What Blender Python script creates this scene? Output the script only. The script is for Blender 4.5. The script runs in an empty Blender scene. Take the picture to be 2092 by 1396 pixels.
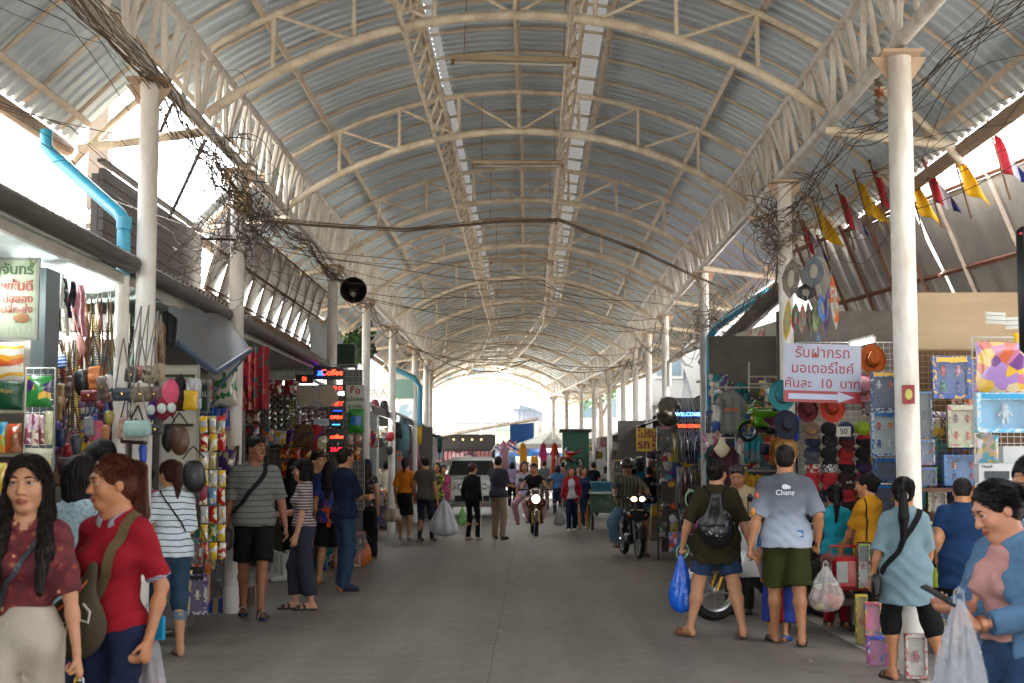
import bpy, bmesh, math, random
import numpy as np
from mathutils import Vector, Matrix, Euler, noise
R=math.radians; PI=math.pi
SC=bpy.context.scene; COL=SC.collection
random.seed(7); rnd=random.Random(11)
# ---------------------------------------------------------------- camera, sky, sun, exposure
CAMH=1.52; FPX=2905.0; PITCH=R(4.958); YAW=R(0.73)
cd=bpy.data.cameras.new('camera'); cam=bpy.data.objects.new('camera',cd); COL.objects.link(cam)
cam.location=(0,0,CAMH); cam.rotation_euler=(PI/2+PITCH,0,YAW)
cd.sensor_width=36; cd.lens=36*FPX/2092; cd.clip_end=2000; cd.clip_start=.1
cd.dof.use_dof=True; cd.dof.focus_distance=15; cd.dof.aperture_fstop=5.0
SC.camera=cam
W=bpy.data.worlds.new('World'); SC.world=W; W.use_nodes=True
nt=W.node_tree; sky=nt.nodes.new('ShaderNodeTexSky'); sky.sky_type='NISHITA'; sky.sun_disc=False
SUN_EL=R(64); SUN_AZ=R(-6)     # azimuth measured from +Y towards +X
sky.sun_elevation=SUN_EL; sky.sun_rotation=SUN_AZ
sky.air_density=1.0; sky.dust_density=2.5; sky.ozone_density=1.0
bg=nt.nodes['Background']; hs_=nt.nodes.new('ShaderNodeHueSaturation'); hs_.inputs['Saturation'].default_value=.35; nt.links.new(sky.outputs[0],hs_.inputs['Color'])
wm=nt.nodes.new('ShaderNodeMix'); wm.data_type='RGBA'; wm.blend_type='MULTIPLY'; wm.inputs[0].default_value=1; wm.inputs[7].default_value=(1.0,.97,.92,1); nt.links.new(hs_.outputs[0],wm.inputs[6])
nt.links.new(wm.outputs[2],bg.inputs[0]); bg.inputs[1].default_value=.15
sl=bpy.data.lights.new('sun','SUN'); sl.energy=4.0; sl.angle=R(.53); sl.color=(1,.95,.86)
sun=bpy.data.objects.new('sun',sl); COL.objects.link(sun)
sd=Vector((math.sin(SUN_AZ)*math.cos(SUN_EL),math.cos(SUN_AZ)*math.cos(SUN_EL),math.sin(SUN_EL)))
sun.rotation_euler=sd.to_track_quat('Z','Y').to_euler(); sun.location=(0,0,60)
VS=SC.view_settings; VS.view_transform='Standard'; VS.look='None'; VS.gamma=1; VS.exposure=3.8
try: VS.use_curve_mapping=False
except Exception: pass
# ---------------------------------------------------------------- helpers
CR=Matrix.Rotation(YAW,3,'Z')@Matrix.Rotation(PI/2+PITCH,3,'X')
def ray(px,py): return CR@Vector(((px-1046)/FPX,(698-py)/FPX,-1))
def at(px,py,Y):
    d=ray(px,py); t=Y/d.y; return Vector((d.x*t,Y,CAMH+d.z*t))
def gnd(px,py,z=0):
    d=ray(px,py); t=(z-CAMH)/d.z; return Vector((d.x*t,d.y*t,z))
def atx(px,py,X):
    d=ray(px,py); t=X/d.x; return Vector((X,d.y*t,CAMH+d.z*t))
_mats={}
def hx(c):
    if isinstance(c,str):
        v=[int(c[i:i+2],16)/255 for i in (0,2,4)]
        return tuple((x/12.92 if x<=.04045 else ((x+.055)/1.055)**2.4) for x in v)
    return tuple(c)
def mat(c,rough=.6,metal=0,var=.18,sc=6,bump=.0,bsc=60,emit=0,alpha=1,spec=.5,dirt=0,dcol=(.12,.08,.05),trans=0,stretch=(1,1,1),coat=0):
    c=hx(c); key=('m',c,rough,metal,var,sc,bump,bsc,emit,alpha,spec,dirt,dcol,trans,stretch,coat)
    if key in _mats: return _mats[key]
    m=bpy.data.materials.new('surface'); m.use_nodes=True; n=m.node_tree.nodes; L=m.node_tree.links
    b=n['Principled BSDF']
    tc=n.new('ShaderNodeTexCoord'); mp=n.new('ShaderNodeMapping'); mp.inputs[3].default_value=stretch
    L.new(tc.outputs['Object'],mp.inputs[0])
    nz=n.new('ShaderNodeTexNoise'); nz.inputs['Scale'].default_value=sc; nz.inputs['Detail'].default_value=5; nz.inputs['Roughness'].default_value=.65
    L.new(mp.outputs[0],nz.inputs[0])
    mx=n.new('ShaderNodeMix'); mx.data_type='RGBA'
    lo=tuple(x*(1-var) for x in c)+(1,); hi=tuple(min(1,x*(1+var)) for x in c)+(1,)
    mx.inputs[6].default_value=lo; mx.inputs[7].default_value=hi
    L.new(nz.outputs[0],mx.inputs[0]); out=mx.outputs[2]
    if dirt:
        n2=n.new('ShaderNodeTexNoise'); n2.inputs['Scale'].default_value=sc*.45; n2.inputs['Detail'].default_value=8; n2.inputs['Roughness'].default_value=.7
        L.new(mp.outputs[0],n2.inputs[0])
        rp=n.new('ShaderNodeMapRange'); rp.inputs[1].default_value=.45; rp.inputs[2].default_value=.72; rp.inputs[4].default_value=dirt
        L.new(n2.outputs[0],rp.inputs[0])
        m2=n.new('ShaderNodeMix'); m2.data_type='RGBA'; m2.inputs[7].default_value=tuple(dcol)+(1,)
        L.new(rp.outputs[0],m2.inputs[0]); L.new(out,m2.inputs[6]); out=m2.outputs[2]
    L.new(out,b.inputs['Base Color'])
    b.inputs['Roughness'].default_value=rough; b.inputs['Metallic'].default_value=metal
    b.inputs['Specular IOR Level'].default_value=spec
    if coat: b.inputs['Coat Weight'].default_value=coat
    if trans: b.inputs['Transmission Weight'].default_value=trans
    if alpha<1: b.inputs['Alpha'].default_value=alpha
    if emit:
        b.inputs['Emission Color'].default_value=c+(1,); b.inputs['Emission Strength'].default_value=emit
    if bump:
        nb=n.new('ShaderNodeTexNoise'); nb.inputs['Scale'].default_value=bsc; nb.inputs['Detail'].default_value=3
        L.new(mp.outputs[0],nb.inputs[0]); bp=n.new('ShaderNodeBump'); bp.inputs['Strength'].default_value=bump; bp.inputs['Distance'].default_value=.02
        L.new(nb.outputs[0],bp.inputs['Height']); L.new(bp.outputs[0],b.inputs['Normal'])
    _mats[key]=m; return m
def ramp_mat(kind,cols,sc=8,rough=.5,stretch=(1,1,1),axis=2,bump=0,metal=0,coat=0,pos=None,seed=0,warp=0):
    """printed or woven pattern: kind = cells / bands / spots / checks; cols = list of colours"""
    key=('r',kind,tuple(hx(c) for c in cols),sc,rough,stretch,axis,bump,metal,coat,tuple(pos or ()),seed,warp)
    if key in _mats: return _mats[key]
    m=bpy.data.materials.new('print'); m.use_nodes=True; n=m.node_tree.nodes; L=m.node_tree.links; b=n['Principled BSDF']
    tc=n.new('ShaderNodeTexCoord'); mp=n.new('ShaderNodeMapping'); mp.inputs[3].default_value=stretch; mp.inputs[1].default_value=(seed*.37,seed*.71,seed*.53)
    L.new(tc.outputs['Object'],mp.inputs[0]); src=mp.outputs[0]
    cr=n.new('ShaderNodeValToRGB'); cr.color_ramp.interpolation='CONSTANT'
    if kind=='cells':
        v=n.new('ShaderNodeTexVoronoi'); v.inputs['Scale'].default_value=sc; L.new(src,v.inputs[0])
        s=n.new('ShaderNodeSeparateColor'); L.new(v.outputs['Color'],s.inputs[0]); L.new(s.outputs[0],cr.inputs[0])
    elif kind=='spots':
        v=n.new('ShaderNodeTexVoronoi'); v.inputs['Scale'].default_value=sc; L.new(src,v.inputs[0])
        nz=n.new('ShaderNodeTexNoise'); nz.inputs['Scale'].default_value=sc*2.2; L.new(src,nz.inputs[0])
        a=n.new('ShaderNodeMath'); a.operation='MULTIPLY_ADD'; a.inputs[1].default_value=.8; L.new(nz.outputs[0],a.inputs[0]); L.new(v.outputs['Distance'],a.inputs[2])
        s=n.new('ShaderNodeMath'); s.operation='SUBTRACT'; s.inputs[1].default_value=.35; L.new(a.outputs[0],s.inputs[0]); L.new(s.outputs[0],cr.inputs[0])
    elif kind=='noise':
        nz=n.new('ShaderNodeTexNoise'); nz.inputs['Scale'].default_value=sc; nz.inputs['Detail'].default_value=4; L.new(src,nz.inputs[0])
        L.new(nz.outputs[0],cr.inputs[0])
    else:
        s=n.new('ShaderNodeSeparateXYZ'); L.new(src,s.inputs[0])
        o=s.outputs[axis]
        if warp:
            nz=n.new('ShaderNodeTexNoise'); nz.inputs['Scale'].default_value=4; L.new(src,nz.inputs[0])
            w=n.new('ShaderNodeMath'); w.operation='MULTIPLY_ADD'; w.inputs[1].default_value=warp; L.new(nz.outputs[0],w.inputs[0]); L.new(o,w.inputs[2]); o=w.outputs[0]
        a=n.new('ShaderNodeMath'); a.operation='MULTIPLY'; a.inputs[1].default_value=sc; L.new(o,a.inputs[0])
        f=n.new('ShaderNodeMath'); f.operation='FRACT'; L.new(a.outputs[0],f.inputs[0]); L.new(f.outputs[0],cr.inputs[0])
    e=cr.color_ramp.elements; k=len(cols)
    while len(e)<k: e.new(1)
    for i,c in enumerate(cols):
        e[i].position=(pos[i] if pos else i/k)
    for i,c in enumerate(cols): e[i].color=hx(c)+(1,)
    L.new(cr.outputs[0],b.inputs['Base Color']); b.inputs['Roughness'].default_value=rough; b.inputs['Metallic'].default_value=metal
    if coat: b.inputs['Coat Weight'].default_value=coat
    if bump:
        nb=n.new('ShaderNodeTexNoise'); nb.inputs['Scale'].default_value=45; L.new(src,nb.inputs[0]); bp=n.new('ShaderNodeBump'); bp.inputs['Strength'].default_value=bump; bp.inputs['Distance'].default_value=.02
        L.new(nb.outputs[0],bp.inputs['Height']); L.new(bp.outputs[0],b.inputs['Normal'])
    _mats[key]=m; return m
def film(col='dfe6ea',a=.35,rough=.15):
    return mat(col,rough=rough,alpha=a,var=.1,bump=.9,bsc=25,spec=1)

class MB:
    def __init__(s): s.v=[]; s.f=[]; s.mi=[]; s.cur=0
    def add(s,vs,fs,M=None,mi=None):
        o=len(s.v)
        if M is not None: vs=[M@Vector(v) for v in vs]
        s.v.extend([tuple(v) for v in vs]); s.f.extend([tuple(i+o for i in f) for f in fs]); s.mi.extend([s.cur if mi is None else mi]*len(fs)); return s
    def box(s,c,size,rot=None,mi=None,M=None,bev=0,taper=1):
        x,y,z=[a/2 for a in size]
        if bev:
            b=bev; pts=[]
            for zz,ins in ((-z,b),(-z+b,0),(z-b,0),(z,b)):
                for sx,sy in ((-1,-1),(1,-1),(1,1),(-1,1)):
                    X=x-ins; Y=y-ins; q=b if ins==0 else 0
                    if sx*sy>0: pts+= [(sx*X,sy*(Y-q),zz),(sx*(X-q),sy*Y,zz)]
                    else: pts+= [(sx*(X-q),sy*Y,zz),(sx*X,sy*(Y-q),zz)]
            fs=[tuple(range(7,-1,-1)),tuple(range(24,32))]
            for r in range(3):
                for i in range(8): fs.append((r*8+i,r*8+(i+1)%8,(r+1)*8+(i+1)%8,(r+1)*8+i))
            vs=pts
        else:
            t=taper
            vs=[(-x,-y,-z),(x,-y,-z),(x,y,-z),(-x,y,-z),(-x*t,-y*t,z),(x*t,-y*t,z),(x*t,y*t,z),(-x*t,y*t,z)]
            fs=[(0,3,2,1),(4,5,6,7),(0,1,5,4),(1,2,6,5),(2,3,7,6),(3,0,4,7)]
        T=Matrix.Translation(c)
        if rot is not None: T=T@(Euler(rot).to_matrix().to_4x4() if not isinstance(rot,Matrix) else rot.to_4x4())
        if M is not None: T=M@T
        return s.add(vs,fs,T,mi)
    def tube(s,path,r,n=8,mi=None,cap=True,M=None,flat=1):
        P=[Vector(p) for p in path]; m=len(P)
        rr=r if isinstance(r,(list,tuple)) else [r]*m
        vs=[]; up=None
        for i in range(m):
            t=(P[min(i+1,m-1)]-P[max(i-1,0)])
            if t.length<1e-9: t=Vector((0,0,1))
            t.normalize()
            if up is None:
                up=Vector((0,0,1)) if abs(t.z)<.95 else Vector((0,1,0))
            a=t.cross(up)
            if a.length<1e-6: a=t.cross(Vector((1,0,0)))
            a.normalize(); b=a.cross(t).normalized(); up=b
            for k in range(n):
                q=2*PI*k/n; vs.append(P[i]+a*(math.cos(q)*rr[i])+b*(math.sin(q)*rr[i]*flat))
        fs=[]
        for i in range(m-1):
            for k in range(n): fs.append((i*n+k,i*n+(k+1)%n,(i+1)*n+(k+1)%n,(i+1)*n+k))
        if cap and n>2: fs.append(tuple(range(n-1,-1,-1))); fs.append(tuple(range((m-1)*n,m*n)))
        return s.add(vs,fs,M,mi)
    def ell(s,c,r,rot=None,nu=14,nv=9,mi=None,M=None,zmin=-1):
        vs=[];fs=[]
        for j in range(nv+1):
            z=-math.cos(PI*j/nv); z=max(z,zmin); q=math.sqrt(max(0,1-z*z))
            for i in range(nu): a=2*PI*i/nu; vs.append((r[0]*q*math.cos(a),r[1]*q*math.sin(a),r[2]*z))
        for j in range(nv):
            for i in range(nu): fs.append((j*nu+i,j*nu+(i+1)%nu,(j+1)*nu+(i+1)%nu,(j+1)*nu+i))
        T=Matrix.Translation(c)
        if rot is not None: T=T@(Euler(rot).to_matrix().to_4x4() if not isinstance(rot,Matrix) else rot.to_4x4())
        if M is not None: T=M@T
        return s.add(vs,fs,T,mi)
    def lathe(s,prof,n=20,M=None,mi=None,sx=1,sy=1):
        vs=[];fs=[]
        for r,z in prof:
            for i in range(n): a=2*PI*i/n; vs.append((r*math.cos(a)*sx,r*math.sin(a)*sy,z))
        for j in range(len(prof)-1):
            for i in range(n): fs.append((j*n+i,j*n+(i+1)%n,(j+1)*n+(i+1)%n,(j+1)*n+i))
        return s.add(vs,fs,M,mi)
    def prism(s,out,d,M=None,mi=None):
        """outline in x,z extruded along y by d (centred)"""
        n=len(out); vs=[(x,-d/2,z) for x,z in out]+[(x,d/2,z) for x,z in out]
        fs=[tuple(range(n)),tuple(range(2*n-1,n-1,-1))]+[(i+n,(i+1)%n+n,(i+1)%n,i) for i in range(n)]
        return s.add(vs,fs,M,mi)
    def grid(s,fn,nu,nv,M=None,mi=None):
        vs=[fn(i/nu,j/nv) for j in range(nv+1) for i in range(nu+1)]
        fs=[(j*(nu+1)+i,j*(nu+1)+i+1,(j+1)*(nu+1)+i+1,(j+1)*(nu+1)+i) for j in range(nv) for i in range(nu)]
        return s.add(vs,fs,M,mi)
    def sheet(s,fn,nu,nv,th,M=None,mi=None):
        """closed thin cloth: grid front + back offset along y"""
        A=[Vector(fn(i/nu,j/nv)) for j in range(nv+1) for i in range(nu+1)]
        B=[a+Vector((0,th,0)) for a in A]; k=len(A); w=nu+1
        fs=[(j*w+i,j*w+i+1,(j+1)*w+i+1,(j+1)*w+i) for j in range(nv) for i in range(nu)]
        fs+=[tuple(k+q for q in reversed(f)) for f in fs]
        bd=[i for i in range(nu+1)]+[j*w+nu for j in range(1,nv+1)]+[nv*w+i for i in range(nu-1,-1,-1)]+[j*w for j in range(nv-1,0,-1)]
        for a,b in zip(bd,bd[1:]+bd[:1]): fs.append((b,a,a+k,b+k))
        return s.add(A+B,fs,M,mi)
    def build(s,name,mats,parent=None,smooth=None,loc=None,M=None):
        me=bpy.data.meshes.new(name)
        me.from_pydata(s.v,[],s.f); 
        if not isinstance(mats,(list,tuple)): mats=[mats]
        for m in mats: me.materials.append(m)
        if len(mats)>1: me.polygons.foreach_set('material_index',s.mi)
        me.validate(); me.update()
        if smooth is not None and smooth>0:
            me.polygons.foreach_set('use_smooth',[True]*len(me.polygons))
            try: me.set_sharp_from_angle(angle=R(smooth))
            except Exception: pass
        o=bpy.data.objects.new(name,me); COL.objects.link(o)
        if parent is not None: o.parent=parent
        if loc is not None: o.location=loc
        if M is not None: o.matrix_local=M
        return o
USED={}
def tag(o,label=None,cat=None,group=None,kind=None):
    if label: o['label']=label
    if cat: o['category']=cat
    if group: o['group']=group
    if kind: o['kind']=kind
    return o
def thing(name,label,cat,loc=(0,0,0),rz=0,group=None,rx=0,ry=0,s=1):
    o=bpy.data.objects.new(name,None); COL.objects.link(o); o.location=loc; o.rotation_euler=(rx,ry,rz); o.scale=(s,s,s)
    o.empty_display_size=.1
    return tag(o,label,cat,group)
def copy_tree(o,parent=None):
    c=o.copy(); COL.objects.link(c)
    if parent is not None: c.parent=parent
    for ch in o.children: copy_tree(ch,c)
    return c
def sag(a,b,s,n=14):
    a=Vector(a); b=Vector(b)
    return [a.lerp(b,i/n)-Vector((0,0,s*4*(i/n)*(1-i/n))) for i in range(n+1)]
def rc(h,v=.06):
    return tuple(max(0,min(1,x+rnd.uniform(-v,v)*x)) for x in hx(h))
_font=None
def text(s,size,m,parent=None,loc=(0,0,0),rot=(PI/2,0,0),name='lettering',ext=.002,align='CENTER',bold=0,sx=1):
    c=bpy.data.curves.new(name,'FONT'); c.body=s; c.size=size; c.extrude=ext; c.align_x=align; c.align_y='CENTER'; c.offset=bold
    if _font: c.font=_font
    o=bpy.data.objects.new('tmp',c); COL.objects.link(o)
    dg=bpy.context.evaluated_depsgraph_get(); me=bpy.data.meshes.new_from_object(o.evaluated_get(dg))
    bpy.data.objects.remove(o); me.name=name; me.materials.clear(); me.materials.append(m)
    q=bpy.data.objects.new(name,me); COL.objects.link(q); q.location=loc; q.rotation_euler=rot; q.scale=(sx,1,1)
    if parent is not None: q.parent=parent
    return q
# ---------------------------------------------------------------- ground
def cx(y):
    y=max(y,42); return -.14-1.26*((y-42)/18)**1.3
def ground_mat():
    m=bpy.data.materials.new('concrete_road'); m.use_nodes=True; n=m.node_tree.nodes; L=m.node_tree.links; b=n['Principled BSDF']
    tc=n.new('ShaderNodeTexCoord')
    def nz(s,d=6,r=.65,st=(1,1,1)):
        mp=n.new('ShaderNodeMapping'); mp.inputs[3].default_value=st; L.new(tc.outputs['Object'],mp.inputs[0])
        q=n.new('ShaderNodeTexNoise'); q.inputs['Scale'].default_value=s; q.inputs['Detail'].default_value=d; q.inputs['Roughness'].default_value=r; L.new(mp.outputs[0],q.inputs[0]); return q
    a=nz(.7,8,.7,(1,.45,1)); r=n.new('ShaderNodeValToRGB'); e=r.color_ramp.elements
    e[0].position=.3; e[0].color=(.145,.127,.106,1); e[1].position=.72; e[1].color=(.225,.2,.17,1); L.new(a.outputs[0],r.inputs[0])
    s=nz(5,6,.75); r2=n.new('ShaderNodeMapRange'); r2.inputs[1].default_value=.55; r2.inputs[2].default_value=.72; r2.inputs[3].default_value=1; r2.inputs[4].default_value=.58; L.new(s.outputs[0],r2.inputs[0])
    mm=n.new('ShaderNodeMix'); mm.data_type='RGBA'; mm.blend_type='MULTIPLY'; mm.inputs[0].default_value=1; L.new(r.outputs[0],mm.inputs[6]); L.new(r2.outputs[0],mm.inputs[7])
    tk=nz(1.6,6,.7,(1.6,.07,1)); r5=n.new('ShaderNodeMapRange'); r5.inputs[1].default_value=.35; r5.inputs[2].default_value=.68; r5.inputs[3].default_value=.74; r5.inputs[4].default_value=1.12; L.new(tk.outputs[0],r5.inputs[0])
    m6=n.new('ShaderNodeMix'); m6.data_type='RGBA'; m6.blend_type='MULTIPLY'; m6.inputs[0].default_value=1; L.new(mm.outputs[2],m6.inputs[6]); L.new(r5.outputs[0],m6.inputs[7]); mm=m6
    # pale specks
    v=n.new('ShaderNodeTexVoronoi'); v.inputs['Scale'].default_value=7; L.new(tc.outputs['Object'],v.inputs[0])
    lt=n.new('ShaderNodeMath'); lt.operation='LESS_THAN'; lt.inputs[1].default_value=.045; L.new(v.outputs['Distance'],lt.inputs[0])
    m3=n.new('ShaderNodeMix'); m3.data_type='RGBA'; m3.inputs[7].default_value=(.26,.24,.22,1); L.new(lt.outputs[0],m3.inputs[0]); L.new(mm.outputs[2],m3.inputs[6])
    # joint lines
    sx=n.new('ShaderNodeSeparateXYZ'); L.new(tc.outputs['Object'],sx.inputs[0]); wn=nz(1.3,4)
    ad=n.new('ShaderNodeMath'); ad.operation='MULTIPLY_ADD'; ad.inputs[1].default_value=.06; L.new(wn.outputs[0],ad.inputs[0]); L.new(sx.outputs[0],ad.inputs[2])
    ab=n.new('ShaderNodeMath'); ab.operation='ADD'; ab.inputs[1].default_value=.27; L.new(ad.outputs[0],ab.inputs[0])
    aa=n.new('ShaderNodeMath'); aa.operation='ABSOLUTE'; L.new(ab.outputs[0],aa.inputs[0])
    l2=n.new('ShaderNodeMath'); l2.operation='LESS_THAN'; l2.inputs[1].default_value=.0045; L.new(aa.outputs[0],l2.inputs[0])
    yy=n.new('ShaderNodeMath'); yy.operation='MULTIPLY_ADD'; yy.inputs[1].default_value=.05; L.new(wn.outputs[0],yy.inputs[0]); L.new(sx.outputs[1],yy.inputs[2])
    mo=n.new('ShaderNodeMath'); mo.operation='PINGPONG'; mo.inputs[1].default_value=4.2; L.new(yy.outputs[0],mo.inputs[0])
    l3=n.new('ShaderNodeMath'); l3.operation='LESS_THAN'; l3.inputs[1].default_value=.012; L.new(mo.outputs[0],l3.inputs[0])
    mxx=n.new('ShaderNodeMath'); mxx.operation='MAXIMUM'; L.new(l2.outputs[0],mxx.inputs[0]); L.new(l3.outputs[0],mxx.inputs[1])
    m4=n.new('ShaderNodeMix'); m4.data_type='RGBA'; m4.inputs[7].default_value=(.04,.035,.03,1); L.new(mxx.outputs[0],m4.inputs[0]); L.new(m3.outputs[2],m4.inputs[6])
    L.new(m4.outputs[2],b.inputs['Base Color'])
    rr=n.new('ShaderNodeMapRange'); rr.inputs[3].default_value=.38; rr.inputs[4].default_value=.62; L.new(s.outputs[0],rr.inputs[0]); L.new(rr.outputs[0],b.inputs['Roughness'])
    bp=n.new('ShaderNodeBump'); bp.inputs['Strength'].default_value=.25; bp.inputs['Distance'].default_value=.01; f=nz(60,3); L.new(f.outputs[0],bp.inputs['Height']); L.new(bp.outputs[0],b.inputs['Normal'])
    return m
g=MB(); g.add([(-400,-60,0),(400,-60,0),(400,900,0),(-400,900,0)],[(0,1,2,3)])
tag(g.build('ground',ground_mat()),kind='structure')
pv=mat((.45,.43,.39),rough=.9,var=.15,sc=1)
for n_,x0,x1,y0,y1 in (('bounce_ground',-60,-6.9,-30,66),('bounce_ground',6.9,60,-30,66),('sunlit_street',-60,60,64,200)):  # unseen pale side sheets, added to bounce sunlight up onto the roof
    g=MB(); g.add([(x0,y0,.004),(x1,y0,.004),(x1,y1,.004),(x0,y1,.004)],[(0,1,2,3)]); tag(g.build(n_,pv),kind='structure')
g=MB()
for i in range(30):
    y0=9+i*1.6; g.box((2.78+cx(y0)+.14+.0,y0+.8,.006),(.11,1.58,.012))
tag(g.build('kerb_strip',mat((.3,.27,.23),rough=.8,dirt=.5)),kind='structure')
# ---------------------------------------------------------------- canopy
ZC=.81; RB=4.94; RT=5.45; RS=5.60
def arc(r,dx,y): return (cx(y)+dx, y, ZC+math.sqrt(max(0,r*r-dx*dx)))
cream=mat((.80,.70,.55),rough=.5,var=.18,sc=9,dirt=.75,dcol=(.34,.2,.1),bump=.15,bsc=40)
white=mat((.66,.63,.58),rough=.5,var=.16,sc=8,dirt=.85,dcol=(.36,.27,.19),bump=.1,bsc=30,stretch=(1,1,.35))
sheetm=mat((.60,.70,.76),rough=.38,metal=.16,var=.2,sc=1.4,dirt=.35,dcol=(.42,.44,.44),stretch=(.4,2.5,1))
purm=mat((.66,.56,.44),rough=.6,var=.2,dirt=.5,dcol=(.22,.14,.08))
def transl():
    m=bpy.data.materials.new('skylight'); m.use_nodes=True; n=m.node_tree.nodes; L=m.node_tree.links
    t=n.new('ShaderNodeBsdfTranslucent'); t.inputs[0].default_value=(.014,.014,.0138,1); L.new(t.outputs[0],n['Material Output'].inputs[0]); return m
can=thing('market_canopy','long arched metal market canopy on white pipe columns spanning the whole street','canopy',(0,0,0))
prof=[(0,0),(.11,0),(.125,.025),(.185,.025)]
Y0,Y1=-9.0,70.0
SL=[-2.35,-1.85,-1.36,-.4,.33,1.4,1.84,2.34]
def phi_list(a,b):
    nn=max(1,round((b-a)/.28)); base=[a+(b-a)*i/nn for i in range(nn+1)]
    for s in SL:
        if a<s-.01 and s+.01<b:
            base=[q for q in base if abs(q-s)>.03]+[s-.006,s+.006]
    return sorted(base)
def roof(name,dx0,dx1,y0,y1,m,slots=True):
    ph=phi_list(dx0,dx1); vs=[];fs=[]; ys=[]
    k=0
    while y0+k*.2<y1:
        for j,(o,h) in enumerate(prof): ys.append((y0+k*.2+o,h,j))
        k+=1
    for y,h,j in ys:
        for d in ph:
            p=arc(RS+h,d,y); vs.append(p)
    w=len(ph)
    for a in range(len(ys)-1):
        y=ys[a][0]
        for i in range(w-1):
            if False and slots and ys[a][2]==2 and ph[i+1]-ph[i]<.0125 and y>7 and y<50 and math.sin(y*2.1+ph[i]*9)>-.45: continue
            fs.append((a*w+i,a*w+i+1,(a+1)*w+i+1,(a+1)*w+i))
    mb=MB(); mb.add(vs,fs); return mb.build(name,m,can)
sk=transl()
LG=[(13.1,17.9)]   # bay without the left overhang
roof('roof_sheet',-.87,.66,Y0,Y1,sheetm); roof('roof_sheet',.96,4.17,Y0,Y1,sheetm)
roof('roof_sheet',-4.17,-.97,Y0,13.1,sheetm); roof('roof_sheet',-3.35,-.97,13.1,17.8,sheetm); roof('roof_sheet',-4.17,-.97,17.8,Y1,sheetm)
roof('skylight_strip',.66,.96,Y0,Y1,sk,False); roof('skylight_strip',-.97,-.87,Y0,Y1,sk,False)
TR=[13.1+4.69*k for k in range(-4,13)]
def atruss(y,w=2.9):
    mb=MB(); xs=[-w+2*w*i/18 for i in range(19)]
    mb.tube([arc(RB,x,y) for x in xs],.047,10); mb.tube([arc(RT,x,y) for x in xs],.036,8)
    for sd_ in (-1,1):
        mb.tube([arc(RT,sd_*(2.9+1.27*i/5),y) for i in range(6)],.034,8)
        mb.tube([(cx(y)+sd_*2.9,y,4.64),(cx(y)+sd_*4.1,y,4.48)],.045,8)
    for k in range(4):
        for s in ((-1,1) if k else (1,)):
            d=s*.76*k; mb.tube([arc(RB,d,y),arc(RT,d,y)],.022,7)
        for s in (-1,1):
            if k<3: mb.tube([arc(RB,s*.76*k,y),arc(RT,s*.76*(k+1),y)],.019,7)
    return mb.build('arch_truss',cream,can,smooth=50)
for y in TR:
    if y!=TR[4]or True: atruss(y)
ys=[Y0+i*.94 for i in range(int((Y1-Y0)/.94)+1)]
for y in ys:
    x0=-3.3 if 13.2<y<17.7 else -4.1
    mb=MB(); mb.tube([arc(RS-.045,x0+(4.1-x0)*i/16,y) for i in range(17)],.021,5); mb.build('cross_bar',purm,can,smooth=50)
for d in (-3.95,-3.3,-2.4,-1.05,0,1.02,2.35,3.2,3.95):
    for a,b in (((-9,12.9),(18,70)) if d==-3.95 else ((-9,70),)):
        P=[arc(RS-.075,d,a+(b-a)*i/24) for i in range(25)]; mb=MB()
        mb.tube(P,.038,4); mb.build('purlin',purm,can)
# edge trusses
for s in (-1,1):
    for a,b,pr in ((-9,70,0),):
        mb=MB(); n=70
        mb.tube([(cx(y)+s*2.94,y,4.71) for y in np.linspace(a,b,n)],.055,8)
        mb.tube([(cx(y)+s*2.83,y,5.30) for y in np.linspace(a,b,n)],.042,8)
        y=10.6-1.17*16
        while y<b-1:
            lo=(cx(y)+s*2.94,y,4.72); 
            for dy in (0,.33,-.55): mb.tube([lo,(cx(y+dy)+s*2.83,y+dy,5.29)],.03,6)
            mb.tube([(cx(y)+s*2.94,y+.58,4.72),(cx(y)+s*2.83,y+.5,5.29)],.027,6)
            y+=1.17
        mb.build('edge_truss',white,can,smooth=50)
    mb=MB()
    # gutters
    segs=[(-9,13.1),(17.8,70)] if s<0 else [(-9,70)]
    for a,b in segs: mb.tube([(cx(y)+s*4.2,y,4.47) for y in np.linspace(a,b,14)],.07,8)
    mb.build('gutter',mat((.36,.25,.16),rough=.6,dirt=.5,var=.25),can,smooth=50)
# long lattices either side of the ridge
for d0 in (-.98,.6):
    mb=MB(); N=120; P=[]
    for e,r,zz in ((-.07,.025,RB-.02),(.07,.025,RB+.2),(0,.03,RT)):
        mb.tube([arc(zz,d0+e,y) for y in np.linspace(Y0,Y1,50)],r,6)
    for i in range(N):
        y=Y0+(Y1-Y0)*i/N; h=(Y1-Y0)/N
        mb.tube([arc(RB-.02,d0-.07,y),arc(RB+.2,d0+.07,y+h/2)],.014,5); mb.tube([arc(RB+.2,d0+.07,y+h/2),arc(RB-.02,d0-.07,y+h)],.014,5)
        if i%2: mb.tube([arc(RB,d0,y),arc(RT,d0,y+h)],.014,5)
    mb.build('ridge_lattice',cream,can,smooth=50)
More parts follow.
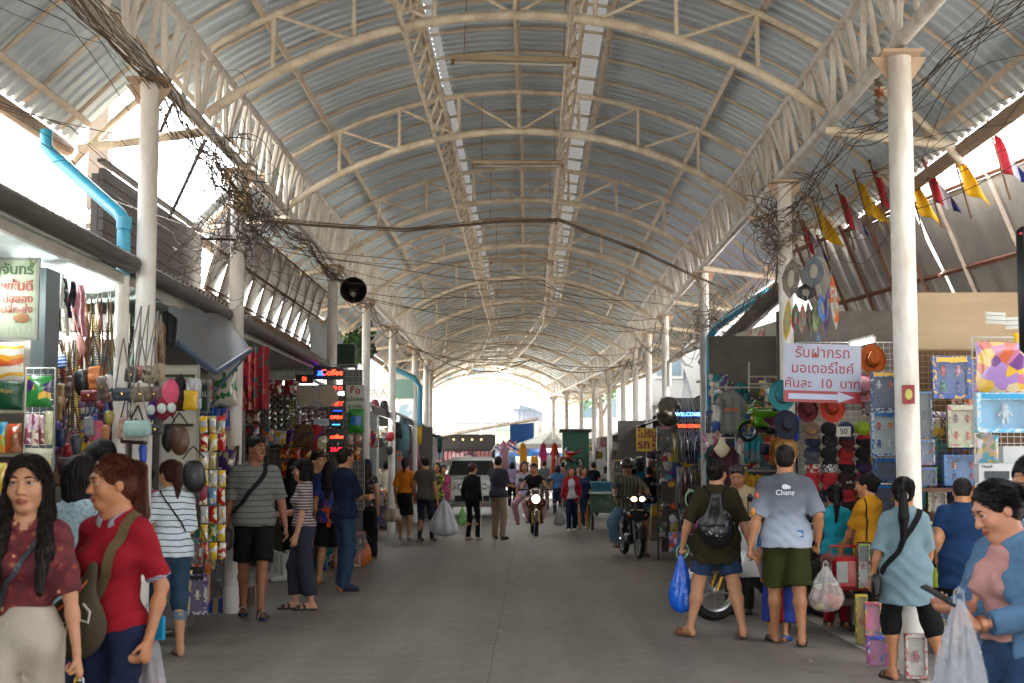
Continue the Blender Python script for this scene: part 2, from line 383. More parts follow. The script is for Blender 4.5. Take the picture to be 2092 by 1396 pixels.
# columns
LC=[11.28,14.8,22,26.6,31.7,37.9,42,45.7,50,54.5,59,64]; RC=[10.6,15.5,22.8,29.4,33.5,37.8,42.6,46.5,51,55,60,65]
LCY=LC;
for s,ls in ((-1,LC),(1,RC)):
    for i,y in enumerate(ls):
        x=cx(y)+s*2.94; r=.09 if (s>0 and i==0) else .078
        mb=MB(); mb.lathe([(r,0),(r,4.60)],20,Matrix.Translation((x,y,0))); 
        mb.lathe([(r+.012,0),(r+.012,.25),(r,.27)],20,Matrix.Translation((x,y,0)))
        c=mb.build('column',white,can,smooth=40)
        mb=MB(); mb.box((x,y,4.615),(.30,.30,.025))
        for q in (-1,1): mb.prism([(0,0),(q*.13,0),(0,-.2)],.012,Matrix.Translation((x+q*r*.9,y,4.6)))
        mb.build('cap_plate',mat((.5,.38,.27),rough=.7,dirt=.6,dcol=(.3,.12,.05)),c)
# ---------------------------------------------------------------- shops
def galv(seed=0,col=(.42,.41,.39),metal=.75,rough=.33):
    return mat(col,rough=rough,metal=metal,var=.4,sc=2.2+seed*.1,dirt=.55,dcol=(.13,.11,.09),bump=.8,bsc=2.4,stretch=(1,1,.5))
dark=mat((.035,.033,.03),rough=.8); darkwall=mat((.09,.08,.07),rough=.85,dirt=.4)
rust=mat((.19,.075,.045),rough=.75,var=.3,dirt=.5,dcol=(.32,.2,.13)); paleiron=mat((.52,.45,.38),rough=.6,dirt=.6,dcol=(.28,.14,.08))
def corr(mb,p0,p1,q0,q1,per=.12,amp=.018,nv=6,wob=0):
    """corrugated sheet; p0->p1 lower edge, q0->q1 upper edge, ribs run from lower to upper edge"""
    p0,p1,q0,q1=map(Vector,(p0,p1,q0,q1)); L=(p1-p0).length; nu=max(4,int(L/per)*4)
    nr=(p1-p0).cross(q0-p0).normalized()
    def fn(u,v):
        a=p0.lerp(p1,u).lerp(q0.lerp(q1,u),v); k=u*L/per
        return a+nr*(amp*max(-.6,min(.6,math.sin(2*PI*k)))+wob*noise.noise((u*L*1.3,v*1.6,3.3)))
    return mb.grid(fn,nu,nv)
# left row : long low building, its ceiling, eave and gutter
lb=thing('shop_row','long row of open shops with dark eave gutter along the left pavement','building',(-4,20,0))
def lpart(mb,n,m,sm=None,M=None):
    for k,v in enumerate(mb.v): mb.v[k]=(v[0]+4,v[1]-20,v[2])
    return mb.build(n,m,lb,smooth=sm)
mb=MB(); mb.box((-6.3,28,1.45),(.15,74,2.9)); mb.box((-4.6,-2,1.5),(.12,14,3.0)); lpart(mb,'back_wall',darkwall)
mb=MB(); mb.add([(-3.2,3,3.03),(-6.25,3,2.75),(-6.25,24,2.75),(-3.2,24,3.03)],[(0,1,2,3)]); lpart(mb,'ceiling',mat((.5,.6,.55),rough=.6,dirt=.3))
mb=MB(); mb.tube([(-3.17,3,3.13),(-3.17,11.2,3.11)],.075,10); mb.tube([(-3.17,11.3,3.1),(-3.15,24,3.04)],.07,10)
lpart(mb,'gutter',mat((.075,.065,.055),rough=.55,var=.4,dirt=.5,dcol=(.03,.025,.02)),50)
mb=MB(); mb.box((-3.25,13.6,2.99),(.04,21,.07)); lpart(mb,'fascia',mat((.36,.33,.28),rough=.7,dirt=.5))
mb=MB(); corr(mb,(-3.2,-9,3.2),(-3.2,16.4,3.2),(-5.6,-9,3.9),(-5.6,16.4,3.9),.17,.03); lpart(mb,'roof',mat((.1,.085,.07),rough=.9,dirt=.4))
mb=MB(); corr(mb,(-3.2,16.4,3.1),(-3.2,24.4,3.06),(-3.85,16.4,3.58),(-3.85,24.4,3.58),.085,.02); lpart(mb,'roof',mat((.22,.13,.08),rough=.75,var=.35,dirt=.5,dcol=(.32,.25,.19)))
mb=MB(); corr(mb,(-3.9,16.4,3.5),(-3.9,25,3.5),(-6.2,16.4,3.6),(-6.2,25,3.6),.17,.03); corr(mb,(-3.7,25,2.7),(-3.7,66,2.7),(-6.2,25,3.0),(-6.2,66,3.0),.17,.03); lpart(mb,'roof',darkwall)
# brown slatted panel
sp=thing('slatted_sign_board','dark brown slatted board standing on the left shop roof behind the blue pipe','panel',(-3.95,12.9,3.2))
mb=MB()
for i in range(9): mb.box((0,1.95,.05+i*.118),(.05,3.95,.108))
mb.build('slat_board',mat((.045,.036,.031),rough=.65,var=.15),sp)
mb=MB()
for y in (.0,1.9,3.85): mb.box((-.06,y,.45),(.06,.05,1.1))
mb.box((0,1.95,1.12),(.07,3.98,.03)); mb.build('frame',mat((.05,.04,.035),rough=.6),sp)
# galvanised screen panels leaning over the left shops
for k in range(10):
    y0=16.5+k*.79; t=thing('metal_screen','grey buckled metal sheet in the leaning screen above the left shops','panel',(-3.85,y0,3.55),group='buckled metal sheets leaning above the left shops')
    mb=MB(); corr(mb,(0,0,0),(0,.78,0),(.28,0,.97),(.28,.78,.97),.39,.02,6,.07); mb.build('metal_sheet',galv(k%3,(.5,.49,.46),.7,.28),t,smooth=60)
    mb=MB(); mb.box((.17,.0,.5),(.03,.035,1.08),(0,.28,0)); mb.build('batten',paleiron,t)
    if k in(4,9): mb=MB(); mb.box((.17,.76,.5),(.03,.03,1.08),(0,.28,0)); mb.build('batten',paleiron,t)
mb=MB(); 
for z,x in ((3.6,-3.8),(4.05,-3.68),(4.5,-3.54)): mb.tube([(x+.02,16.4,z),(x+.02,24.5,z)],.013,5)
tag(mb.build('screen_rail',rust),'thin rusty rails running along the leaning metal screen on the left','rail')
# right row
rb=thing('shop_row','long row of packed shops along the right pavement with a tan plywood wall','building',(4,20,0))
def rpart(mb,n,m,sm=None):
    for k,v in enumerate(mb.v): mb.v[k]=(v[0]-4,v[1]-20,v[2])
    return mb.build(n,m,rb,smooth=sm)
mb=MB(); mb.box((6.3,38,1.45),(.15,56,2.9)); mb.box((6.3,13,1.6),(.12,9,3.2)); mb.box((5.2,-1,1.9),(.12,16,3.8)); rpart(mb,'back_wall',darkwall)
ply=mat((.46,.33,.19),rough=.7,var=.12,sc=2,dirt=.3,dcol=(.25,.15,.08),stretch=(1,1,5))
a=at(1868,715,13.4); mb=MB(); mb.box((4.6,13.72,a.z+.27),(1.9,.03,.62)); mb.box((4.05,13.74,a.z-1.4),(.8,.03,2.7)); rpart(mb,'plywood_wall',ply)
mb=MB(); mb.add([(5.9,8,3.2),(6.2,8,3.2),(6.2,20,3.2),(4.2,20,3.2),(5.15,13.6,3.2)],[(0,1,2,3,4)]); 
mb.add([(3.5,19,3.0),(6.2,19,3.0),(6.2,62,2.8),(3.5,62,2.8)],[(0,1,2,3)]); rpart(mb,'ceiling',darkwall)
# galvanised parapet on the right, leaning out over the road
A0=Vector((3.62,19.6,4.42)); A1=Vector((4.72,13.6,4.42)); A2=Vector((5.6,9.2,4.42))
def lower(p): return Vector((p.x+.42,p.y-.1,3.47))
def parapet(p,q,name,lab,per,m,brm,n,long):
    t=thing(name,lab,'metal canopy',(p+q)/2); O=(p+q)/2; p=p-O; q=q-O; lp=p+Vector((.5,-.1,-1.27)); lq=q+Vector((.5,-.1,-1.27))
    mb=MB(); corr(mb,lq,lp,q,p,per,.03,6,.04); mb.build('metal_sheet',m,t,smooth=60)
    mb=MB(); mb.tube([p+Vector((-.03,0,.02)),q+Vector((-.03,0,.02))],.03,4); f=.62; mb.tube([p.lerp(lp,f)+Vector((-.04,0,0)),q.lerp(lq,f)+Vector((-.04,0,0))],.028,4); mb.tube([lp,lq],.03,4); mb.build('rail',rust,t)
    for i in range(n):
        u=(i+.5)/n; a=p.lerp(q,u)+Vector((-.07,0,.1)); b=lp.lerp(lq,u)+Vector((-.06,0,-.05))
        mb=MB(); mb.tube([a,b],.024,6)
        if long: mb.tube([b,b+Vector((.5,-.05,.06))],.022,6)
        mb.build('strut',brm,t)
    return t
parapet(A0,A0.lerp(A1,.62),'metal_canopy','corrugated metal canopy with red brown struts above the hat stall',.3,galv(0,(.62,.60,.56),.6,.3),rust,5,False)
parapet(A0.lerp(A1,.63),A2,'metal_canopy','weathered grey metal canopy with pale struts right of the first right column',.8,galv(2,(.42,.41,.38),.5,.4),paleiron,6,True)
# curved segmented gutter
mb=MB(); mb.tube([at(1600,590,18.2),at(1560,625,19.5),at(1520,665,21),at(1480,702,23),at(1440,740,25.5)],.13,8,flat=.8)
tag(mb.build('awning_gutter',mat((.12,.105,.09),rough=.7,var=.35,dirt=.4),smooth=30),'dark segmented gutter sagging between the blue pipe and the hat stall post','gutter')
mb=MB(); mb.box((0,0,0),(.05,2.6,.52)); t=thing('shop_sign','beige box sign with a red poster under the dark segmented gutter','sign',at(1560,705,19.2),rz=.15)
mb.build('sign_board',mat((.4,.36,.3),rough=.6,dirt=.3),t); mb=MB(); mb.box((-.03,.25,0),(.012,.75,.46)); mb.build('poster',ramp_mat('noise',['7a1822','a8323a','c9b8a4','8a2026'],9),t)
# awning of purple cloth
t=thing('awning','purple cloth awning over the belt stall on the right','awning',(3.0,23.2,2.9))
mb=MB(); mb.sheet(lambda u,v:(-.15+u*1.9,-1.3+v*2.4,(1-abs(2*v-1))*-.09+.05+u*.42-.16*math.sin(u*3.1)+.03*math.sin(v*25)),16,20,.01); mb.build('cloth',mat((.09,.055,.16),rough=.7,var=.3,bump=.3,bsc=12),t,smooth=60)
mb=MB(); mb.tube([(-.15,-1.3,.03),(-.15,1.1,.03)],.02,6); mb.build('frame',paleiron,t)
# blue drain pipes
def pipe(name,lab,P,r,m,cat='pipe',grp=None,collar=()):
    mb=MB(); mb.tube(P,r,12); 
    for c,d in collar: mb.tube([Vector(c)-Vector(d)*.05,Vector(c)+Vector(d)*.05],r*1.15,12)
    return tag(mb.build(name,m,smooth=50),lab,cat,grp)
blue=mat((.03,.33,.50),rough=.35,var=.15,dirt=.3,dcol=(.35,.5,.55)); 
P=[Vector((-4.2,12.1,4.42)),Vector((-4.2,12.1,4.27)),Vector((-4.12,12.1,4.18)),Vector((-3.33,11.35,3.55)),Vector((-3.26,11.25,3.47)),Vector((-3.255,11.24,3.35)),Vector((-3.255,11.24,3.0))]
pp=thing('drain_pipe','blue drain pipe slanting from the left roof gutter down beside the first left column','pipe',(-3.255,11.24,0))
mb=MB(); mb.tube([p-Vector((-3.255,11.24,0)) for p in P],.055,12); mb.lathe([(.062,3.4),(.062,3.5)],12); mb.build('upper_pipe',blue,pp,smooth=50)
mb=MB(); mb.lathe([(.056,0),(.056,3.02)],14); mb.build('lower_pipe',white,pp,smooth=50)
pipe('drain_pipe','tall blue drain pipe against the third right column with a slanted upper arm',[at(1567,598,20.2),at(1500,640,21.4),at(1462,668,22.3),at(1450,690,22.6),at(1450,1010,22.6),gnd(1450,1150)*0+Vector((at(1450,1000,22.6).x,22.6,0))],.065,blue)
x=at(1476,800,22.4); pipe('drain_pipe','second blue vertical pipe just right of the tall blue pipe',[(x.x,22.4,2.9),(x.x,22.4,0)],.05,blue)
pipe('drain_pipe','green teal pipe slanting down behind the twin blue pipes',[at(1513,700,21.5),at(1508,718,21.5),at(1460,785,22.2),at(1456,830,22.2)],.06,mat((.06,.22,.2),rough=.5,dirt=.5))
pipe('drain_pipe','pale grey elbow pipe under the left gutter beside the cloth awning',[at(418,640,14.4),at(418,678,14.4),at(430,688,14.4),at(470,695,14.6)],.05,mat((.45,.44,.4),rough=.5,dirt=.4))
pipe('drain_pipe','white curved pipe between the fourth and third right columns',[at(1367,790,29),at(1367,740,29),at(1378,728,28.6),at(1430,705,23.4)],.05,white)
pipe('drain_pipe','dark blue pipe hugging the sixth left column',[at(858,870,37),at(858,790,37),at(846,772,37),at(800,752,37)],.07,mat((.04,.2,.28),rough=.5))
# utility pole
t=thing('utility_pole','weathered concrete utility pole with cross arms behind the left shop roof','utility pole',(at(200,500,21).x,21,0))
mb=MB(); mb.box((0,0,3.5),(.38,.3,7.0),taper=.75); mb.build('pole',mat((.11,.085,.065),rough=.9,dirt=.4),t)
for z,w in ((4.1,1.5),(5.15,1.1)):
    mb=MB(); mb.box((0,-.16,z),(w,.09,.1)); q=mb.build('cross_arm',mat((.4,.28,.2),rough=.8,dirt=.3),t)
    for x in (-.45,-.15,.15,.45):
        mb=MB(); mb.lathe([(.01,0),(.045,.02),(.03,.05),(.05,.08),(.03,.12),(.01,.15)],10,Matrix.Translation((x*w/1.1,-.16,z+.05))); mb.build('insulator',mat((.5,.45,.38),rough=.3),t,smooth=50)
for x in (-1,1):
    mb=MB(); mb.tube([(x*.06,-.16,5.3),(x*.42,-.16,4.75)],.025,5); mb.build('brace',mat((.6,.6,.6),rough=.4),t)
# ---------------------------------------------------------------- implicit-surface figures
V=Vector
def npv(v): return np.array(v,dtype=np.float32)
class Field:
    def __init__(s,lo,hi,st,fine=()):
        s.ax=[]
        for a in range(3):
            x=lo[a]; L=[x]
            while x<hi[a]:
                h=st
                for (b0,b1,f) in fine:
                    if b0[a]<=x<=b1[a]: h=min(h,f)
                x+=h; L.append(x)
            s.ax.append(np.array(L,dtype=np.float32))
        s.F=np.full([len(a) for a in s.ax],1.0,dtype=np.float32)
    def sl(s,lo,hi):
        r=[]
        for a in range(3):
            i=int(np.searchsorted(s.ax[a],lo[a])); j=int(np.searchsorted(s.ax[a],hi[a])); r.append(slice(max(0,i-1),min(len(s.ax[a]),j+1)))
        return tuple(r)
    def apply(s,fn,lo,hi,k=.02,mode='u'):
        q=s.sl(lo,hi)
        if any(a.stop-a.start<1 for a in q): return
        X=s.ax[0][q[0]][:,None,None]; Y=s.ax[1][q[1]][None,:,None]; Z=s.ax[2][q[2]][None,None,:]
        d=fn(X,Y,Z); A=s.F[q]
        if mode=='u':
            if k<=0: s.F[q]=np.minimum(A,d)
            else:
                h=np.maximum(k-np.abs(A-d),0)/k; s.F[q]=np.minimum(A,d)-h*h*k*.25
        else:
            d=-d; h=np.maximum(k-np.abs(A-d),0)/k if k>0 else 0; s.F[q]=np.maximum(A,d)+h*h*k*.25
    def cone(s,a,b,r1,r2,k=.02,mode='u',flat=None,cuts=(),mg=.03):
        a=npv(a); b=npv(b); w=b-a; L=float(w@w)+1e-12; m=max(r1,r2)+k+mg
        lo=np.minimum(a,b)-m; hi=np.maximum(a,b)+m
        def fn(X,Y,Z):
            x=X-a[0]; y=Y-a[1]; z=Z-a[2]
            h=np.clip((x*w[0]+y*w[1]+z*w[2])/L,0,1)
            x=x-h*w[0]; y=y-h*w[1]; z=z-h*w[2]
            if flat is None: d=np.sqrt(x*x+y*y+z*z)-(r1+(r2-r1)*h)
            else:
                n,f=flat; t=x*n[0]+y*n[1]+z*n[2]
                d=(np.sqrt(x*x+y*y+z*z+t*t*(f*f-1))-(r1+(r2-r1)*h))
            for p,nn in cuts: d=np.maximum(d,(X-p[0])*nn[0]+(Y-p[1])*nn[1]+(Z-p[2])*nn[2])
            return d
        s.apply(fn,lo,hi,k,mode)
    def ell(s,c,r,rot=None,k=.02,mode='u',cuts=(),mg=.03):
        c=npv(c); r=npv(r); m=float(max(r))+k+mg
        Rm=np.eye(3,dtype=np.float32) if rot is None else np.array(rot,dtype=np.float32)
        def fn(X,Y,Z):
            x=X-c[0]; y=Y-c[1]; z=Z-c[2]
            u=(Rm[0,0]*x+Rm[1,0]*y+Rm[2,0]*z); v=(Rm[0,1]*x+Rm[1,1]*y+Rm[2,1]*z); w=(Rm[0,2]*x+Rm[1,2]*y+Rm[2,2]*z)
            k0=np.sqrt((u/r[0])**2+(v/r[1])**2+(w/r[2])**2)+1e-6; k1=np.sqrt((u/r[0]**2)**2+(v/r[1]**2)**2+(w/r[2]**2)**2)+1e-6
            d=k0*(k0-1)/k1
            for p,nn in cuts: d=np.maximum(d,(X-p[0])*nn[0]+(Y-p[1])*nn[1]+(Z-p[2])*nn[2])
            return d
        s.apply(fn,c-m,c+m,k,mode)
    def cut(s,p,n):
        X=s.ax[0][:,None,None]; Y=s.ax[1][None,:,None]; Z=s.ax[2][None,None,:]
        s.F=np.maximum(s.F,(X-p[0])*n[0]+(Y-p[1])*n[1]+(Z-p[2])*n[2]).astype(np.float32)
    def disp(s,fn):
        X=s.ax[0][:,None,None]; Y=s.ax[1][None,:,None]; Z=s.ax[2][None,None,:]
        s.F=(s.F+fn(X,Y,Z)).astype(np.float32)
    def val(s,p):
        i=[]
        for a in range(3):
            x=s.ax[a]; j=int(np.searchsorted(x,p[a]))-1
            if j<0 or j>=len(x)-1: return 1.0
            i.append((j,(p[a]-x[j])/(x[j+1]-x[j])))
        v=0
        for dx in (0,1):
            for dy in (0,1):
                for dz in (0,1):
                    w=(i[0][1] if dx else 1-i[0][1])*(i[1][1] if dy else 1-i[1][1])*(i[2][1] if dz else 1-i[2][1])
                    v+=w*s.F[i[0][0]+dx,i[1][0]+dy,i[2][0]+dz]
        return float(v)
    def mesh(s):
        F=s.F; F[0]=F[-1]=1; F[:,0]=F[:,-1]=1; F[:,:,0]=F[:,:,-1]=1
        S=F<0; nx,ny,nz=F.shape
        c=S[:-1,:-1,:-1].astype(np.int8)
        for dx in (0,1):
            for dy in (0,1):
                for dz in (0,1):
                    if dx+dy+dz: c=c+S[dx:nx-1+dx,dy:ny-1+dy,dz:nz-1+dz]
        act=(c>0)&(c<8); I=np.argwhere(act)
        if len(I)==0: return [],[]
        idx=np.full(act.shape,-1,dtype=np.int32); idx[tuple(I.T)]=np.arange(len(I))
        cor=[(dx,dy,dz) for dx in (0,1) for dy in (0,1) for dz in (0,1)]
        val=np.stack([F[I[:,0]+d[0],I[:,1]+d[1],I[:,2]+d[2]] for d in cor],1)
        pos=np.stack([np.stack([s.ax[a][I[:,a]+d[a]] for a in range(3)],1) for d in cor],1)
        acc=np.zeros((len(I),3)); cnt=np.zeros(len(I))
        for i in range(8):
            for j in range(i+1,8):
                if sum(abs(cor[i][a]-cor[j][a]) for a in range(3))!=1: continue
                va,vb=val[:,i],val[:,j]; m=(va<0)!=(vb<0); t=np.where(m,va/(va-vb+1e-12),0)
                p=pos[:,i]+(pos[:,j]-pos[:,i])*t[:,None]; acc+=p*m[:,None]; cnt+=m
        Vt=acc/cnt[:,None]; Q=[]
        for a in range(3):
            b,c_=(a+1)%3,(a+2)%3
            sa=[slice(None)]*3; sb=[slice(None)]*3; sa[a]=slice(0,-1); sb[a]=slice(1,None)
            A=S[tuple(sa)]; B=S[tuple(sb)]; E=np.argwhere(A!=B)
            if len(E)==0: continue
            ok=(E[:,b]>0)&(E[:,c_]>0)&(E[:,b]<F.shape[b]-1)&(E[:,c_]<F.shape[c_]-1); E=E[ok]; fl=A[tuple(E.T)]
            def g(db,dc):
                G=E.copy(); G[:,b]-=db; G[:,c_]-=dc; return idx[tuple(G.T)]
            q=np.stack([g(0,0),g(1,0),g(1,1),g(0,1)],1); q[~fl]=q[~fl][:,::-1]; Q.append(q)
        return Vt,np.concatenate(Q)
def mesh_obj(name,Vt,Q,mats,parent,pick=None,smooth=True):
    me=bpy.data.meshes.new(name)
    me.vertices.add(len(Vt)); me.vertices.foreach_set('co',np.asarray(Vt,dtype=np.float32).ravel())
    me.loops.add(len(Q)*4); me.polygons.add(len(Q))
    me.loops.foreach_set('vertex_index',np.asarray(Q,dtype=np.int32).ravel())
    me.polygons.foreach_set('loop_start',np.arange(0,len(Q)*4,4,dtype=np.int32))
    for m in (mats if isinstance(mats,(list,tuple)) else [mats]): me.materials.append(m)
    if pick is not None: me.polygons.foreach_set('material_index',pick.astype(np.int32))
    me.polygons.foreach_set('use_smooth',[smooth]*len(Q)); me.update(calc_edges=True)
    o=bpy.data.objects.new(name,me); COL.objects.link(o); o.parent=parent; return o
def ik(S,T,l1,l2,pole):
    d=T-S; L=d.length
    mx=(l1+l2)*.999
    if L>mx: T=S+d*(mx/L); L=mx; d=T-S
    a=(l1*l1-l2*l2+L*L)/(2*L); h=math.sqrt(max(0,l1*l1-a*a)); u=d/L
    p=pole-u*pole.dot(u)
    if p.length<1e-4: p=V((0,1,0))
    return S+u*a+p.normalized()*h,T
def rotm(yaw=0,pitch=0,roll=0):
    # yaw turns towards image right when facing the viewer, pitch>0 bows forward
    return Matrix.Rotation(R(yaw),3,'Z')@Matrix.Rotation(R(pitch),3,'X')@Matrix.Rotation(R(roll),3,'Y')
def skinm(c='a9744f',r=.5):
    key=('skin',c)
    if key in _mats: return _mats[key]
    m=mat(c,rough=r,var=.1,sc=9,bump=.08,bsc=120,spec=.4); m=m.copy()
    b=m.node_tree.nodes['Principled BSDF']; b.inputs['Subsurface Weight'].default_value=.12; b.inputs['Subsurface Radius'].default_value=(1,.35,.2); b.inputs['Subsurface Scale'].default_value=.01
    _mats[key]=m; return m
def hairm(c='120c0a'):
    return mat(c,rough=.5,var=.5,sc=5,bump=.6,bsc=9,stretch=(14,14,.8),spec=.22)
def cloth(c,**k):
    k.setdefault('var',.14); return mat(c,rough=.85,bump=.25,bsc=90,spec=.25,**k)
PN=[0]
def person(label,loc,H=1.62,yaw=0,sex='f',vox=None,D=20,feet=((-.1,0),(.1,0)),fyaw=(0,0),fz=(0,0),rh=None,lh=None,re=None,le=None,head=(0,0,0),lean=(0,0,0),hip=None,
           hair='long',hcol='120c0a',skin='a9744f',shirt='8a8a8a',sleeve=.55,hem=.92,neck=0,flare=.0,pants='20242e',leg='long',lend=.06,lw=.012,shoes='222222',shoe='shoe',
           curl=(.35,.35),group=None,belly=0,knee=None,collar=None,cap=None,bare=False,hairlen=.35,hand_dir=(None,None),palm=(None,None),wr=1.0,waistz=None,tuck=False,sh_up=0,cat='person',thin=1.0,belt=None,jacket=None,glasses=None):
    s=H/1.70; f=sex=='f'
    if vox is None: vox=.0065 if D<8 else (.009 if D<17 else (.013 if D<26 else .018))
    hv=min(vox,.0042 if D<8 else (.006 if D<17 else .011))
    root=thing('person',label,cat,loc,R(yaw),group)
    S=lambda x,y,z: V((x*s,y*s,z*s))
    hipc=S(0,0,.93) if hip is None else S(*hip)
    T=rotm(lean[1],lean[0],lean[2])      # lean=(pitch,yaw,roll)
    tor=lambda x,y,z: hipc+T@(V((x,y,z-.93))*s)
    shw=(.146 if f else .174)*(1+(thin-1)*.5); 
    SR,SL_=tor(-shw,.01,1.368+sh_up),tor(shw,.01,1.368+sh_up)
    NB=tor(0,.01,1.43); HT=T@rotm(*head) if False else rotm(yaw=head[0]+lean[1],pitch=head[1]+lean[0]*.5,roll=head[2])
    hc=NB+ (T@V((0,-.008,.066))*s)+HT@(V((0,-.018,.085))*s)
    hs=1.07*(1.0 if not f else .97)*(.5*s+.5)
    hd=lambda x,y,z: hc+HT@(V((x,y,z))*hs)
    # arms
    ua,fa=.285*s,.245*s
    def arm(S0,tgt,side,pole):
        if tgt is None: tgt=(side*(shw+.055),-.02,.86)
        t=S(*tgt) if not isinstance(tgt,Vector) else tgt
        p=V(pole) if pole is not None else V((side*.5,1,-.15))
        return ik(S0,t,ua,fa,p)
    ER,WR=arm(SR,rh,-1,re); EL,WL=arm(SL_,lh,1,le)
    # legs
    th,sn=.42*s,.413*s
    hj=[hipc+T@S(-.085,.0,-.02) if False else hipc+S(-.088,0,-.03), hipc+S(.088,0,-.03)]
    K=[];A=[]
    for i in (0,1):
        a=S(feet[i][0],feet[i][1],.075)+V((0,0,fz[i])); fy=R(fyaw[i]); pl=V((math.sin(fy),-math.cos(fy),0)) if knee is None else V(knee[i])
        k_,a_=ik(hj[i],a,th,sn,pl); K.append(k_); A.append(a_)
    FD=[V((math.sin(R(fyaw[i])),-math.cos(R(fyaw[i])),0)) for i in (0,1)]
    allp=[ER,WR,EL,WL,hc,*K,*A,SR,SL_,hipc]
    lo=[min(p[a] for p in allp)-.2 for a in range(3)]; hi=[max(p[a] for p in allp)+.2 for a in range(3)]
    lo[2]=min(p[2] for p in allp)-.10; hi[2]=hc.z+.17
    hb=(tuple(hc-V((.11,.13,.15))),tuple(hc+V((.11,.12,.15))),hv)
    B=Field(lo,hi,vox,[hb] if hv<vox else [])
    fr=(.92 if f else 1.05)*thin
    FY=lambda: T@V((0,1,0))
    def torso(F,o=0,k=.05,hemz=None,bust=True):
        fl=(npv(FY()),1.45)
        F.cone(tor(-shw*.74,.012,1.352),tor(0,.012,1.375),.056*fr*s+o,.062*fr*s+o,k); F.cone(tor(shw*.74,.012,1.352),tor(0,.012,1.375),.056*fr*s+o,.062*fr*s+o,k)
        F.ell(tor(0,.005,1.25),((.150 if f else .172)*fr*s+o,(.098 if f else .112)*s*fr+o,.20*s),T,k)
        F.ell(tor(0,0,1.08),((.125 if f else .148)*fr*s+o,(.092+belly)*s*fr+o,.18*s),T,k)
        F.ell(tor(0,.005,.94),((.165 if f else .158)*fr*s+o,(.118 if f else .11)*s*fr+o,.14*s),T,k)
        F.ell(tor(0,.035,.90),(.13*s*fr+o,.10*s*fr+o,.11*s),T,k)
        if f and bust:
            for q in (-1,1): F.ell(tor(q*.065,-.075,1.235),(.062*s+o,.055*s+o,.06*s+o),T,.04)
        F.cone(tor(-shw*.55,.02,1.375),NB+V((0,.01,.02)),.035*s+o*.6,.046*s+o*.3,k); F.cone(tor(shw*.55,.02,1.375),NB+V((0,.01,.02)),.035*s+o*.6,.046*s+o*.3,k)
    torso(B)
    B.cone(NB-V((0,0,.03)),hd(0,.022,-.06),(.050 if f else .060)*s,(.046 if f else .056)*s,.04)
    au=(.040 if f else .047)*thin*s
    for S0,E,W_,sd in ((SR,ER,WR,0),(SL_,EL,WL,1)):
        B.cone(S0,E,au*1.08,au*.86,.04); B.cone(E,E.lerp(W_,.35),au*.84,au*.86,.02); B.cone(E.lerp(W_,.3),W_,au*.86,au*.54,.02)
        # hand
        fd=(W_-E).normalized()
        if hand_dir[sd]: fd=V(hand_dir[sd]).normalized()
        inn=V((1 if sd==0 else -1,0,0)) if palm[sd] is None else V(palm[sd])
        pn=(inn-fd*inn.dot(fd)).normalized(); side=fd.cross(pn).normalized()
        if palm[sd] is None and side.y>0: side=-side     # thumb side points forward
        hl=.18*s*(.93 if f else 1); kn=W_+fd*hl*.48
        B.cone(W_,kn,.026*s,.036*s,.015,flat=(npv(pn),2.0)); B.cone(W_+side*.012*s,kn+side*.022*s-fd*.01,.018*s,.014*s,.01)
        c=curl[sd]
        for q in range(4):
            o=side*(.027-.018*q)*s; fl_=hl*(.46,.52,.48,.38)[q]; cc=c*(1+.12*q)
            b0=kn+o-fd*.008; d1=(fd*math.cos(cc*.8)+pn*math.sin(cc*.8)); b1=b0+d1*fl_*.45
            d2=(fd*math.cos(cc*1.8)+pn*math.sin(cc*1.8)); b2=b1+d2*fl_*.32; d3=(fd*math.cos(cc*2.5)+pn*math.sin(cc*2.5)); b3=b2+d3*fl_*.25
            r=.0088*s if vox<.012 else .011
            B.cone(b0,b1,r,r*.95,.004); B.cone(b1,b2,r*.95,r*.85,.003); B.cone(b2,b3,r*.85,r*.75,.003)
        t0=W_+fd*hl*.14+side*.026*s; t1=t0+(fd*.75+side*.55+pn*.3).normalized()*hl*.24; t2=t1+(fd*.9+side*.1+pn*(.3+c*.4)).normalized()*hl*.2
        B.cone(t0,t1,.012*s,.010*s,.012); B.cone(t1,t2,.010*s,.008*s,.004)
    tr=(.083 if f else .085)*thin*s
    for i in (0,1):
        B.cone(hj[i],K[i],tr,.054*thin*s,.04); 
        cal=K[i].lerp(A[i],.3)+FD[i]*-.012*s
        B.cone(K[i],cal,.050*thin*s,.053*thin*s,.03); B.cone(cal,A[i],.052*thin*s,.031*s,.03)
        h0=A[i]-FD[i]*.035*s+V((0,0,-.045*s)); t0=A[i]+FD[i]*.125*s+V((0,0,-.055*s))
        B.cone(A[i],h0,.032*s,.028*s,.02); B.cone(h0,t0,.028*s,.024*s,.02); B.cone(A[i],A[i].lerp(t0,.6)+V((0,0,.01*s)),.03*s,.028*s,.02)
        sx=V((-FD[i].y,FD[i].x,0)); B.cone(t0+sx*.02*s,t0+FD[i]*.035*s+sx*.016*s,.018*s,.014*s,.012); B.cone(t0-sx*.02*s,t0+FD[i]*.02*s-sx*.022*s,.018*s,.013*s,.012)
    # head
    rt=HT
    B.ell(hd(0,.014,.033),V((.073,.090,.082))*hs,rt,.02); B.ell(hd(0,-.014,-.024),V((.060,.069,.084))*hs,rt,.03)
    B.ell(hd(0,-.054,-.090),V((.027,.024,.021))*hs,rt,.03)
    B.ell(hd(0,.01,-.055),V((.058,.055,.045))*hs,rt,.03)
    for q in (-1,1):
        B.ell(hd(q*.036,-.056,-.026),V((.026,.021,.026))*hs,rt,.025)
        B.ell(hd(q*.073,.012,-.002),V((.009,.019,.030))*hs,rt,.006)
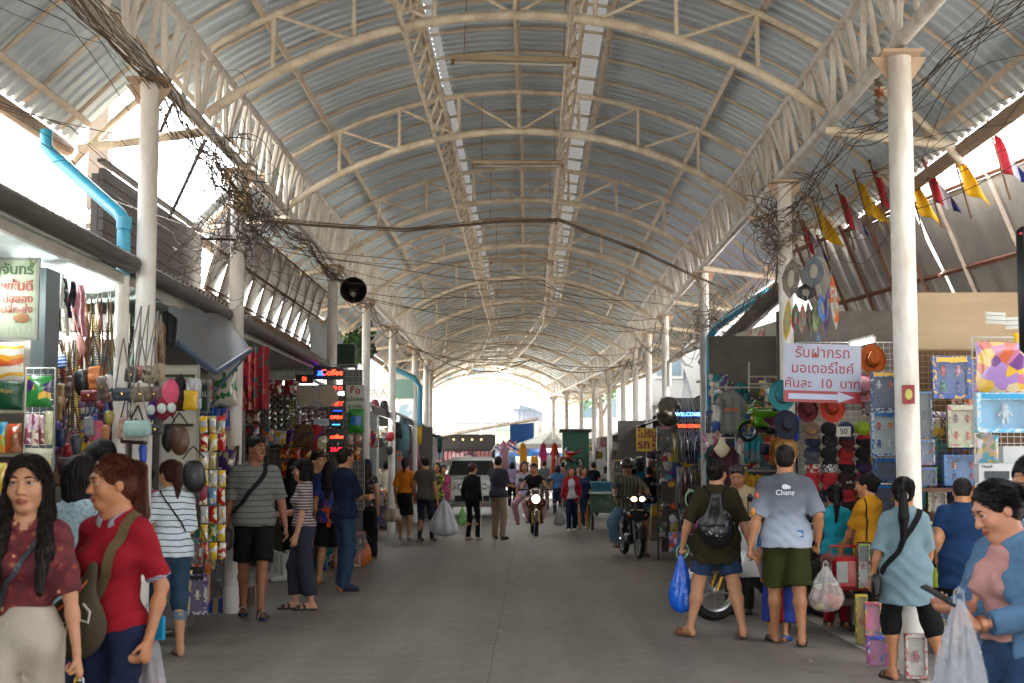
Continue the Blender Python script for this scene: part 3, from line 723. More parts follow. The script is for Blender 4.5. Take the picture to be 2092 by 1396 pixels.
    if hv<.013:
        B.cone(hd(-.03,-.072,.031),hd(.03,-.072,.031),.012*hs,.012*hs,.018)
        for q in (-1,1): B.ell(hd(q*.031,-.092,.011),V((.018,.014,.0105))*hs,rt,.012,'s')
        B.cone(hd(0,-.078,.016),hd(0,-.100,-.026),.0075*hs,.0125*hs,.012)
        for q in (-1,1): B.ell(hd(q*.0125,-.090,-.030),V((.0085,.010,.007))*hs,rt,.006)
        B.cone(hd(-.021,-.0755,-.0585),hd(0,-.0845,-.0565),.0045*hs,.0062*hs,.008); B.cone(hd(.021,-.0755,-.0585),hd(0,-.0845,-.0565),.0045*hs,.0062*hs,.008)
        B.cone(hd(-.015,-.0775,-.067),hd(0,-.0825,-.068),.005*hs,.0068*hs,.008); B.cone(hd(.015,-.0775,-.067),hd(0,-.0825,-.068),.005*hs,.0068*hs,.008)
        for q in (-1,1): B.ell(hd(q*.031,-.0745,.0205),V((.019,.0118,.0065))*hs,rt,.004); B.ell(hd(q*.031,-.0745,.0015),V((.017,.0108,.0040))*hs,rt,.004)
        if hv<.0:
            for q in (-1,1): B.ell(hd(q*.031,-.0745,.0185),V((.018,.0115,.0055))*hs,rt,.004); B.ell(hd(q*.031,-.0745,.0035),V((.016,.0105,.0035))*hs,rt,.004)
            B.cone(hd(-.02,-.0855,-.0618),hd(.02,-.0855,-.0618),.0016,.0016,.002,'s')
    Vt,Q=B.mesh(); pick=None
    sk=skinm(skin)
    C=Vt[Q].mean(1); Hm=np.array(HT); rel=(C-np.array(hc))@Hm/hs
    lip=(rel[:,1]<-.070)&((np.abs(rel[:,0])/.0255)**2+((rel[:,2]+.0625)/.0112)**2<1)
    body=mesh_obj('body',Vt,Q,[sk,skinm('94503f' if f else '8f5a42',.4)],root,lip.astype(np.int32))
    M4=Matrix.Translation(hc)@HT.to_4x4()@Matrix.Scale(hs,4)
    if hv<.013:
        for q in (-1,1):
            mb=MB(); mb.ell((q*.031,-.0715,.0105),(.0135,.0125,.0125),nu=16,nv=10,M=M4)
            e=mb.build('eye',mat('b5aaa0',rough=.25,var=.02),body,smooth=80)
            mb=MB(); mb.ell((q*.031-.0,-.0813,.0105),(.0066,.0034,.0066),nu=14,nv=8,M=M4); mb.build('iris',mat((.015,.009,.006),rough=.15,var=.1),e,smooth=80)
            mb=MB(); mb.tube([(q*.014,-.087,.029),(q*.024,-.0885,.0335),(q*.035,-.084,.0345),(q*.046,-.074,.030)],[.0026,.004,.0036,.0015],6,M=M4); mb.build('eyebrow',hairm(hcol if hcol<'30' else '1a100c'),body,smooth=80)
            if hv<.005:
                mb=MB(); mb.tube([(q*.016,-.0815,.0095),(q*.024,-.0868,.0152),(q*.034,-.0862,.0158),(q*.046,-.077,.011)],.0012,5,M=M4); mb.build('eyelash',hairm(),body)
    # hair
    def hairfield():
        lo2=[hc[a]-.16 for a in range(3)]; hi2=[hc[a]+.16 for a in range(3)]
        hl=hairlen
        if hair in('long','pony','longback','lowpony'):
            lo2[2]=hc.z-hl-.1; lo2[0]-=.06; hi2[0]+=.06; lo2[1]-=.08; hi2[1]+=.09
        Hf=Field(lo2,hi2,hv*1.15)
        if hair=='short':
            Hf.ell(hd(0,.018,.042),V((.079,.095,.083))*hs,rt,.01); Hf.ell(hd(0,.05,-.01),V((.068,.055,.06))*hs,rt,.02)
            Hf.ell(hd(0,-.050,.083),V((.056,.035,.028))*hs,rt,.02)
        else:
            Hf.ell(hd(0,.018,.040),V((.084,.099,.086))*hs,rt,.01); Hf.ell(hd(0,.045,-.01),V((.076,.064,.075))*hs,rt,.02)
        if hair=='short': Hf.ell(hd(0,-.095,-.02),V((.088,.080,.088))*hs,rt,.012,'s')
        elif hair in('long','bob'):
            Hf.ell(hd(.006,-.105,-.012),V((.058,.085,.096))*hs,rt,.012,'s')
        else: Hf.ell(hd(0,-.115,-.004),V((.084,.094,.094))*hs,rt,.012,'s'); Hf.ell(hd(0,-.085,-.055),V((.1,.088,.075))*hs,rt,.012,'s')
        if hair=='long' or hair=='longback':
            yo=-.0 if hair=='long' else .05
            for q in (-1,1):
                p0=hd(q*.062,.02+yo*.3,.01); p1=V((hc.x+q*.078*s,hc.y+.012+yo,hc.z-.12*s)); p2=V((hc.x+q*(.100 if hair=='long' else .07)*s,hc.y-.005+yo*1.6-(.085 if hair=='long' else 0),hc.z-hl*.62)); p3=V((hc.x+q*.092*s,hc.y-.03+yo*2-(.10 if hair=='long' else 0),hc.z-hl))
                Hf.cone(p0,p1,.035*hs,.036*s,.03); Hf.cone(p1,p2,.036*s,.034*s,.03); Hf.cone(p2,p3,.034*s,.016*s,.03)
            p0=hd(0,.07,.02); p1=V((hc.x,hc.y+.075,hc.z-.15)); p2=V((hc.x,hc.y+.11,hc.z-hl*.95))
            Hf.cone(p0,p1,.06*s,.065*s,.03); Hf.cone(p1,p2,.068*s,.04*s,.03,flat=(npv((0,1,0)),1.4))
        if hair in('pony','lowpony'):
            hz=.05 if hair=='pony' else -.03
            p0=hd(0,.095,hz); p1=hd(0,.128,hz+.005); p2=V((p1.x,p1.y+.012,p1.z-hl*.45)); p3=V((p1.x+.01,p1.y+.0,p1.z-hl))
            Hf.cone(p0,p1,.022*s,.03*s,.015); Hf.cone(p1,p2,.033*s,.040*s,.02); Hf.cone(p2,p3,.038*s,.012*s,.02)
        if hair=='bun': Hf.ell(hd(0,.115,.03),V((.040,.036,.04))*hs,rt,.012)
        if hair=='bob':
            for q in (-1,1): Hf.cone(hd(q*.062,.01,.0),hd(q*.07,-.012,-.085),.026*hs,.020*hs,.03)
            Hf.cone(hd(0,.05,.0),hd(0,.06,-.09),.06*hs,.058*hs,.03); Hf.cone(hd(-.055,.035,.0),hd(-.058,.03,-.09),.035*hs,.03*hs,.03); Hf.cone(hd(.055,.035,.0),hd(.058,.03,-.09),.035*hs,.03*hs,.03)
        cz=hc
        def st(X,Y,Z):
            a=np.arctan2(Y-cz.y,X-cz.x); rr=np.sqrt((X-cz.x)**2+(Y-cz.y)**2)
            return np.clip(rr/.06,0,1)*(.0022*np.sin(a*34+np.sin(Z*22)*2.5)+.0016*np.sin(a*71+Z*31)+.002*np.sin(X*60+Y*47+Z*18))
        if hair in('bun','pony','lowpony'): Hf.disp(lambda X,Y,Z: .35*st(X,Y,Z))
        elif hair!='short': Hf.disp(st)
        else: Hf.disp(lambda X,Y,Z:.0015*np.sin(X*210+np.sin(Z*170))*np.sin(Y*190+Z*80))
        return Hf
    if hair!='none':
        Hf=hairfield(); v,q=Hf.mesh()
        ho=mesh_obj('hair',v,q,hairm(hcol),root)
        ns=650 if D<8 else (170 if D<17 else 0)
        if ns:
            q_=random.Random(int(D*10)); mb=MB(); tie=hd(0,.11,.05 if hair=='pony' else -.02)
            def gr(p,e=.006): return V([Hf.val(p+V((e if a==0 else 0,e if a==1 else 0,e if a==2 else 0)))-Hf.val(p-V((e if a==0 else 0,e if a==1 else 0,e if a==2 else 0))) for a in range(3)])
            steps=int((hairlen+.16)/.026) if hair in('long','longback','pony','lowpony') else (7 if hair!='short' else 2)
            for i in range(ns):
                d=V((q_.gauss(0,1),q_.gauss(0,1)+.3,abs(q_.gauss(0,1))+.15)).normalized(); p=hc+d*.11; P=[]
                for k in range(steps):
                    for _ in range(2):
                        g=gr(p)
                        if g.length<1e-6: break
                        p=p-g.normalized()*max(-.012,min(.012,Hf.val(p)-.0015-.003*(i%7==0)))
                    if abs(Hf.val(p))>.02: break
                    P.append(p.copy()); g=gr(p).normalized() if gr(p).length>1e-6 else V((0,0,1))
                    w=V((0,0,-1)) if hair not in('pony','lowpony','bun') or p.y>tie.y-.01 else (tie-p).normalized()
                    if hair=='long' and p.z>hc.z+.05: w=V((1 if p.x>hc.x+.006 else -1,.3,-.5))
                    t=w-g*w.dot(g)
                    if t.length<.15: t=V((q_.gauss(0,.3),q_.gauss(0,.3),-1))
                    p=p+t.normalized()*(.026 if hair!='short' else .012)+V((q_.gauss(0,.0015),q_.gauss(0,.0015),0))
                if len(P)>2 or (hair=='short' and len(P)==2): mb.tube(P,[.0011]*(len(P)-1)+[.0003],3,cap=False)
            if mb.v: mb.build('hair_strands',hairm(hcol),ho,smooth=80)
    # shirt
    o=.014*s
    HZ=hem*s if not tuck else hipc.z+.085*s
    F=Field([lo[0],lo[1],hipc.z-.42],[hi[0],hi[1],NB.z+.07],vox)
    torso(F,o,.05)
    if not tuck and HZ<hipc.z+.05: F.ell(hipc+V((0,.005,-.01)),((.172 if f else .168)*fr*s+.018,(.122+belly*.5)*s*fr+.018,.17*s),T,.05); F.ell(hipc+T@V((0,.038,-.05))*s,(.132*s*fr+.018,.104*s*fr+.016,.12*s),T,.04)
    if HZ<hipc.z-.02:
        wx=(.172 if f else .165)*fr*s+o+flare; F.cone(hipc+V((-wx*.42,0,0)),V((hipc.x-wx*.45,hipc.y,HZ-.1)),wx*.55,wx*.57,.05); F.cone(hipc+V((wx*.42,0,0)),V((hipc.x+wx*.45,hipc.y,HZ-.1)),wx*.55,wx*.57,.05); F.cone(hipc,V((hipc.x,hipc.y+.01,HZ-.1)),.12*s*fr+flare*.7,.122*s*fr+flare*.7,.06)
    if flare: F.ell(tor(0,.0,.98),((.16)*fr*s+o+flare*.8,.115*s*fr+flare*.8,.13*s),T,.05)
    nr=.064*s+neck
    if not bare:
        for S0,E,W_ in ((SR,ER,WR),(SL_,EL,WL)):
            if sleeve<=0: continue
            if sleeve<=1: e=S0.lerp(E,sleeve); n_=(E-S0).normalized(); F.cone(S0,S0.lerp(E,sleeve+.12),au*1.05+o,au*1.02+o*1.7,.045,cuts=[(tuple(e),tuple(n_))])
            else:
                F.cone(S0,E,au*1.14+o,au*1.0+o,.025); t=sleeve-1; e=E.lerp(W_,t); n_=(W_-E).normalized(); F.cone(E,E.lerp(W_,min(1,t+.15)),au*.96+o,au*.75+o,.02,cuts=[(tuple(e),tuple(n_))])
    F.cut((0,0,HZ),(0,0,-1))
    if HZ>=hipc.z-.02 and leg!='none': pass
    up=T@V((0,0,1)); 
    F.cone(NB-up*.005+T@V((0,-.022-neck*.3,0)),NB+up*.12,nr,nr+.03,.006,'s')
    am=.006 if D<8 else (.005 if D<30 else .003)
    ph=rnd.uniform(0,6)
    F.disp(lambda X,Y,Z: am*(np.sin(X*23+Z*38+ph+2*np.sin(Z*11+Y*9))*.6+.6*np.sin(Z*61-X*37+1.5*np.sin(X*17+ph))*np.clip((1.25*s-Z)*4,.15,1)))
    v,q=F.mesh(); sm=shirt if isinstance(shirt,bpy.types.Material) else cloth(shirt)
    if len(v): mesh_obj('shirt',v,q,sm,root)
    if jacket:
        jm,jsl,jhem,gap=jacket; o2=.031*s; F0=F; F=Field([lo[0],lo[1],hipc.z-.42],[hi[0],hi[1],NB.z+.07],vox)
        torso(F,o2,.05)
        if jhem*s<hipc.z: F.ell(hipc+V((0,.005,-.03)),(.172*fr*s+.028,.122*s*fr+.028,.22*s),T,.05)
        for S0,E,W_ in ((SR,ER,WR),(SL_,EL,WL)):
            F.cone(S0,E,au*1.1+o2,au*1.05+o2,.03); t=jsl-1; e=E.lerp(W_,t); n_=(W_-E).normalized(); F.cone(E,E.lerp(W_,min(1.1,t+.15)),au*1.0+o2,au*.8+o2,.02,cuts=[(tuple(e),tuple(n_))])
        F.cut((0,0,jhem*s),(0,0,-1))
        F.cone(tor(0,-.16,.7),tor(0,-.13,1.34),gap*1.3,gap,.006,'s'); F.cone(NB+T@V((0,-.02,0)),NB+up*.12,nr,nr+.03,.006,'s')
        F.disp(lambda X,Y,Z: .0038*(np.sin(X*29+Z*44+ph+2*np.sin(Z*13+Y*9))*.6+.5*np.sin(Z*71-X*37+1.5*np.sin(Y*27+ph))))
        v,q=F.mesh(); mesh_obj('jacket',v,q,jm,root)
    if belt:
        mb=MB(); mb.lathe([(.150*s,0),(.155*s,.02),(.15*s,.045)],20,Matrix.Translation(hipc+V((0,.005,.06*s))),sx=fr*1.13,sy=.86); mb.box(hipc+V((-.04,.155*s,-.03)),(.05,.012,.2)); mb.build('sash',cloth(belt),root)
    # lower garment
    pm=pants if isinstance(pants,bpy.types.Material) else cloth(pants)
    G=Field([lo[0],lo[1],-.02 if hip is None else lo[2]],[hi[0],hi[1],hipc.z+.2],vox)
    wz=(hipc.z+.12*s) if tuck else min(hipc.z+.10*s,HZ+.035*s)
    ob=.016 if tuck else 0
    for c_,r_ in ((.05,(.130 if f else .148)),(-.0,(.160 if f else .155)),(-.05,(.16 if f else .155))):
        G.ell(hipc+T@V((0,.005,c_))*s,(r_*fr*s+.011+ob,(.112+belly*.6)*s*fr+.008+ob,.10*s),T,.04)
    G.ell(hipc+T@V((0,0,.09))*s,((.132 if f else .15)*fr*s+ob,(.094+belly)*s*fr+ob,.1*s),T,.04); G.ell(hipc+T@V((0,.038,-.03))*s,(.128*s*fr+.01,.098*s*fr+.01,.11*s),T,.04)
    lz=lend*s
    for i in (0,1):
        if leg=='none': continue
        if leg=='skirt':
            continue
        long_=leg=='long'; a_up=tr+.012; kn_r=.056*thin*s+lw+.004
        if long_ or lz<K[i].z:
            G.cone(hj[i],K[i],a_up,kn_r,.045); 
            e=K[i]; n_=(A[i]-K[i]).normalized(); tt=(K[i].z-lz)/max(.02,(K[i].z-A[i].z)) if hip is None else .93
            e=K[i].lerp(A[i],min(tt,1.05)); G.cone(K[i],K[i].lerp(A[i],min(tt,1.05)+.1),kn_r,.042*s+lw*1.25,.03,cuts=[(tuple(e),tuple(n_))])
        else:
            tt=(hj[i].z-lz)/max(.05,(hj[i].z-K[i].z)) if hip is None else .75
            e=hj[i].lerp(K[i],tt); n_=(K[i]-hj[i]).normalized(); G.cone(hj[i],hj[i].lerp(K[i],tt+.15),a_up,kn_r+.012+lw*.8,.045,cuts=[(tuple(e),tuple(n_))])
    if leg=='skirt':
        wx=.16*s*fr; 
        for q in (-1,0,1): G.cone(hipc+V((q*.05,0,0)),V((hipc.x+q*(.07+lw)*s,hipc.y-.0,lz-.05)),.105*s*fr,.1*s*fr+lw*1.2,.05,cuts=[((0,0,lz),(0,0,-1))])
    G.cut((0,0,wz),tuple(T@V((0,0,1))) if False else (0,0,1))
    if D<8: G.disp(lambda X,Y,Z: .0045*np.sin(X*46+1.2*np.sin(Z*7+ph))*np.clip((hipc.z-Z)*8,0,1)+.005*np.exp(-((Z-hipc.z+.16+.5*np.abs(X))/.02)**2))
    G.disp(lambda X,Y,Z: .0045*(np.sin(X*31+Z*14+ph+2*np.sin(Z*9))*.5+.5*np.sin(Z*43+X*19+Y*15+1.5*np.sin(Y*13+ph))))
    v,q=G.mesh()
    if len(v): mesh_obj({'skirt':'skirt','short':'shorts'}.get(leg,'trousers'),v,q,pm,root)
    # shoes
    for i in (0,1):
        if A[i].z<-.0 or shoe=='none': continue
        Fd=FD[i]; sx=V((-Fd.y,Fd.x,0)); base=A[i]+V((0,0,-.075*s)); rz=math.atan2(Fd.y,Fd.x)+PI/2
        M_=Matrix.Translation(base)@Matrix.Rotation(rz,4,'Z')@Matrix.Scale(s,4); mb=MB()
        smt=shoes if isinstance(shoes,bpy.types.Material) else mat(shoes,rough=.6,bump=.1)
        sole=[(.028,.045),(.038,.02),(.036,-.03),(.045,-.10),(.046,-.15),(.035,-.19),(.012,-.212),(-.012,-.212),(-.034,-.19),(-.042,-.15),(-.040,-.10),(-.034,-.03),(-.036,.02),(-.026,.045),(0,.058)]
        if shoe in('slide','sandal'):
            n=len(sole); mb.add([(x,y,.0) for x,y in sole]+[(x,y,.024) for x,y in sole],[tuple(range(n)),tuple(range(2*n-1,n-1,-1))]+[(k,k+n,(k+1)%n+n,(k+1)%n) for k in range(n)],M_)
            so=mb.build('shoe',smt,root)
            for (y0,y1,h) in (((-.145,-.075,.065),) if shoe=='slide' else ((-.165,-.13,.05),(-.10,-.07,.065),)):
                mb=MB(); mb.grid(lambda u,v: ((u*2-1)*.047,y0+(y1-y0)*v,.012+h*math.sin(PI*u)**.6),12,3,M_); st=mb.build('strap',shoes if False else (mat('d9dbe0',rough=.6) if shoe=='slide' else smt),so,smooth=60)
        else:
            Sf=Field([-.07,-.26,-.002],[.07,.1,.13],.007 if D<17 else .012)
            Sf.cone((0,.015,.04),(0,-.16,.030),.040,.038,.01); Sf.cone((0,.01,.05),(0,-.0,.10),.040,.038,.02); Sf.cone((0,-.03,.055),(0,-.13,.038),.035,.03,.02); Sf.cone((.0,-.14,.026),(0,-.175,.024),.042,.034,.01); Sf.cut((0,0,.0),(0,0,-1)); Sf.cut((0,0,.10),(0,0,1))
            v,q=Sf.mesh(); so=mesh_obj('shoe',v,q,smt,root); so.matrix_local=M_
    if collar:
        mb=MB(); 
        def cf(u,v):
            a=-PI/2+.28+u*(2*PI-.56); rr=nr*1.02+.012*v+.004; p=V((math.cos(a)*rr,math.sin(a)*rr*1.02-.016,.018-.035*v-(.04*max(0,-math.sin(a))**2)))
            return NB+T@p+V((0,0,.004))
        mb.grid(cf,28,3); cl=mb.build('collar',collar if isinstance(collar,bpy.types.Material) else cloth(collar),root,smooth=60)
        so_=cl.modifiers.new('s','SOLIDIFY'); so_.thickness=.004
    if cap:
        mb=MB(); mb.ell((0,.016,.052),(.089,.105,.078),nu=24,nv=14,zmin=-.08,M=M4)
        k=mb.build('cap',cap if isinstance(cap,bpy.types.Material) else cloth(cap),root,smooth=60)
        mb=MB(); mb.grid(lambda u,v:((u*2-1)*.072,-.075-.075*v*math.sqrt(max(0,1-(u*2-1)**2*.75)),.047-.012*(u*2-1)**2*2-.012*v),14,5,M4)
        b=mb.build('brim',cap if isinstance(cap,bpy.types.Material) else cloth(cap),k,smooth=60); so_=b.modifiers.new('s','SOLIDIFY'); so_.thickness=.004
    if glasses:
        mb=MB(); z={'eyes':.012,'top':.085}[glasses]; y=-.094 if glasses=='eyes' else -.085
        for q in (-1,1): mb.ell((q*.031,y,z),(.024,.006,.016),nu=14,nv=8,M=M4); mb.tube([(q*.05,y,z+.004),(q*.078,-.03,z+.006),(q*.082,.01,z+.004)],.002,5,M=M4)
        mb.tube([(-.01,y-.003,z+.004),(.01,y-.003,z+.004)],.002,5,M=M4); mb.build('sunglasses',mat((.01,.01,.012),rough=.1),root,smooth=70)
    inf=dict(root=root,F=F,G=G,B=B,NB=NB,hipc=hipc,WR=WR,WL=WL,ER=ER,EL=EL,SR=SR,SL=SL_,hc=hc,T=T,s=s,tor=tor,hd=hd,K=K,A=A,FD=FD,hs=hs,M4=M4)
    return inf
def onbody(I,p,off=.008,G=False):
    """slide a point onto the clothes"""
    p=V(p)
    fs=[I['F'],I['B']]+([I['G']] if G else [])
    val=lambda q: min(f.val(q) for f in fs)
    for _ in range(14):
        v=val(p); e=.006; g=V([val(p+V((e,0,0)))-val(p-V((e,0,0))),val(p+V((0,e,0)))-val(p-V((0,e,0))),val(p+V((0,0,e)))-val(p-V((0,0,e)))])
        if g.length<1e-6: break
        if abs(v)>.4: p=p*.97+V((0,0,p.z*.03)); continue
        p=p-g.normalized()*(v-off)*.8
    return p
def strap(I,pts,w,m,parent,name='strap',n=28,off=.007,G=False):
    """flat band following the clothes through the given local points"""
    P=[V(p) for p in pts]; path=[]
    for i in range(n+1):
        t=i/n*(len(P)-1); k=min(int(t),len(P)-2); path.append(onbody(I,P[k].lerp(P[k+1],t-k),off,G))
    for _ in range(2): path=[path[0]]+[(path[i-1]+path[i]*2+path[i+1])/4 for i in range(1,n)]+[path[-1]]
    vs=[];fs=[]
    for i,p in enumerate(path):
        t=(path[min(i+1,n)]-path[max(i-1,0)]).normalized()
        q=onbody(I,p+V((0,0,0)),off+.02,G)-p
        nr=q.normalized() if q.length>1e-4 else V((0,-1,0)); sd=t.cross(nr)
        if sd.length<1e-4: sd=V((1,0,0))
        sd.normalize()
        for a,b in ((-w/2,0),(w/2,0),(w/2,.004),(-w/2,.004)): vs.append(p+sd*a+nr*b)
    for i in range(n):
        for k in range(4): fs.append((i*4+k,i*4+(k+1)%4,(i+1)*4+(k+1)%4,(i+1)*4+k))
    mb=MB(); mb.add(vs,fs); o=mb.build(name,m,parent); return o
# ---------------------------------------------------------------- the people
def gp(px,py,off=0):
    g=gnd(px,py); return (g.x,g.y+off,0)
def dp(px,D): p=at(px,950,D); return (p.x,D,0)
def stripes(a,b,n,w=.2,axis=2,warp=0): return ramp_mat('bands',[b,a],n,.85,pos=[0,w],axis=axis,bump=.15,warp=warp)
denim=lambda c='24405c': mat(c,rough=.85,var=.45,sc=14,bump=.3,bsc=120)
floral=ramp_mat('spots',['c8a57c','8a4a30','6a1f26','551a22'],21,.8,pos=[0,.16,.30,.62],bump=.15)
# front left pair
P1=person('young woman with long dark hair, maroon floral shirt and cream trousers at front left',dp(60,5.75),1.55,8,'f',D=6,vox=.0055,feet=((-.1,-.18),(.09,.18)),rh=(-.27,.0,.86),lh=(.235,-.05,.845),thin=.86,curl=(.5,1.35),head=(-5,2,0),hair='long',hairlen=.42,hcol='1c120e',skin='c08a68',shirt=floral,sleeve=.93,tuck=True,pants='b3a898',lw=.035,collar=floral,shoe='shoe')
P2=person('woman in a red polo shirt and navy trousers looking aside at the front left',dp(238,6.1),1.55,-20,'f',D=6,vox=.0055,rh=(-.22,-.08,.92),lh=(.205,.0,.87),curl=(.5,.8),head=(-36,4,3),hair='pony',hairlen=.42,hcol='4a2213',skin='b47a55',shirt='8e1220',sleeve=.82,hem=.90,pants='141d38',collar='8f8f98',neck=-.004,thin=.9,shoe='shoe')
mb=MB()
for sd_ in (1,-1):
    a=P2['SL' if sd_>0 else 'SR']; b=P2['EL' if sd_>0 else 'ER']; d=(b-a).normalized(); c=a.lerp(b,.80)
    rr=.0585*P2['s']; mb.tube([c-d*.004,c+d*.012],rr,20)
mb.build('sleeve_trim',stripes('8e8fa0','5a2a50',90,.3),P2['root'])
person('woman in a pale blue patterned blouse with a black bob behind the red polo shirt',dp(163,7.5),1.56,170,'f',D=8,hair='bob',shirt=ramp_mat('spots',['5e7684','8ba3ae','9fb2bb'],40,.8,pos=[0,.2,.5]),sleeve=.9,hem=.85,collar='9fb2bb',pants='28384a')
person('person with black hair pulled back, mostly hidden behind the red polo shirt',dp(206,8.2),1.66,-150,'f',D=9,hair='bun',shirt='2a2a33',pants='20222a')
person('dark haired woman with her face in profile between the ponytailed shoppers at left',dp(292,12.3),1.50,-60,'f',D=12,head=(-15,15,0),hair='bun',shirt='7a2430',pants='20222a')
P5=person('woman with a reddish ponytail in a white and navy striped blouse and rolled jeans',dp(352,11.5),1.55,-155,'f',D=9,feet=((-.09,.05),(.13,-.02)),head=(25,12,0),hair='pony',hcol='3b1a10',hairlen=.3,shirt=stripes('c3ccd2','20242e',21,.16,warp=.06),sleeve=.98,hem=.86,flare=.02,pants=denim('1f3a52'),leg='long',lend=.36,lw=.014,shoe='sandal',shoes='3a3230',rh=(-.1,-.25,1.0),lh=(.2,-.2,1.0),skin='b88460')
mb=MB(); 
for i in (0,1):
    k=P5['K'][i].lerp(P5['A'][i],.33); mb.lathe([(.062,-.03),(.066,0),(.062,.035)],16,Matrix.Translation(k))
mb.build('rolled_cuff',denim('5d7383'),P5['root'])
P6=person('tall man in a grey striped T-shirt and black shorts walking with a shoulder bag',gp(516,1262),1.80,12,'m',D=12,feet=((-.09,.2),(.07,-.18)),fyaw=(0,10),head=(42,0,0),hair='short',hcol='0d0908',skin='8a5a40',shirt=stripes('6c6c68','383738',17,.14,warp=.03),sleeve=.92,hem=.86,flare=.02,pants='0c0c0e',leg='short',lend=.53,lw=.02,shoe='slide',shoes='16233c',rh=(-.27,.05,.80),lh=(.29,-.05,.86),thin=.98)
P7=person('woman in a black cap, striped top and wide slate trousers facing left',gp(617,1246),1.57,-75,'f',D=14,feet=((-.08,-.06),(.08,.1)),head=(-10,0,0),hair='bob',cap='0b0b0c',shirt=stripes('5e4c50','b9b0b0',33,.35),sleeve=.85,hem=.95,pants='2e303c',lend=.17,lw=.03,shoe='sandal',shoes='1c1512',lh=(.16,-.1,.82),rh=(-.12,-.28,1.08),skin='bd8b6c')
person('person dressed all in black standing behind the woman in the cap',dp(600,19.5),1.60,175,'f',D=20,hair='long',shirt='0a0a0b',sleeve=1.9,pants='0a0a0b',hem=.8)
person('man in a plain navy T-shirt looking right behind the sash wearer',dp(646,20.8),1.68,25,'m',D=20,head=(35,0,0),hair='short',shirt='16264a',pants='11141c',leg='short',lend=.5,shoes='123a78',skin='b9855f')
person('woman with long black hair in a bright blue and purple jersey with an orange sash',gp(672,1192),1.56,168,'f',D=17,feet=((-.13,.0),(.13,.05)),hair='longback',hairlen=.36,shirt=ramp_mat('noise',['0d1020','14306e','5a2a6a','a04a3a','101830'],6,.6,pos=[0,.4,.52,.6,.66],warp=1),hem=.84,pants='0b0b0d',leg='short',lend=.52,lw=.03,shoe='sandal',belt='d9480f',skin='a8744f')
P11=person('man in a navy polo with white collar and blue jeans, arms folded, seen from behind',gp(702,1208),1.72,125,'m',D=16,feet=((-.1,.05),(.12,-.03)),fyaw=(0,15),head=(10,-3,0),hair='short',hcol='15100e',shirt='101a34',sleeve=.95,hem=.86,collar='aab4c0',pants=denim('1a3450'),lw=.018,rh=(.10,-.23,1.17),lh=(-.10,-.23,1.12),re=(-1,.3,-.6),le=(1,.3,-.6),shoes='18263a',curl=(1,1))
person('woman with very long brown hair and a navy cap in loose black trousers',gp(747,1144),1.60,172,'f',D=22,feet=((-.13,.05),(.1,-.1)),hair='longback',hairlen=.62,hcol='2c1a13',cap='14203c',shirt=ramp_mat('spots',['b99a90','3a2a34','241c28'],26,.8,pos=[0,.3,.5]),sleeve=.25,hem=.9,pants='0c0c0e',lw=.03)
person('woman in a cream lace blouse and long black skirt by the left stalls',gp(790,1084),1.60,165,'f',D=32,hair='bun',shirt='b8ab98',sleeve=1.4,hem=.95,pants='0c0c0e',leg='skirt',lend=.2,lw=.03,thin=1.05)
person('woman in an orange blouse and black knee length skirt with a dark ponytail',gp(827,1103),1.66,178,'f',D=28,feet=((-.1,.1),(.1,-.1)),hair='pony',hairlen=.24,hcol='1d120e',shirt='b8680c',sleeve=.95,hem=.97,pants='0c0c0e',leg='skirt',lend=.52,shoes='8a8f96')
person('man in glasses and a taupe T-shirt carrying big white bags',gp(868,1107),1.68,160,'m',D=27,feet=((-.13,-.05),(.1,.05)),head=(45,0,0),hair='short',glasses='eyes',shirt='4e4740',hem=.84,pants='1d2030',lw=0,thin=.9,rh=(-.27,.0,.83),shoes='3a2f28')
person('woman in a yellow and black patterned shirt beside the left edge of the pickup',dp(893,32),1.56,-10,'f',D=30,hair='bob',shirt=ramp_mat('cells',['6f7a1c','2a2418','a09a30','3c3a18'],24,.8),sleeve=1.5,hem=.8,pants='2a2622',lh=(-.02,-.3,1.1),rh=(.02,-.3,1.1))
person('person in a pink top just left of the pickup',dp(906,36),1.5,0,'f',D=34,hair='bun',shirt='a03c66',pants='8a3a5a')
P17=person('youth in a black tracksuit with white stripes down the sleeves and legs',gp(965,1104),1.54,150,'m',D=27,feet=((-.14,0),(.13,-.02)),hair='short',hcol='3a1a18',shirt='0c0c0f',sleeve=1.9,hem=.85,pants='0c0c10',lw=.006,thin=.86,shoes='b09c92',shoe='shoe')
mb=MB()
for q in (-.012,0,.012):
    a,e,w=P17['SR'],P17['ER'],P17['WR']; o=V((-.062,0,0))
    mb.tube([a+o+V((0,q,.02)),a.lerp(e,.5)+o*.95+V((0,q,0)),e+o*.9+V((0,q,0)),w+o*.75+V((0,q,0))],.0042,4)
    k,an=P17['K'][0],P17['A'][0]; h=P17['hipc']+V((-.19,0,-.05)); mb.tube([h+V((0,q,0)),k+V((-.075,q,0)),an+V((-.062,q,0))],.004,4)
mb.build('stripes',cloth('c9c9c9'),P17['root'])
person('man in a charcoal T-shirt and khaki trousers standing in front of the pickup',gp(1018,1103),1.69,148,'m',D=27,feet=((-.11,.02),(.12,-.05)),fyaw=(-5,20),head=(30,0,0),hair='short',glasses='eyes',shirt='2c2d36',sleeve=.9,hem=.86,pants='8a7660',lw=.012,rh=(.1,-.27,1.12),lh=(-.08,-.28,1.1),re=(-1,.2,-.6),le=(1,.2,-.6),shoes='1a1512')
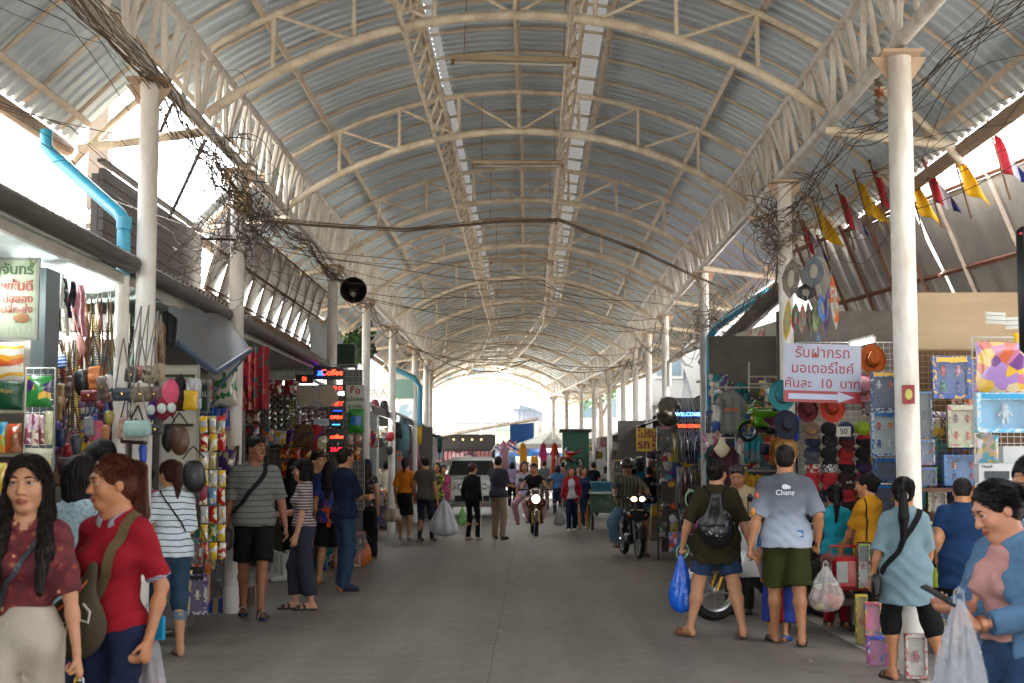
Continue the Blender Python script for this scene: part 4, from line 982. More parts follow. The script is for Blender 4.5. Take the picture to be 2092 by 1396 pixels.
person('woman in a red cardigan over a white T-shirt walking towards the camera',gp(1168,1086),1.47,0,'f',D=26,feet=((-.08,-.1),(.07,.1)),hair='bob',shirt='b5b8bc',sleeve=.9,hem=.86,pants='16203a',jacket=(cloth('8e1424'),1.85,.72,.075),shoes='aaa89a',rh=(-.24,-.02,.82))
person('woman in a dark blue dress walking beside the red cardigan',gp(1194,1084,.6),1.47,-5,'f',D=26,head=(20,0,0),hair='bob',shirt='1e2c46',sleeve=.95,hem=.8,pants='1e2c46',leg='skirt',lend=.45,skin='ac7650',shoe='sandal',shoes='7a4a2c')
person('person in a dark blue shirt partly hidden between the walking women',dp(1184,36),1.5,10,'f',D=36,hair='short',shirt='22304c',pants='22304c')
person('person in a black hooded top and denim shorts shopping by the yellow base',gp(1327,1096),1.47,170,'m',D=28,feet=((-.08,.05),(.06,-.05)),head=(15,0,0),hair='short',shirt='0d0d10',sleeve=.98,hem=.82,pants=denim('4b6a84'),leg='short',lend=.5,lw=.02,shoes='8a8f9a',rh=(-.15,-.25,1.15))
person('woman in a teal top with long black hair behind the motorcyclist',dp(1304,33),1.66,178,'f',D=30,hair='longback',hairlen=.2,shirt='14607a',pants='22222a')
person('person in a red top with a cream sun hat behind the motorcyclist',dp(1292,30),1.42,170,'f',D=28,hair='bob',cap='b5a684',shirt='9a1420',pants='333')if False else person('person in a red top with a cream hat behind the motorcyclist',dp(1291,30),1.50,170,'f',D=28,hair='bob',cap='b5a684',shirt='9a1420',pants='303038')
P24=person('sturdy woman in a long olive top and denim shorts with a black backpack',gp(1470,1304,.1),1.56,172,'f',D=10,feet=((-.24,.14),(.27,.05)),fyaw=(8,45),head=(-28,3,0),hair='bun',hcol='1a100c',skin='b98562',shirt='2b2510',sleeve=1.0,hem=.70,flare=.03,pants=denim('142c50'),leg='short',lend=.60,lw=.012,thin=1.18,shoe='sandal',shoes='7c4a2c',lh=(.33,-.02,.88),rh=(-.33,.05,.86),curl=(.5,1.35))
gm=mat('4a5058',rough=.85,var=.3,sc=3,bump=.3,bsc=80)
def grad_jersey():
    m=bpy.data.materials.new('jersey'); m.use_nodes=True; n=m.node_tree.nodes; L=m.node_tree.links; b=n['Principled BSDF']
    tc=n.new('ShaderNodeTexCoord'); s=n.new('ShaderNodeSeparateXYZ'); L.new(tc.outputs['Object'],s.inputs[0]); nz=n.new('ShaderNodeTexNoise'); nz.inputs['Scale'].default_value=3; L.new(tc.outputs['Object'],nz.inputs[0])
    a=n.new('ShaderNodeMath'); a.operation='MULTIPLY_ADD'; a.inputs[1].default_value=.12; L.new(nz.outputs[0],a.inputs[0]); L.new(s.outputs[2],a.inputs[2])
    r=n.new('ShaderNodeMapRange'); r.inputs[1].default_value=.90; r.inputs[2].default_value=1.38; L.new(a.outputs[0],r.inputs[0])
    c=n.new('ShaderNodeValToRGB'); c.color_ramp.elements[0].color=hx('a3aec0')+(1,); c.color_ramp.elements[1].color=hx('4c5058')+(1,); L.new(r.outputs[0],c.inputs[0]); L.new(c.outputs[0],b.inputs['Base Color']); b.inputs['Roughness'].default_value=.85; return m
P25=person('man in a grey football jersey fading to pale blue and olive shorts, seen from behind',gp(1612,1318,.05),1.68,176,'m',D=10,feet=((-.1,.16),(.1,-.12)),fyaw=(-8,10),head=(-8,0,0),hair='short',hcol='120c09',skin='a87350',shirt=grad_jersey(),sleeve=.98,hem=.83,flare=.015,pants='303310',leg='short',lend=.50,lw=.022,thin=1.06,shoe='sandal',shoes='181210',lh=(.32,.05,.80),rh=(-.27,.0,.88),curl=(1.3,.6),collar='4c5058')
r_=P25['root']; yb=.168
text('Chang',.062,mat('c8ccd2',rough=.7),r_,(.02,.160,1.285),(PI/2,0,PI),'chest_print',.0015,bold=.0012)
mb=MB(); mb.ell((.018,.163,1.335),(.03,.004,.022)); mb.ell((-.012,.163,1.33),(.016,.004,.014)); mb.build('emblem',mat('c8ccd2',rough=.7),r_)
mb=MB(); mb.box((-.085,.158,.94),(.085,.004,.06)); q=mb.build('badge',mat('2a6f9c',rough=.6),r_)
mb=MB(); mb.ell((-.085,.161,.935),(.036,.003,.018)); mb.build('badge_print',mat('aab6be',rough=.6),q)
mb=MB(); e_=P25['SL'].lerp(P25['EL'],.85); mb.ell(e_+V((.045,.045,.0)),(.02,.03,.034)); mb.build('sleeve_patch',mat('d98a1c',rough=.6),r_)
mb=MB(); e_=P25['SL'].lerp(P25['EL'],.35); mb.ell(e_+V((.045,.045,.0)),(.018,.026,.03)); mb.build('sleeve_patch',mat('c8553a',rough=.6),r_)
person('older man in a beige shirt with sunglasses pushed up on grey hair',dp(1507,14.8),1.52,-8,'m',D=14,head=(-6,22,0),hair='short',hcol='3c3836',skin='a06c4c',shirt='a08c70',pants='30302c',glasses='top',feet=((-.1,0),(.1,0)),thin=1.1)
person('small child in blue and red football kit beside the jersey wearer',dp(1584,12.5),1.12,150,'m',D=14,hair='short',shirt='3f6a9a',hem=.8,pants=ramp_mat('bands',['0c2a7a','0c2a7a','9a1418'],4.2,.8,axis=0,pos=[0,.5,.68]),leg='long',lend=.25,lw=.05,shoes='22508a')
person('girl with a black ponytail in a turquoise T-shirt and red trousers',dp(1704,13.6),1.31,180,'f',D=14,head=(0,10,0),hair='pony',hairlen=.3,shirt='1d8fa0',sleeve=.6,hem=.86,pants='8e1420',lh=(.1,-.3,.95))
P28=person('woman in a mustard blouse with hair tied back facing the toy stall',dp(1772,13.2),1.43,-140,'f',D=13,head=(25,5,0),hair='bun',hcol='140d0b',shirt='b07a14',sleeve=.95,hem=.8,flare=.02,pants='3a3128',rh=(.0,-.3,.95),lh=(.1,-.28,.9))
P29=person('woman in a loose grey blue blouse and black shorts with a black ponytail',gp(1846,1386,-.12),1.42,170,'f',D=9,feet=((-.30,.04),(.12,-.04)),fyaw=(-50,25),head=(-6,4,0),hair='lowpony',hairlen=.34,hcol='0c0808',skin='ab7450',shirt=mat('68808a',rough=.85,bump=.3,bsc=60,var=.2),sleeve=1.0,hem=.64,flare=.045,pants='0b0b0c',leg='short',lend=.38,lw=.022,shoe='sandal',shoes='2a1d16',lh=(.30,.0,.76),rh=(-.2,-.2,.9))
mb=MB(); mb.lathe([(.03,-.012),(.038,0),(.03,.012)],14,P29['M4']@Matrix.Translation((0,.125,-.03))@Matrix.Rotation(PI/2,4,'X')); mb.build('hair_tie',mat('b5a69c'),P29['root'])
person('shopper in a dark blue shirt reaching into the toy shelves',dp(1965,11.8),1.40,165,'m',D=12,head=(0,25,0),hair='short',shirt='0e2c50',hem=.62,flare=.03,pants='0d0d10',leg='short',lend=.4,rh=(-.1,-.35,1.1),thin=1.2)
P31=person('young woman in a denim jacket and pink top looking down at her phone',dp(2052,5.7),1.455,-62,'f',D=5.6,vox=.0055,head=(-18,24,0),hair='bun',hcol='0f0a0a',skin='c0876a',shirt='b98a84',sleeve=.7,hem=.98,pants=denim('1d3a5c'),jacket=(denim('4a6c8c'),1.75,.86,.085),rh=(-.02,-.345,1.12),lh=(.10,-.30,1.065),thin=.82,hand_dir=((.35,-.9,.25),(-.75,-.55,.3)),palm=((.1,-.2,1),(0,-.5,1)),curl=(.9,.9))
P32=person('woman with dark tied hair holding a phone at the right edge',dp(2128,6.1),1.56,-60,'f',D=6,vox=.007,head=(-10,20,0),hair='bun',shirt=denim('7f93a4'),sleeve=1.8,pants='30383f',rh=(-.05,-.36,1.06),lh=(.12,-.36,1.02),hand_dir=((.2,-.95,.2),(-.5,-.8,.2)),palm=((.1,-.2,1),(0,-.4,1)),curl=(.9,.9))
bgl=['person in a lilac top under the far umbrellas','person in a grey shirt beyond the scooter','person in blue denim beyond the scooter','child in white beyond the pickup','person in pale green near the far stalls','person in a black top near the far right stalls','person in light grey at the street bend','person in brown near the far racks']
for i,(px,D,c,h) in enumerate([(1046,52,'9a86a8',1.6),(1112,48,'5a5f60',1.66),(1139,44,'3f648c',1.5),(1060,60,'b5b5b5',1.3),(1034,66,'8fa890',1.6),(1212,42,'15151a',1.6),(1078,72,'9a9a9a',1.65),(1150,50,'6a5040',1.6)]):
    person(bgl[i],dp(px,D),h,(170,180,-170,0,20,180,10,160)[i],'f' if i%2 else 'm',D=40,hair=('bob','short')[i%2],shirt=c,pants=('20222c','6a6456','2a3448')[i%3])
# ---------------------------------------------------------------- things people carry
def plastic_bag(label,top,h,w,m,seed=0,d=.7,cont=None,yaw=0,cat='bag',tilt=0):
    t=thing('plastic_bag',label,cat,top,yaw,ry=tilt)
    def fn(u,v,k=1):
        a=2*PI*u; z=-h*v
        r=w*.5*(.07+.95*min(1,v*1.5)**.75)*(1 if v<.8 else max(.02,math.sqrt(max(0,1-((v-.8)/.2)**2))))
        n=noise.noise((math.cos(a)*2.2+seed,math.sin(a)*2.2,z/h*2.5))*.28+.10*math.sin(a*9+seed+v*3)*(1-v)+.05*noise.noise((math.cos(a)*9,math.sin(a)*9+seed,z*30))
        r*=(1+n)*k; return (r*math.cos(a),r*math.sin(a)*d,z*(1-.04*(1-k)*9)-(0 if k==1 else .01))
    mb=MB(); mb.grid(lambda u,v:fn(u,v),44,26); mb.build('bag_film',m,t,smooth=75)
    if cont is not None:
        mb=MB(); mb.grid(lambda u,v:fn(u,.36+.64*v,.90),26,12); mb.build('contents',cont,t,smooth=60)
    mb=MB(); 
    for q in (-1,1): mb.tube([(q*.02,0,-h*.06),(q*.016,.004,.03),(0,0,.045),(-q*.006,0,.02)],.004,5)
    mb.build('handle',m,t); return t
def hand(I,side,dz=-.06):
    rt=I['root']; w=I['WL' if side>0 else 'WR']; e=I['EL' if side>0 else 'ER']; p=w+(w-e).normalized()*.075
    return Matrix.Rotation(rt.rotation_euler.z,3,'Z')@p+V(rt.location)+V((0,0,dz))
wh=film('d8dade',.55,.25); 
plastic_bag('white and yellow plastic bag carried by the woman in the floral shirt',hand(P1,1),.42,.32,ramp_mat('bands',['c9ccd0','c9ccd0','c9a412'],1.9,.3,axis=0,pos=[0,.3,.62]),3,.55)
plastic_bag('clear plastic bag with a turquoise top and pink goods beside the red polo shirt',V((dp(308,6.4)[0],6.4,.86)),.55,.17,film('b9c4ca',.45),5,.5,mat('8e4a50',var=.4,sc=20))
mb=MB(); mb.box((dp(308,6.4)[0],6.36,.80),(.17,.05,.10)); tag(mb.build('folded_cloth',cloth('1787b0')),'turquoise folded cloth tucked beside the red polo shirt','cloth')
plastic_bag('bulging white plastic bag carried by the man in the taupe T-shirt',V((dp(908,27.2)[0],27.2,.86)),.70,.50,wh,7,.7,mat('a8a49c',var=.3))
plastic_bag('plastic bag of straw brown goods held by the orange blouse',V((dp(802,28)[0],28,.82)),.42,.36,film('cfc4b4',.4),9,.7,mat('8a5a34',var=.5,sc=16))
plastic_bag('small lime green bag held by the youth in the tracksuit',V((dp(945,27.5)[0],27.5,.72)),.36,.16,film('6fb04a',.8),11,.5)
plastic_bag('clear bag of fruit carried by the red cardigan',V((dp(1143,31)[0],31,.62)),.42,.24,film('c9cdcb',.5),12,.6,mat('6a5440',var=.5,sc=20))
plastic_bag('long bright blue bundle in clear film carried by the woman in the olive top',hand(P24,1,-.02),.52,.20,mat('0a58c8',rough=.2,var=.5,sc=16,bump=.6,bsc=18),15,.45,tilt=0)
plastic_bag('clear bag of yellow and orange snack packs carried by the man in the jersey',V((dp(1683,11.4)[0],11.4,.72)),.36,.26,film('c5c5c0',.4),17,.7,ramp_mat('cells',['c9a80e','c9b422','b8512a','b9b5a8','7a2a1c'],9,.3))
plastic_bag('white knotted plastic bag hanging from the wrist of the phone user',V((dp(1952,5.4)[0],5.4,1.02)),.56,.23,film('b9bcc4',.45),21,.7,mat('7a7b84',var=.4,sc=8))
# phones and watch
for (px,py,D,l,rz,ry) in ((1921,1218,5.45,'smartphone in a dark case held by the young woman in the denim jacket',-.5,.5),(2040,1238,5.75,'black smartphone held by the woman at the right edge',-.5,.55)):
    t=thing('smartphone',l,'phone',at(px,py,D),rz,ry=ry)
    mb=MB(); mb.box((0,0,0),(.15,.074,.010),bev=.003); mb.build('case',mat('15171c',rough=.4),t); mb=MB(); mb.box((0,0,.0058),(.14,.066,.002)); mb.build('screen',mat('2a3038',rough=.08),t)
w=P31['WL']; e=P31['EL']; d=(w-e).normalized(); mb=MB(); mb.tube([w-d*.03,w-d*.008],.034,18); tag(mb.build('watch_strap',mat('c08a6a',rough=.3,metal=.8),P31['root']))
# bags worn
def place(I,t): 
    t.location=I['root'].location; t.rotation_euler=I['root'].rotation_euler; return t
T_=P1['tor']; t=place(P1,thing('shoulder_bag','thin grey strap bag worn across the maroon floral shirt','bag'))
strap(P1,[T_(.10,.02,1.40),T_(.04,-.13,1.30),T_(-.08,-.13,1.12),T_(-.17,-.08,.97)],.022,mat('3a3d46',rough=.4),t)
mb=MB(); mb.box(T_(-.235,-.06,.90),(.10,.07,.17),bev=.015); mb.build('pouch',mat('7a5330',rough=.5),t,smooth=40)
T_=P2['tor']; t=place(P2,thing('crossbody_bag','olive canvas crossbody bag with orange trim worn over the red polo shirt','bag'))
ol=mat('3e3522',rough=.85,var=.25,sc=12,bump=.3,bsc=150)
strap(P2,[T_(.10,.02,1.42),T_(.09,-.12,1.30),T_(.05,-.15,1.15),T_(-.02,-.16,1.06)],.045,mat('5f5030',rough=.85,bump=.3),t)
O=T_(-.06,-.20,.955); M_=Matrix.Translation(O)@Matrix.Rotation(-.25,4,'Y')
Sf=Field([-.2,-.09,-.19],[.2,.09,.26],.006); Sf.ell((0,0,-.02),(.15,.055,.135),None,.02); Sf.cone((.05,0,.05),(.14,0,.2),.055,.022,.06,flat=(npv((0,1,0)),1.6)); Sf.ell((-.05,-.035,-.05),(.10,.038,.07),None,.015)
v,q=Sf.mesh(); b_=mesh_obj('bag_body',v,q,ol,t); b_.matrix_local=M_
mb=MB(); mb.tube([(-.13,-.052,.055),(-.03,-.062,.06),(.07,-.055,.10),(.12,-.03,.15)],.005,6,M=M_); mb.build('orange_piping',mat('b5521c',rough=.7),t)
mb=MB(); mb.tube([(-.13,-.06,-.0),(-.13,-.07,-.09),(-.02,-.078,-.10),(.02,-.07,.0),(-.06,-.078,.02),(-.13,-.06,-.0)],.004,6,M=M_); mb.build('pocket_trim',mat('a89a78',rough=.8),t)
mb=MB(); mb.tube([(.05,-.06,.07),(.075,-.065,.0),(.11,-.06,-.02),(.125,-.055,.02),(.10,-.055,.06)],.0055,7,M=M_); mb.build('cord',mat('b9b4a8',rough=.6),t)
T_=P6['tor']; t=place(P6,thing('shoulder_bag','brown shoulder bag on a black strap worn by the tall man','bag'))
strap(P6,[T_(.11,.02,1.41),T_(.06,-.14,1.3),T_(-.08,-.15,1.15),T_(-.2,-.06,.98)],.045,cloth('17181a'),t)
mb=MB(); mb.box(T_(-.26,.02,.74),(.13,.26,.22),bev=.03,taper=.8); mb.build('pouch',mat('2c1d15',rough=.6),t,smooth=40)
T_=P5['tor']; t=place(P5,thing('shoulder_bag','thin black strap bag across the striped blouse','bag'))
strap(P5,[T_(.1,.03,1.41),T_(.02,.15,1.28),T_(-.13,.12,1.1)],.012,cloth('101012'),t)
T_=P29['tor']; t=place(P29,thing('shoulder_bag','black bag on a wide strap worn by the grey blue blouse','bag'))
strap(P29,[T_(-.11,.03,1.40),T_(-.05,.15,1.28),T_(.1,.17,1.08),T_(.22,.1,.9)],.04,cloth('0c0c0d'),t)
mb=MB(); mb.box(T_(.25,.03,.80),(.06,.2,.16),bev=.02); mb.build('pouch',mat('0d0c0c',rough=.5),t,smooth=40)
T_=P28['tor']; t=place(P28,thing('handbag','small black handbag hanging from the mustard blouse','bag'))
strap(P28,[T_(.12,.02,1.38),T_(.16,.12,1.2),T_(.2,.12,1.0)],.014,cloth('0c0c0d'),t)
mb=MB(); mb.box(T_(.24,.12,.84),(.07,.2,.24),bev=.03); mb.build('pouch',mat('100d0d',rough=.4),t,smooth=40)
T_=P24['tor']; t=place(P24,thing('backpack','black drawstring backpack with a flower panel on the olive top','backpack'))
Sf=Field([-.25,-.12,-.28],[.25,.14,.3],.007); Sf.ell((0,.02,-.07),(.165,.075,.17),None,.03); Sf.cone((0,.01,.0),(0,-.01,.21),.11,.045,.05,flat=(npv((0,1,0)),1.9)); Sf.disp(lambda X,Y,Z:.006*np.sin(X*70+Z*9)*np.clip(Z*6+.6,0,1))
v,q=Sf.mesh(); b_=mesh_obj('bag_body',v,q,mat('0e0e11',rough=.35,bump=.4,bsc=20),t); b_.location=T_(0,.205,1.12)
mb=MB(); mb.ell(T_(0,.285,1.025),(.135,.035,.075)); mb.build('flower_panel',ramp_mat('spots',['c9a58a','8a4a52','8a9aa8','101012'],26,.4,pos=[0,.14,.2,.3]),t,smooth=60)
for q in (-1,1): strap(P24,[T_(q*.03,.16,1.33),T_(q*.085,.09,1.41),T_(q*.12,.0,1.42),T_(q*.14,-.12,1.3)],.022,cloth('0c0c0e'),t,'shoulder_strap')
# ---------------------------------------------------------------- vehicles
rub=mat('131313',rough=.8,bump=.3); chrome=mat((.7,.7,.7),rough=.12,metal=1,var=.05); blk=mat('0c0c0e',rough=.3,coat=.4)
def wheel(parent,loc,r,w,spokes=5,rimc=None,name='wheel'):
    mb=MB(); M_=Matrix.Translation(loc)@Matrix.Rotation(PI/2,4,'Y')
    mb.lathe([(r-.75*w,-w*.42),(r-.3*w,-w*.5),(r-.03,-w*.38),(r,0),(r-.03,w*.38),(r-.3*w,w*.5),(r-.75*w,w*.42)],32,M_)
    t=mb.build(name,rub,parent,smooth=50); mb=MB(); rr=r-.7*w
    mb.lathe([(rr,-w*.4),(rr-.025,-w*.3),(rr-.025,w*.3),(rr,w*.4)],28,M_); mb.lathe([(.001,-w*.55),(.04,-w*.5),(.04,w*.5),(.001,w*.55)],14,M_)
    for i in range(spokes):
        a=2*PI*i/spokes; mb.tube([M_@V((.03*math.cos(a),.03*math.sin(a),0)),M_@V((rr*math.cos(a+.12),rr*math.sin(a+.12),0))],.011 if spokes<8 else .004,5)
    mb.build('rim',rimc or mat('9a9a9a',rough=.3,metal=.8),t,smooth=50); return t
def motorbike(name,label,loc,yaw,style,c1,c2,lit=None,lean=0,s=1,cat='motorbike'):
    """front wheel towards -Y"""
    t=thing(name,label,cat,loc,R(yaw),ry=lean,s=s)
    wr=.27 if style=='scooter' else .285; ww=.09 if style=='scooter' else .075
    if style=='sport': wr,ww=.29,.12
    wheel(t,(0,-.62,wr),wr,ww,5 if style!='under' else 18); wheel(t,(0,.60,wr),wr,ww*1.2,5 if style!='under' else 18)
    mb=MB()
    for q in (-1,1): mb.tube([(q*.07,-.62,wr),(q*.075,-.50,.62),(q*.05,-.44,.85)],.02,8)
    mb.build('fork',mat('b08a3a' if style=='sport' or style=='gold' else '8a8a8a',rough=.3,metal=.9),t,smooth=50)
    mb=MB(); mb.grid(lambda u,v:((v*2-1)*ww*.75*(1-.35*abs(u*2-1)),-.62-math.cos(.1+u*2.3)*(wr+.03),wr+math.sin(.1+u*2.3)*(wr+.035)-.03*(v*2-1)**2),14,6); mb.build('front_fender',c1 if style!='under' else c2,t,smooth=60).modifiers.new('s','SOLIDIFY').thickness=.006
    # body: leg shield, tail, seat
    F=Field([-.3,-.75,.15],[.3,.85,1.12],.014)
    if style=='sport':
        F.cone((0,-.38,.78),(0,.1,.80),.15,.13,.08,flat=(npv((1,0,0)),1.2)); F.cone((0,-.5,.86),(0,-.62,.78),.13,.05,.06); F.cone((0,-.35,.55),(0,-.1,.4),.16,.12,.08,flat=(npv((1,0,0)),1.1)); F.cone((0,.25,.80),(0,.78,.95),.10,.05,.06,flat=(npv((1,0,0)),1.0))
    else:
        F.cone((0,-.46,.92),(0,-.42,.40),.13 if style!='under' else .10,.15 if style!='under' else .11,.05,flat=(npv((0,1,0)),2.0))
        F.cone((-.10,-.42,.72),(.10,-.42,.72),.12,.12,.06,flat=(npv((0,1,0)),2.2)); F.cone((-.08,-.36,.34),(.08,-.36,.34),.08,.08,.05)
        F.cone((0,-.3,.30),(0,.15,.30),.11,.12,.05,flat=(npv((0,0,1)),1.6)); F.cone((0,.15,.45),(0,.72,.62),.14,.09,.08,flat=(npv((1,0,0)),.95)); F.cone((0,.12,.60),(0,.6,.64),.12,.11,.06)
        if style=='gold': F.cone((0,-.52,.84),(0,-.50,.62),.12,.13,.05,flat=(npv((0,1,0)),1.5))
    v,q=F.mesh(); C=np.asarray(v)[q].mean(1) if len(v) else None
    pick=(C[:,2]<.52).astype(np.int32) if style!='sport' else (C[:,2]<.42).astype(np.int32)
    mesh_obj('bodywork',v,q,[c1,c2],t,pick)
    F=Field([-.2,-.1,.5],[.2,.85,1.1],.012)
    if style=='sport': F.cone((0,.12,.87),(0,.4,.89),.11,.09,.03,flat=(npv((0,0,1)),2.0)); F.cone((0,.5,.99),(0,.72,1.0),.07,.06,.03,flat=(npv((0,0,1)),2))
    else: F.cone((0,.10,.74),(0,.62,.77),.12,.11,.04,flat=(npv((0,0,1)),2.2))
    v,q=F.mesh(); mesh_obj('seat',v,q,mat('101012',rough=.6,bump=.2),t)
    mb=MB(); mb.tube([(-.33,-.26,.99),(-.22,-.34,1.0),(0,-.40,.98),(.22,-.34,1.0),(.33,-.26,.99)],.014,8); h=mb.build('handlebar',blk,t,smooth=50)
    for q in (-1,1):
        mb=MB(); mb.tube([(q*.24,-.33,1.0),(q*.36,-.25,.985)],.02,8); mb.build('grip',rub,h)
        mb=MB(); mb.tube([(q*.22,-.35,1.0),(q*.26,-.37,1.17)],.006,5); mb.ell((q*.30,-.37,1.20),(.06,.018,.042)); mb.build('mirror',blk,h,smooth=50)
        mb=MB(); mb.tube([(q*.2,-.38,.985),(q*.3,-.40,.975)],.006,5); mb.build('brake_lever',chrome,h)
    if style=='gold':
        mb=MB(); mb.ell((0,-.585,.80),(.085,.05,.095)); mb.build('headlight',mat((.8,.85,.85),rough=.08,emit=.5),t,smooth=60)
        mb=MB(); mb.lathe([(.105,-.02),(.112,0),(.10,.03)],24,Matrix.Translation((0,-.575,.80))@Matrix.Rotation(PI/2,4,'X')); mb.build('headlight_ring',chrome,t,smooth=60)
        mb=MB(); mb.ell((0,-.46,.99),(.075,.06,.05)); mb.build('speedometer',chrome,t,smooth=60)
    elif style=='under':
        mb=MB(); mb.ell((0,-.46,.97),(.17,.10,.075)); mb.build('headlight_cowl',c1,t,smooth=60)
        for q in (-1,1): mb=MB(); mb.ell((q*.062,-.535,.965),(.055,.035,.038)); mb.build('headlight',mat((1,.62,.22) if q<0 else (1,.75,.4),rough=.2,emit=(.9 if lit else .1)),t,smooth=60)
        mb=MB(); mb.box((0,-.50,.70),(.26,.05,.2),bev=.02,taper=.7); mb.build('front_basket_panel',blk,t)
    elif style=='sport':
        mb=MB(); mb.grid(lambda u,v:((u*2-1)*.11*(1-.4*v),-.60+.2*v,.92+.2*v+.04*(1-(u*2-1)**2)),8,5); mb.build('windscreen',film('c9d4d4',.5),t,smooth=60)
        mb=MB(); mb.ell((.075,-.57,.80),(.05,.09,.03)); mb.ell((-.075,-.57,.80),(.05,.09,.03)); mb.build('headlight',mat('c9d0d0',rough=.1),t,smooth=60)
    else:
        mb=MB(); mb.ell((0,-.56,.9),(.09,.05,.06)); mb.build('headlight',mat('c9d0d0',rough=.1),t,smooth=60)
    for q in (-1,1): mb=MB(); mb.ell((q*.13,-.50,.70 if style!='sport' else .75),(.03,.02,.025)); mb.build('indicator',mat('c05a10',rough=.2),t,smooth=60)
    mb=MB(); mb.tube([(-.12,.2,.28),(-.15,.5,.32),(-.16,.85,.40)],[.02,.045,.05],10); mb.build('exhaust',chrome,t,smooth=50)
    mb=MB(); mb.ell((0,.05,.32),(.12,.2,.12)); mb.tube([(0,.05,.3),(0,.6,wr)],.03,6); mb.build('engine',mat('3a3a3c',rough=.4,metal=.7),t,smooth=40)
    return t
sA=motorbike('scooter','bronze and black scooter with a round chrome headlight ridden towards the camera',gp(1092,1098,.65),3,'gold',mat('5c4a34',rough=.25,metal=.6,coat=.5),blk)
sB=motorbike('motorbike','black motorbike with a glowing orange headlight ridden towards the camera',gp(1296,1143,.65),8,'under',mat('141416',rough=.3,coat=.5),mat('0d0d0f',rough=.35),lit=1)
sC=motorbike('motorbike','parked motorbike with a white front fender and gold fork behind the olive top',(gnd(1462,1272).x+.60,gnd(1462,1272).y+.35,0),-72,'sport',mat('b9b9b4',rough=.3,coat=.4),blk)
def seated(label,base,off,H,yaw,D,**k):
    b=V(base.location); rz=base.rotation_euler.z; o=Matrix.Rotation(rz,3,'Z')@V(off)
    return person(label,(b.x+o.x,b.y+o.y,0),H,math.degrees(rz)+yaw,D=D,**k)
s_=1.56/1.7
seated('woman in a black T-shirt riding the bronze scooter',sA,(0,.25,0),1.56,0,16,sex='f',hip=(0,0,.84/s_),feet=((-.17,-.35),(.17,-.35)),fz=(.27,.27),knee=((-.5,-1,.5),(.5,-1,.5)),hair='short',hcol='16100e',shirt='0c0c0e',sleeve=.6,hem=.8,pants='b0848a',leg='long',rh=(-.31,-.46,1.12),lh=(.31,-.46,1.12),lean=(4,0,0),skin='a06a4a',shoes='6a3040')
seated('passenger in a pale blouse and pink trousers seated behind the scooter rider',sA,(-.16,.62,0),1.56,0,20,sex='f',hip=(0,0,.88/s_),feet=((-.2,-.25),(.24,-.2)),fz=(.22,.22),knee=((-.8,-1,.5),(.8,-1,.5)),hair='bob',hcol='2a1712',shirt='a9a2b0',sleeve=.9,hem=.85,pants='b07f8c',leg='long',lean=(2,0,-3),head=(0,0,-4),shoes='8a3a4a')
s_=1.66/1.7
P_B=seated('man in a dark helmet, sunglasses and checked shirt riding the black motorbike',sB,(-.02,.25,0),1.66,0,16,sex='m',hip=(0,0,.84/s_),feet=((-.23,-.10),(.30,-.05)),fz=(.15,.0),knee=((-.7,-1,.4),(.6,-1,.3)),hair='none',glasses='eyes',shirt=ramp_mat('checks',['5e5c48','3c3a30','77745c'],16,.85,axis=0,pos=[0,.35,.7]),sleeve=1.2,hem=.8,flare=.03,pants=denim('5c7a94'),leg='short',lend=.5,lw=.03,rh=(-.31,-.48,1.02),lh=(.31,-.48,1.02),lean=(6,0,0),skin='9a6a4c',shoe='sandal',shoes='3a2420',thin=1.08)
t=thing('helmet','dark motorcycle helmet worn by the man in the checked shirt','helmet'); t.location=P_B['root'].location; t.rotation_euler=P_B['root'].rotation_euler
mb=MB(); mb.ell((0,.012,.045),(.115,.135,.115),nu=24,nv=16,zmin=-.35,M=P_B['M4']); mb.build('shell',mat('2a2724',rough=.3,coat=.4),t,smooth=60)
mb=MB(); mb.grid(lambda u,v:((u*2-1)*.10,-.115-.05*v*(1-(u*2-1)**2*.5),.075-.015*v),10,3,P_B['M4']); mb.build('visor_peak',blk,t)
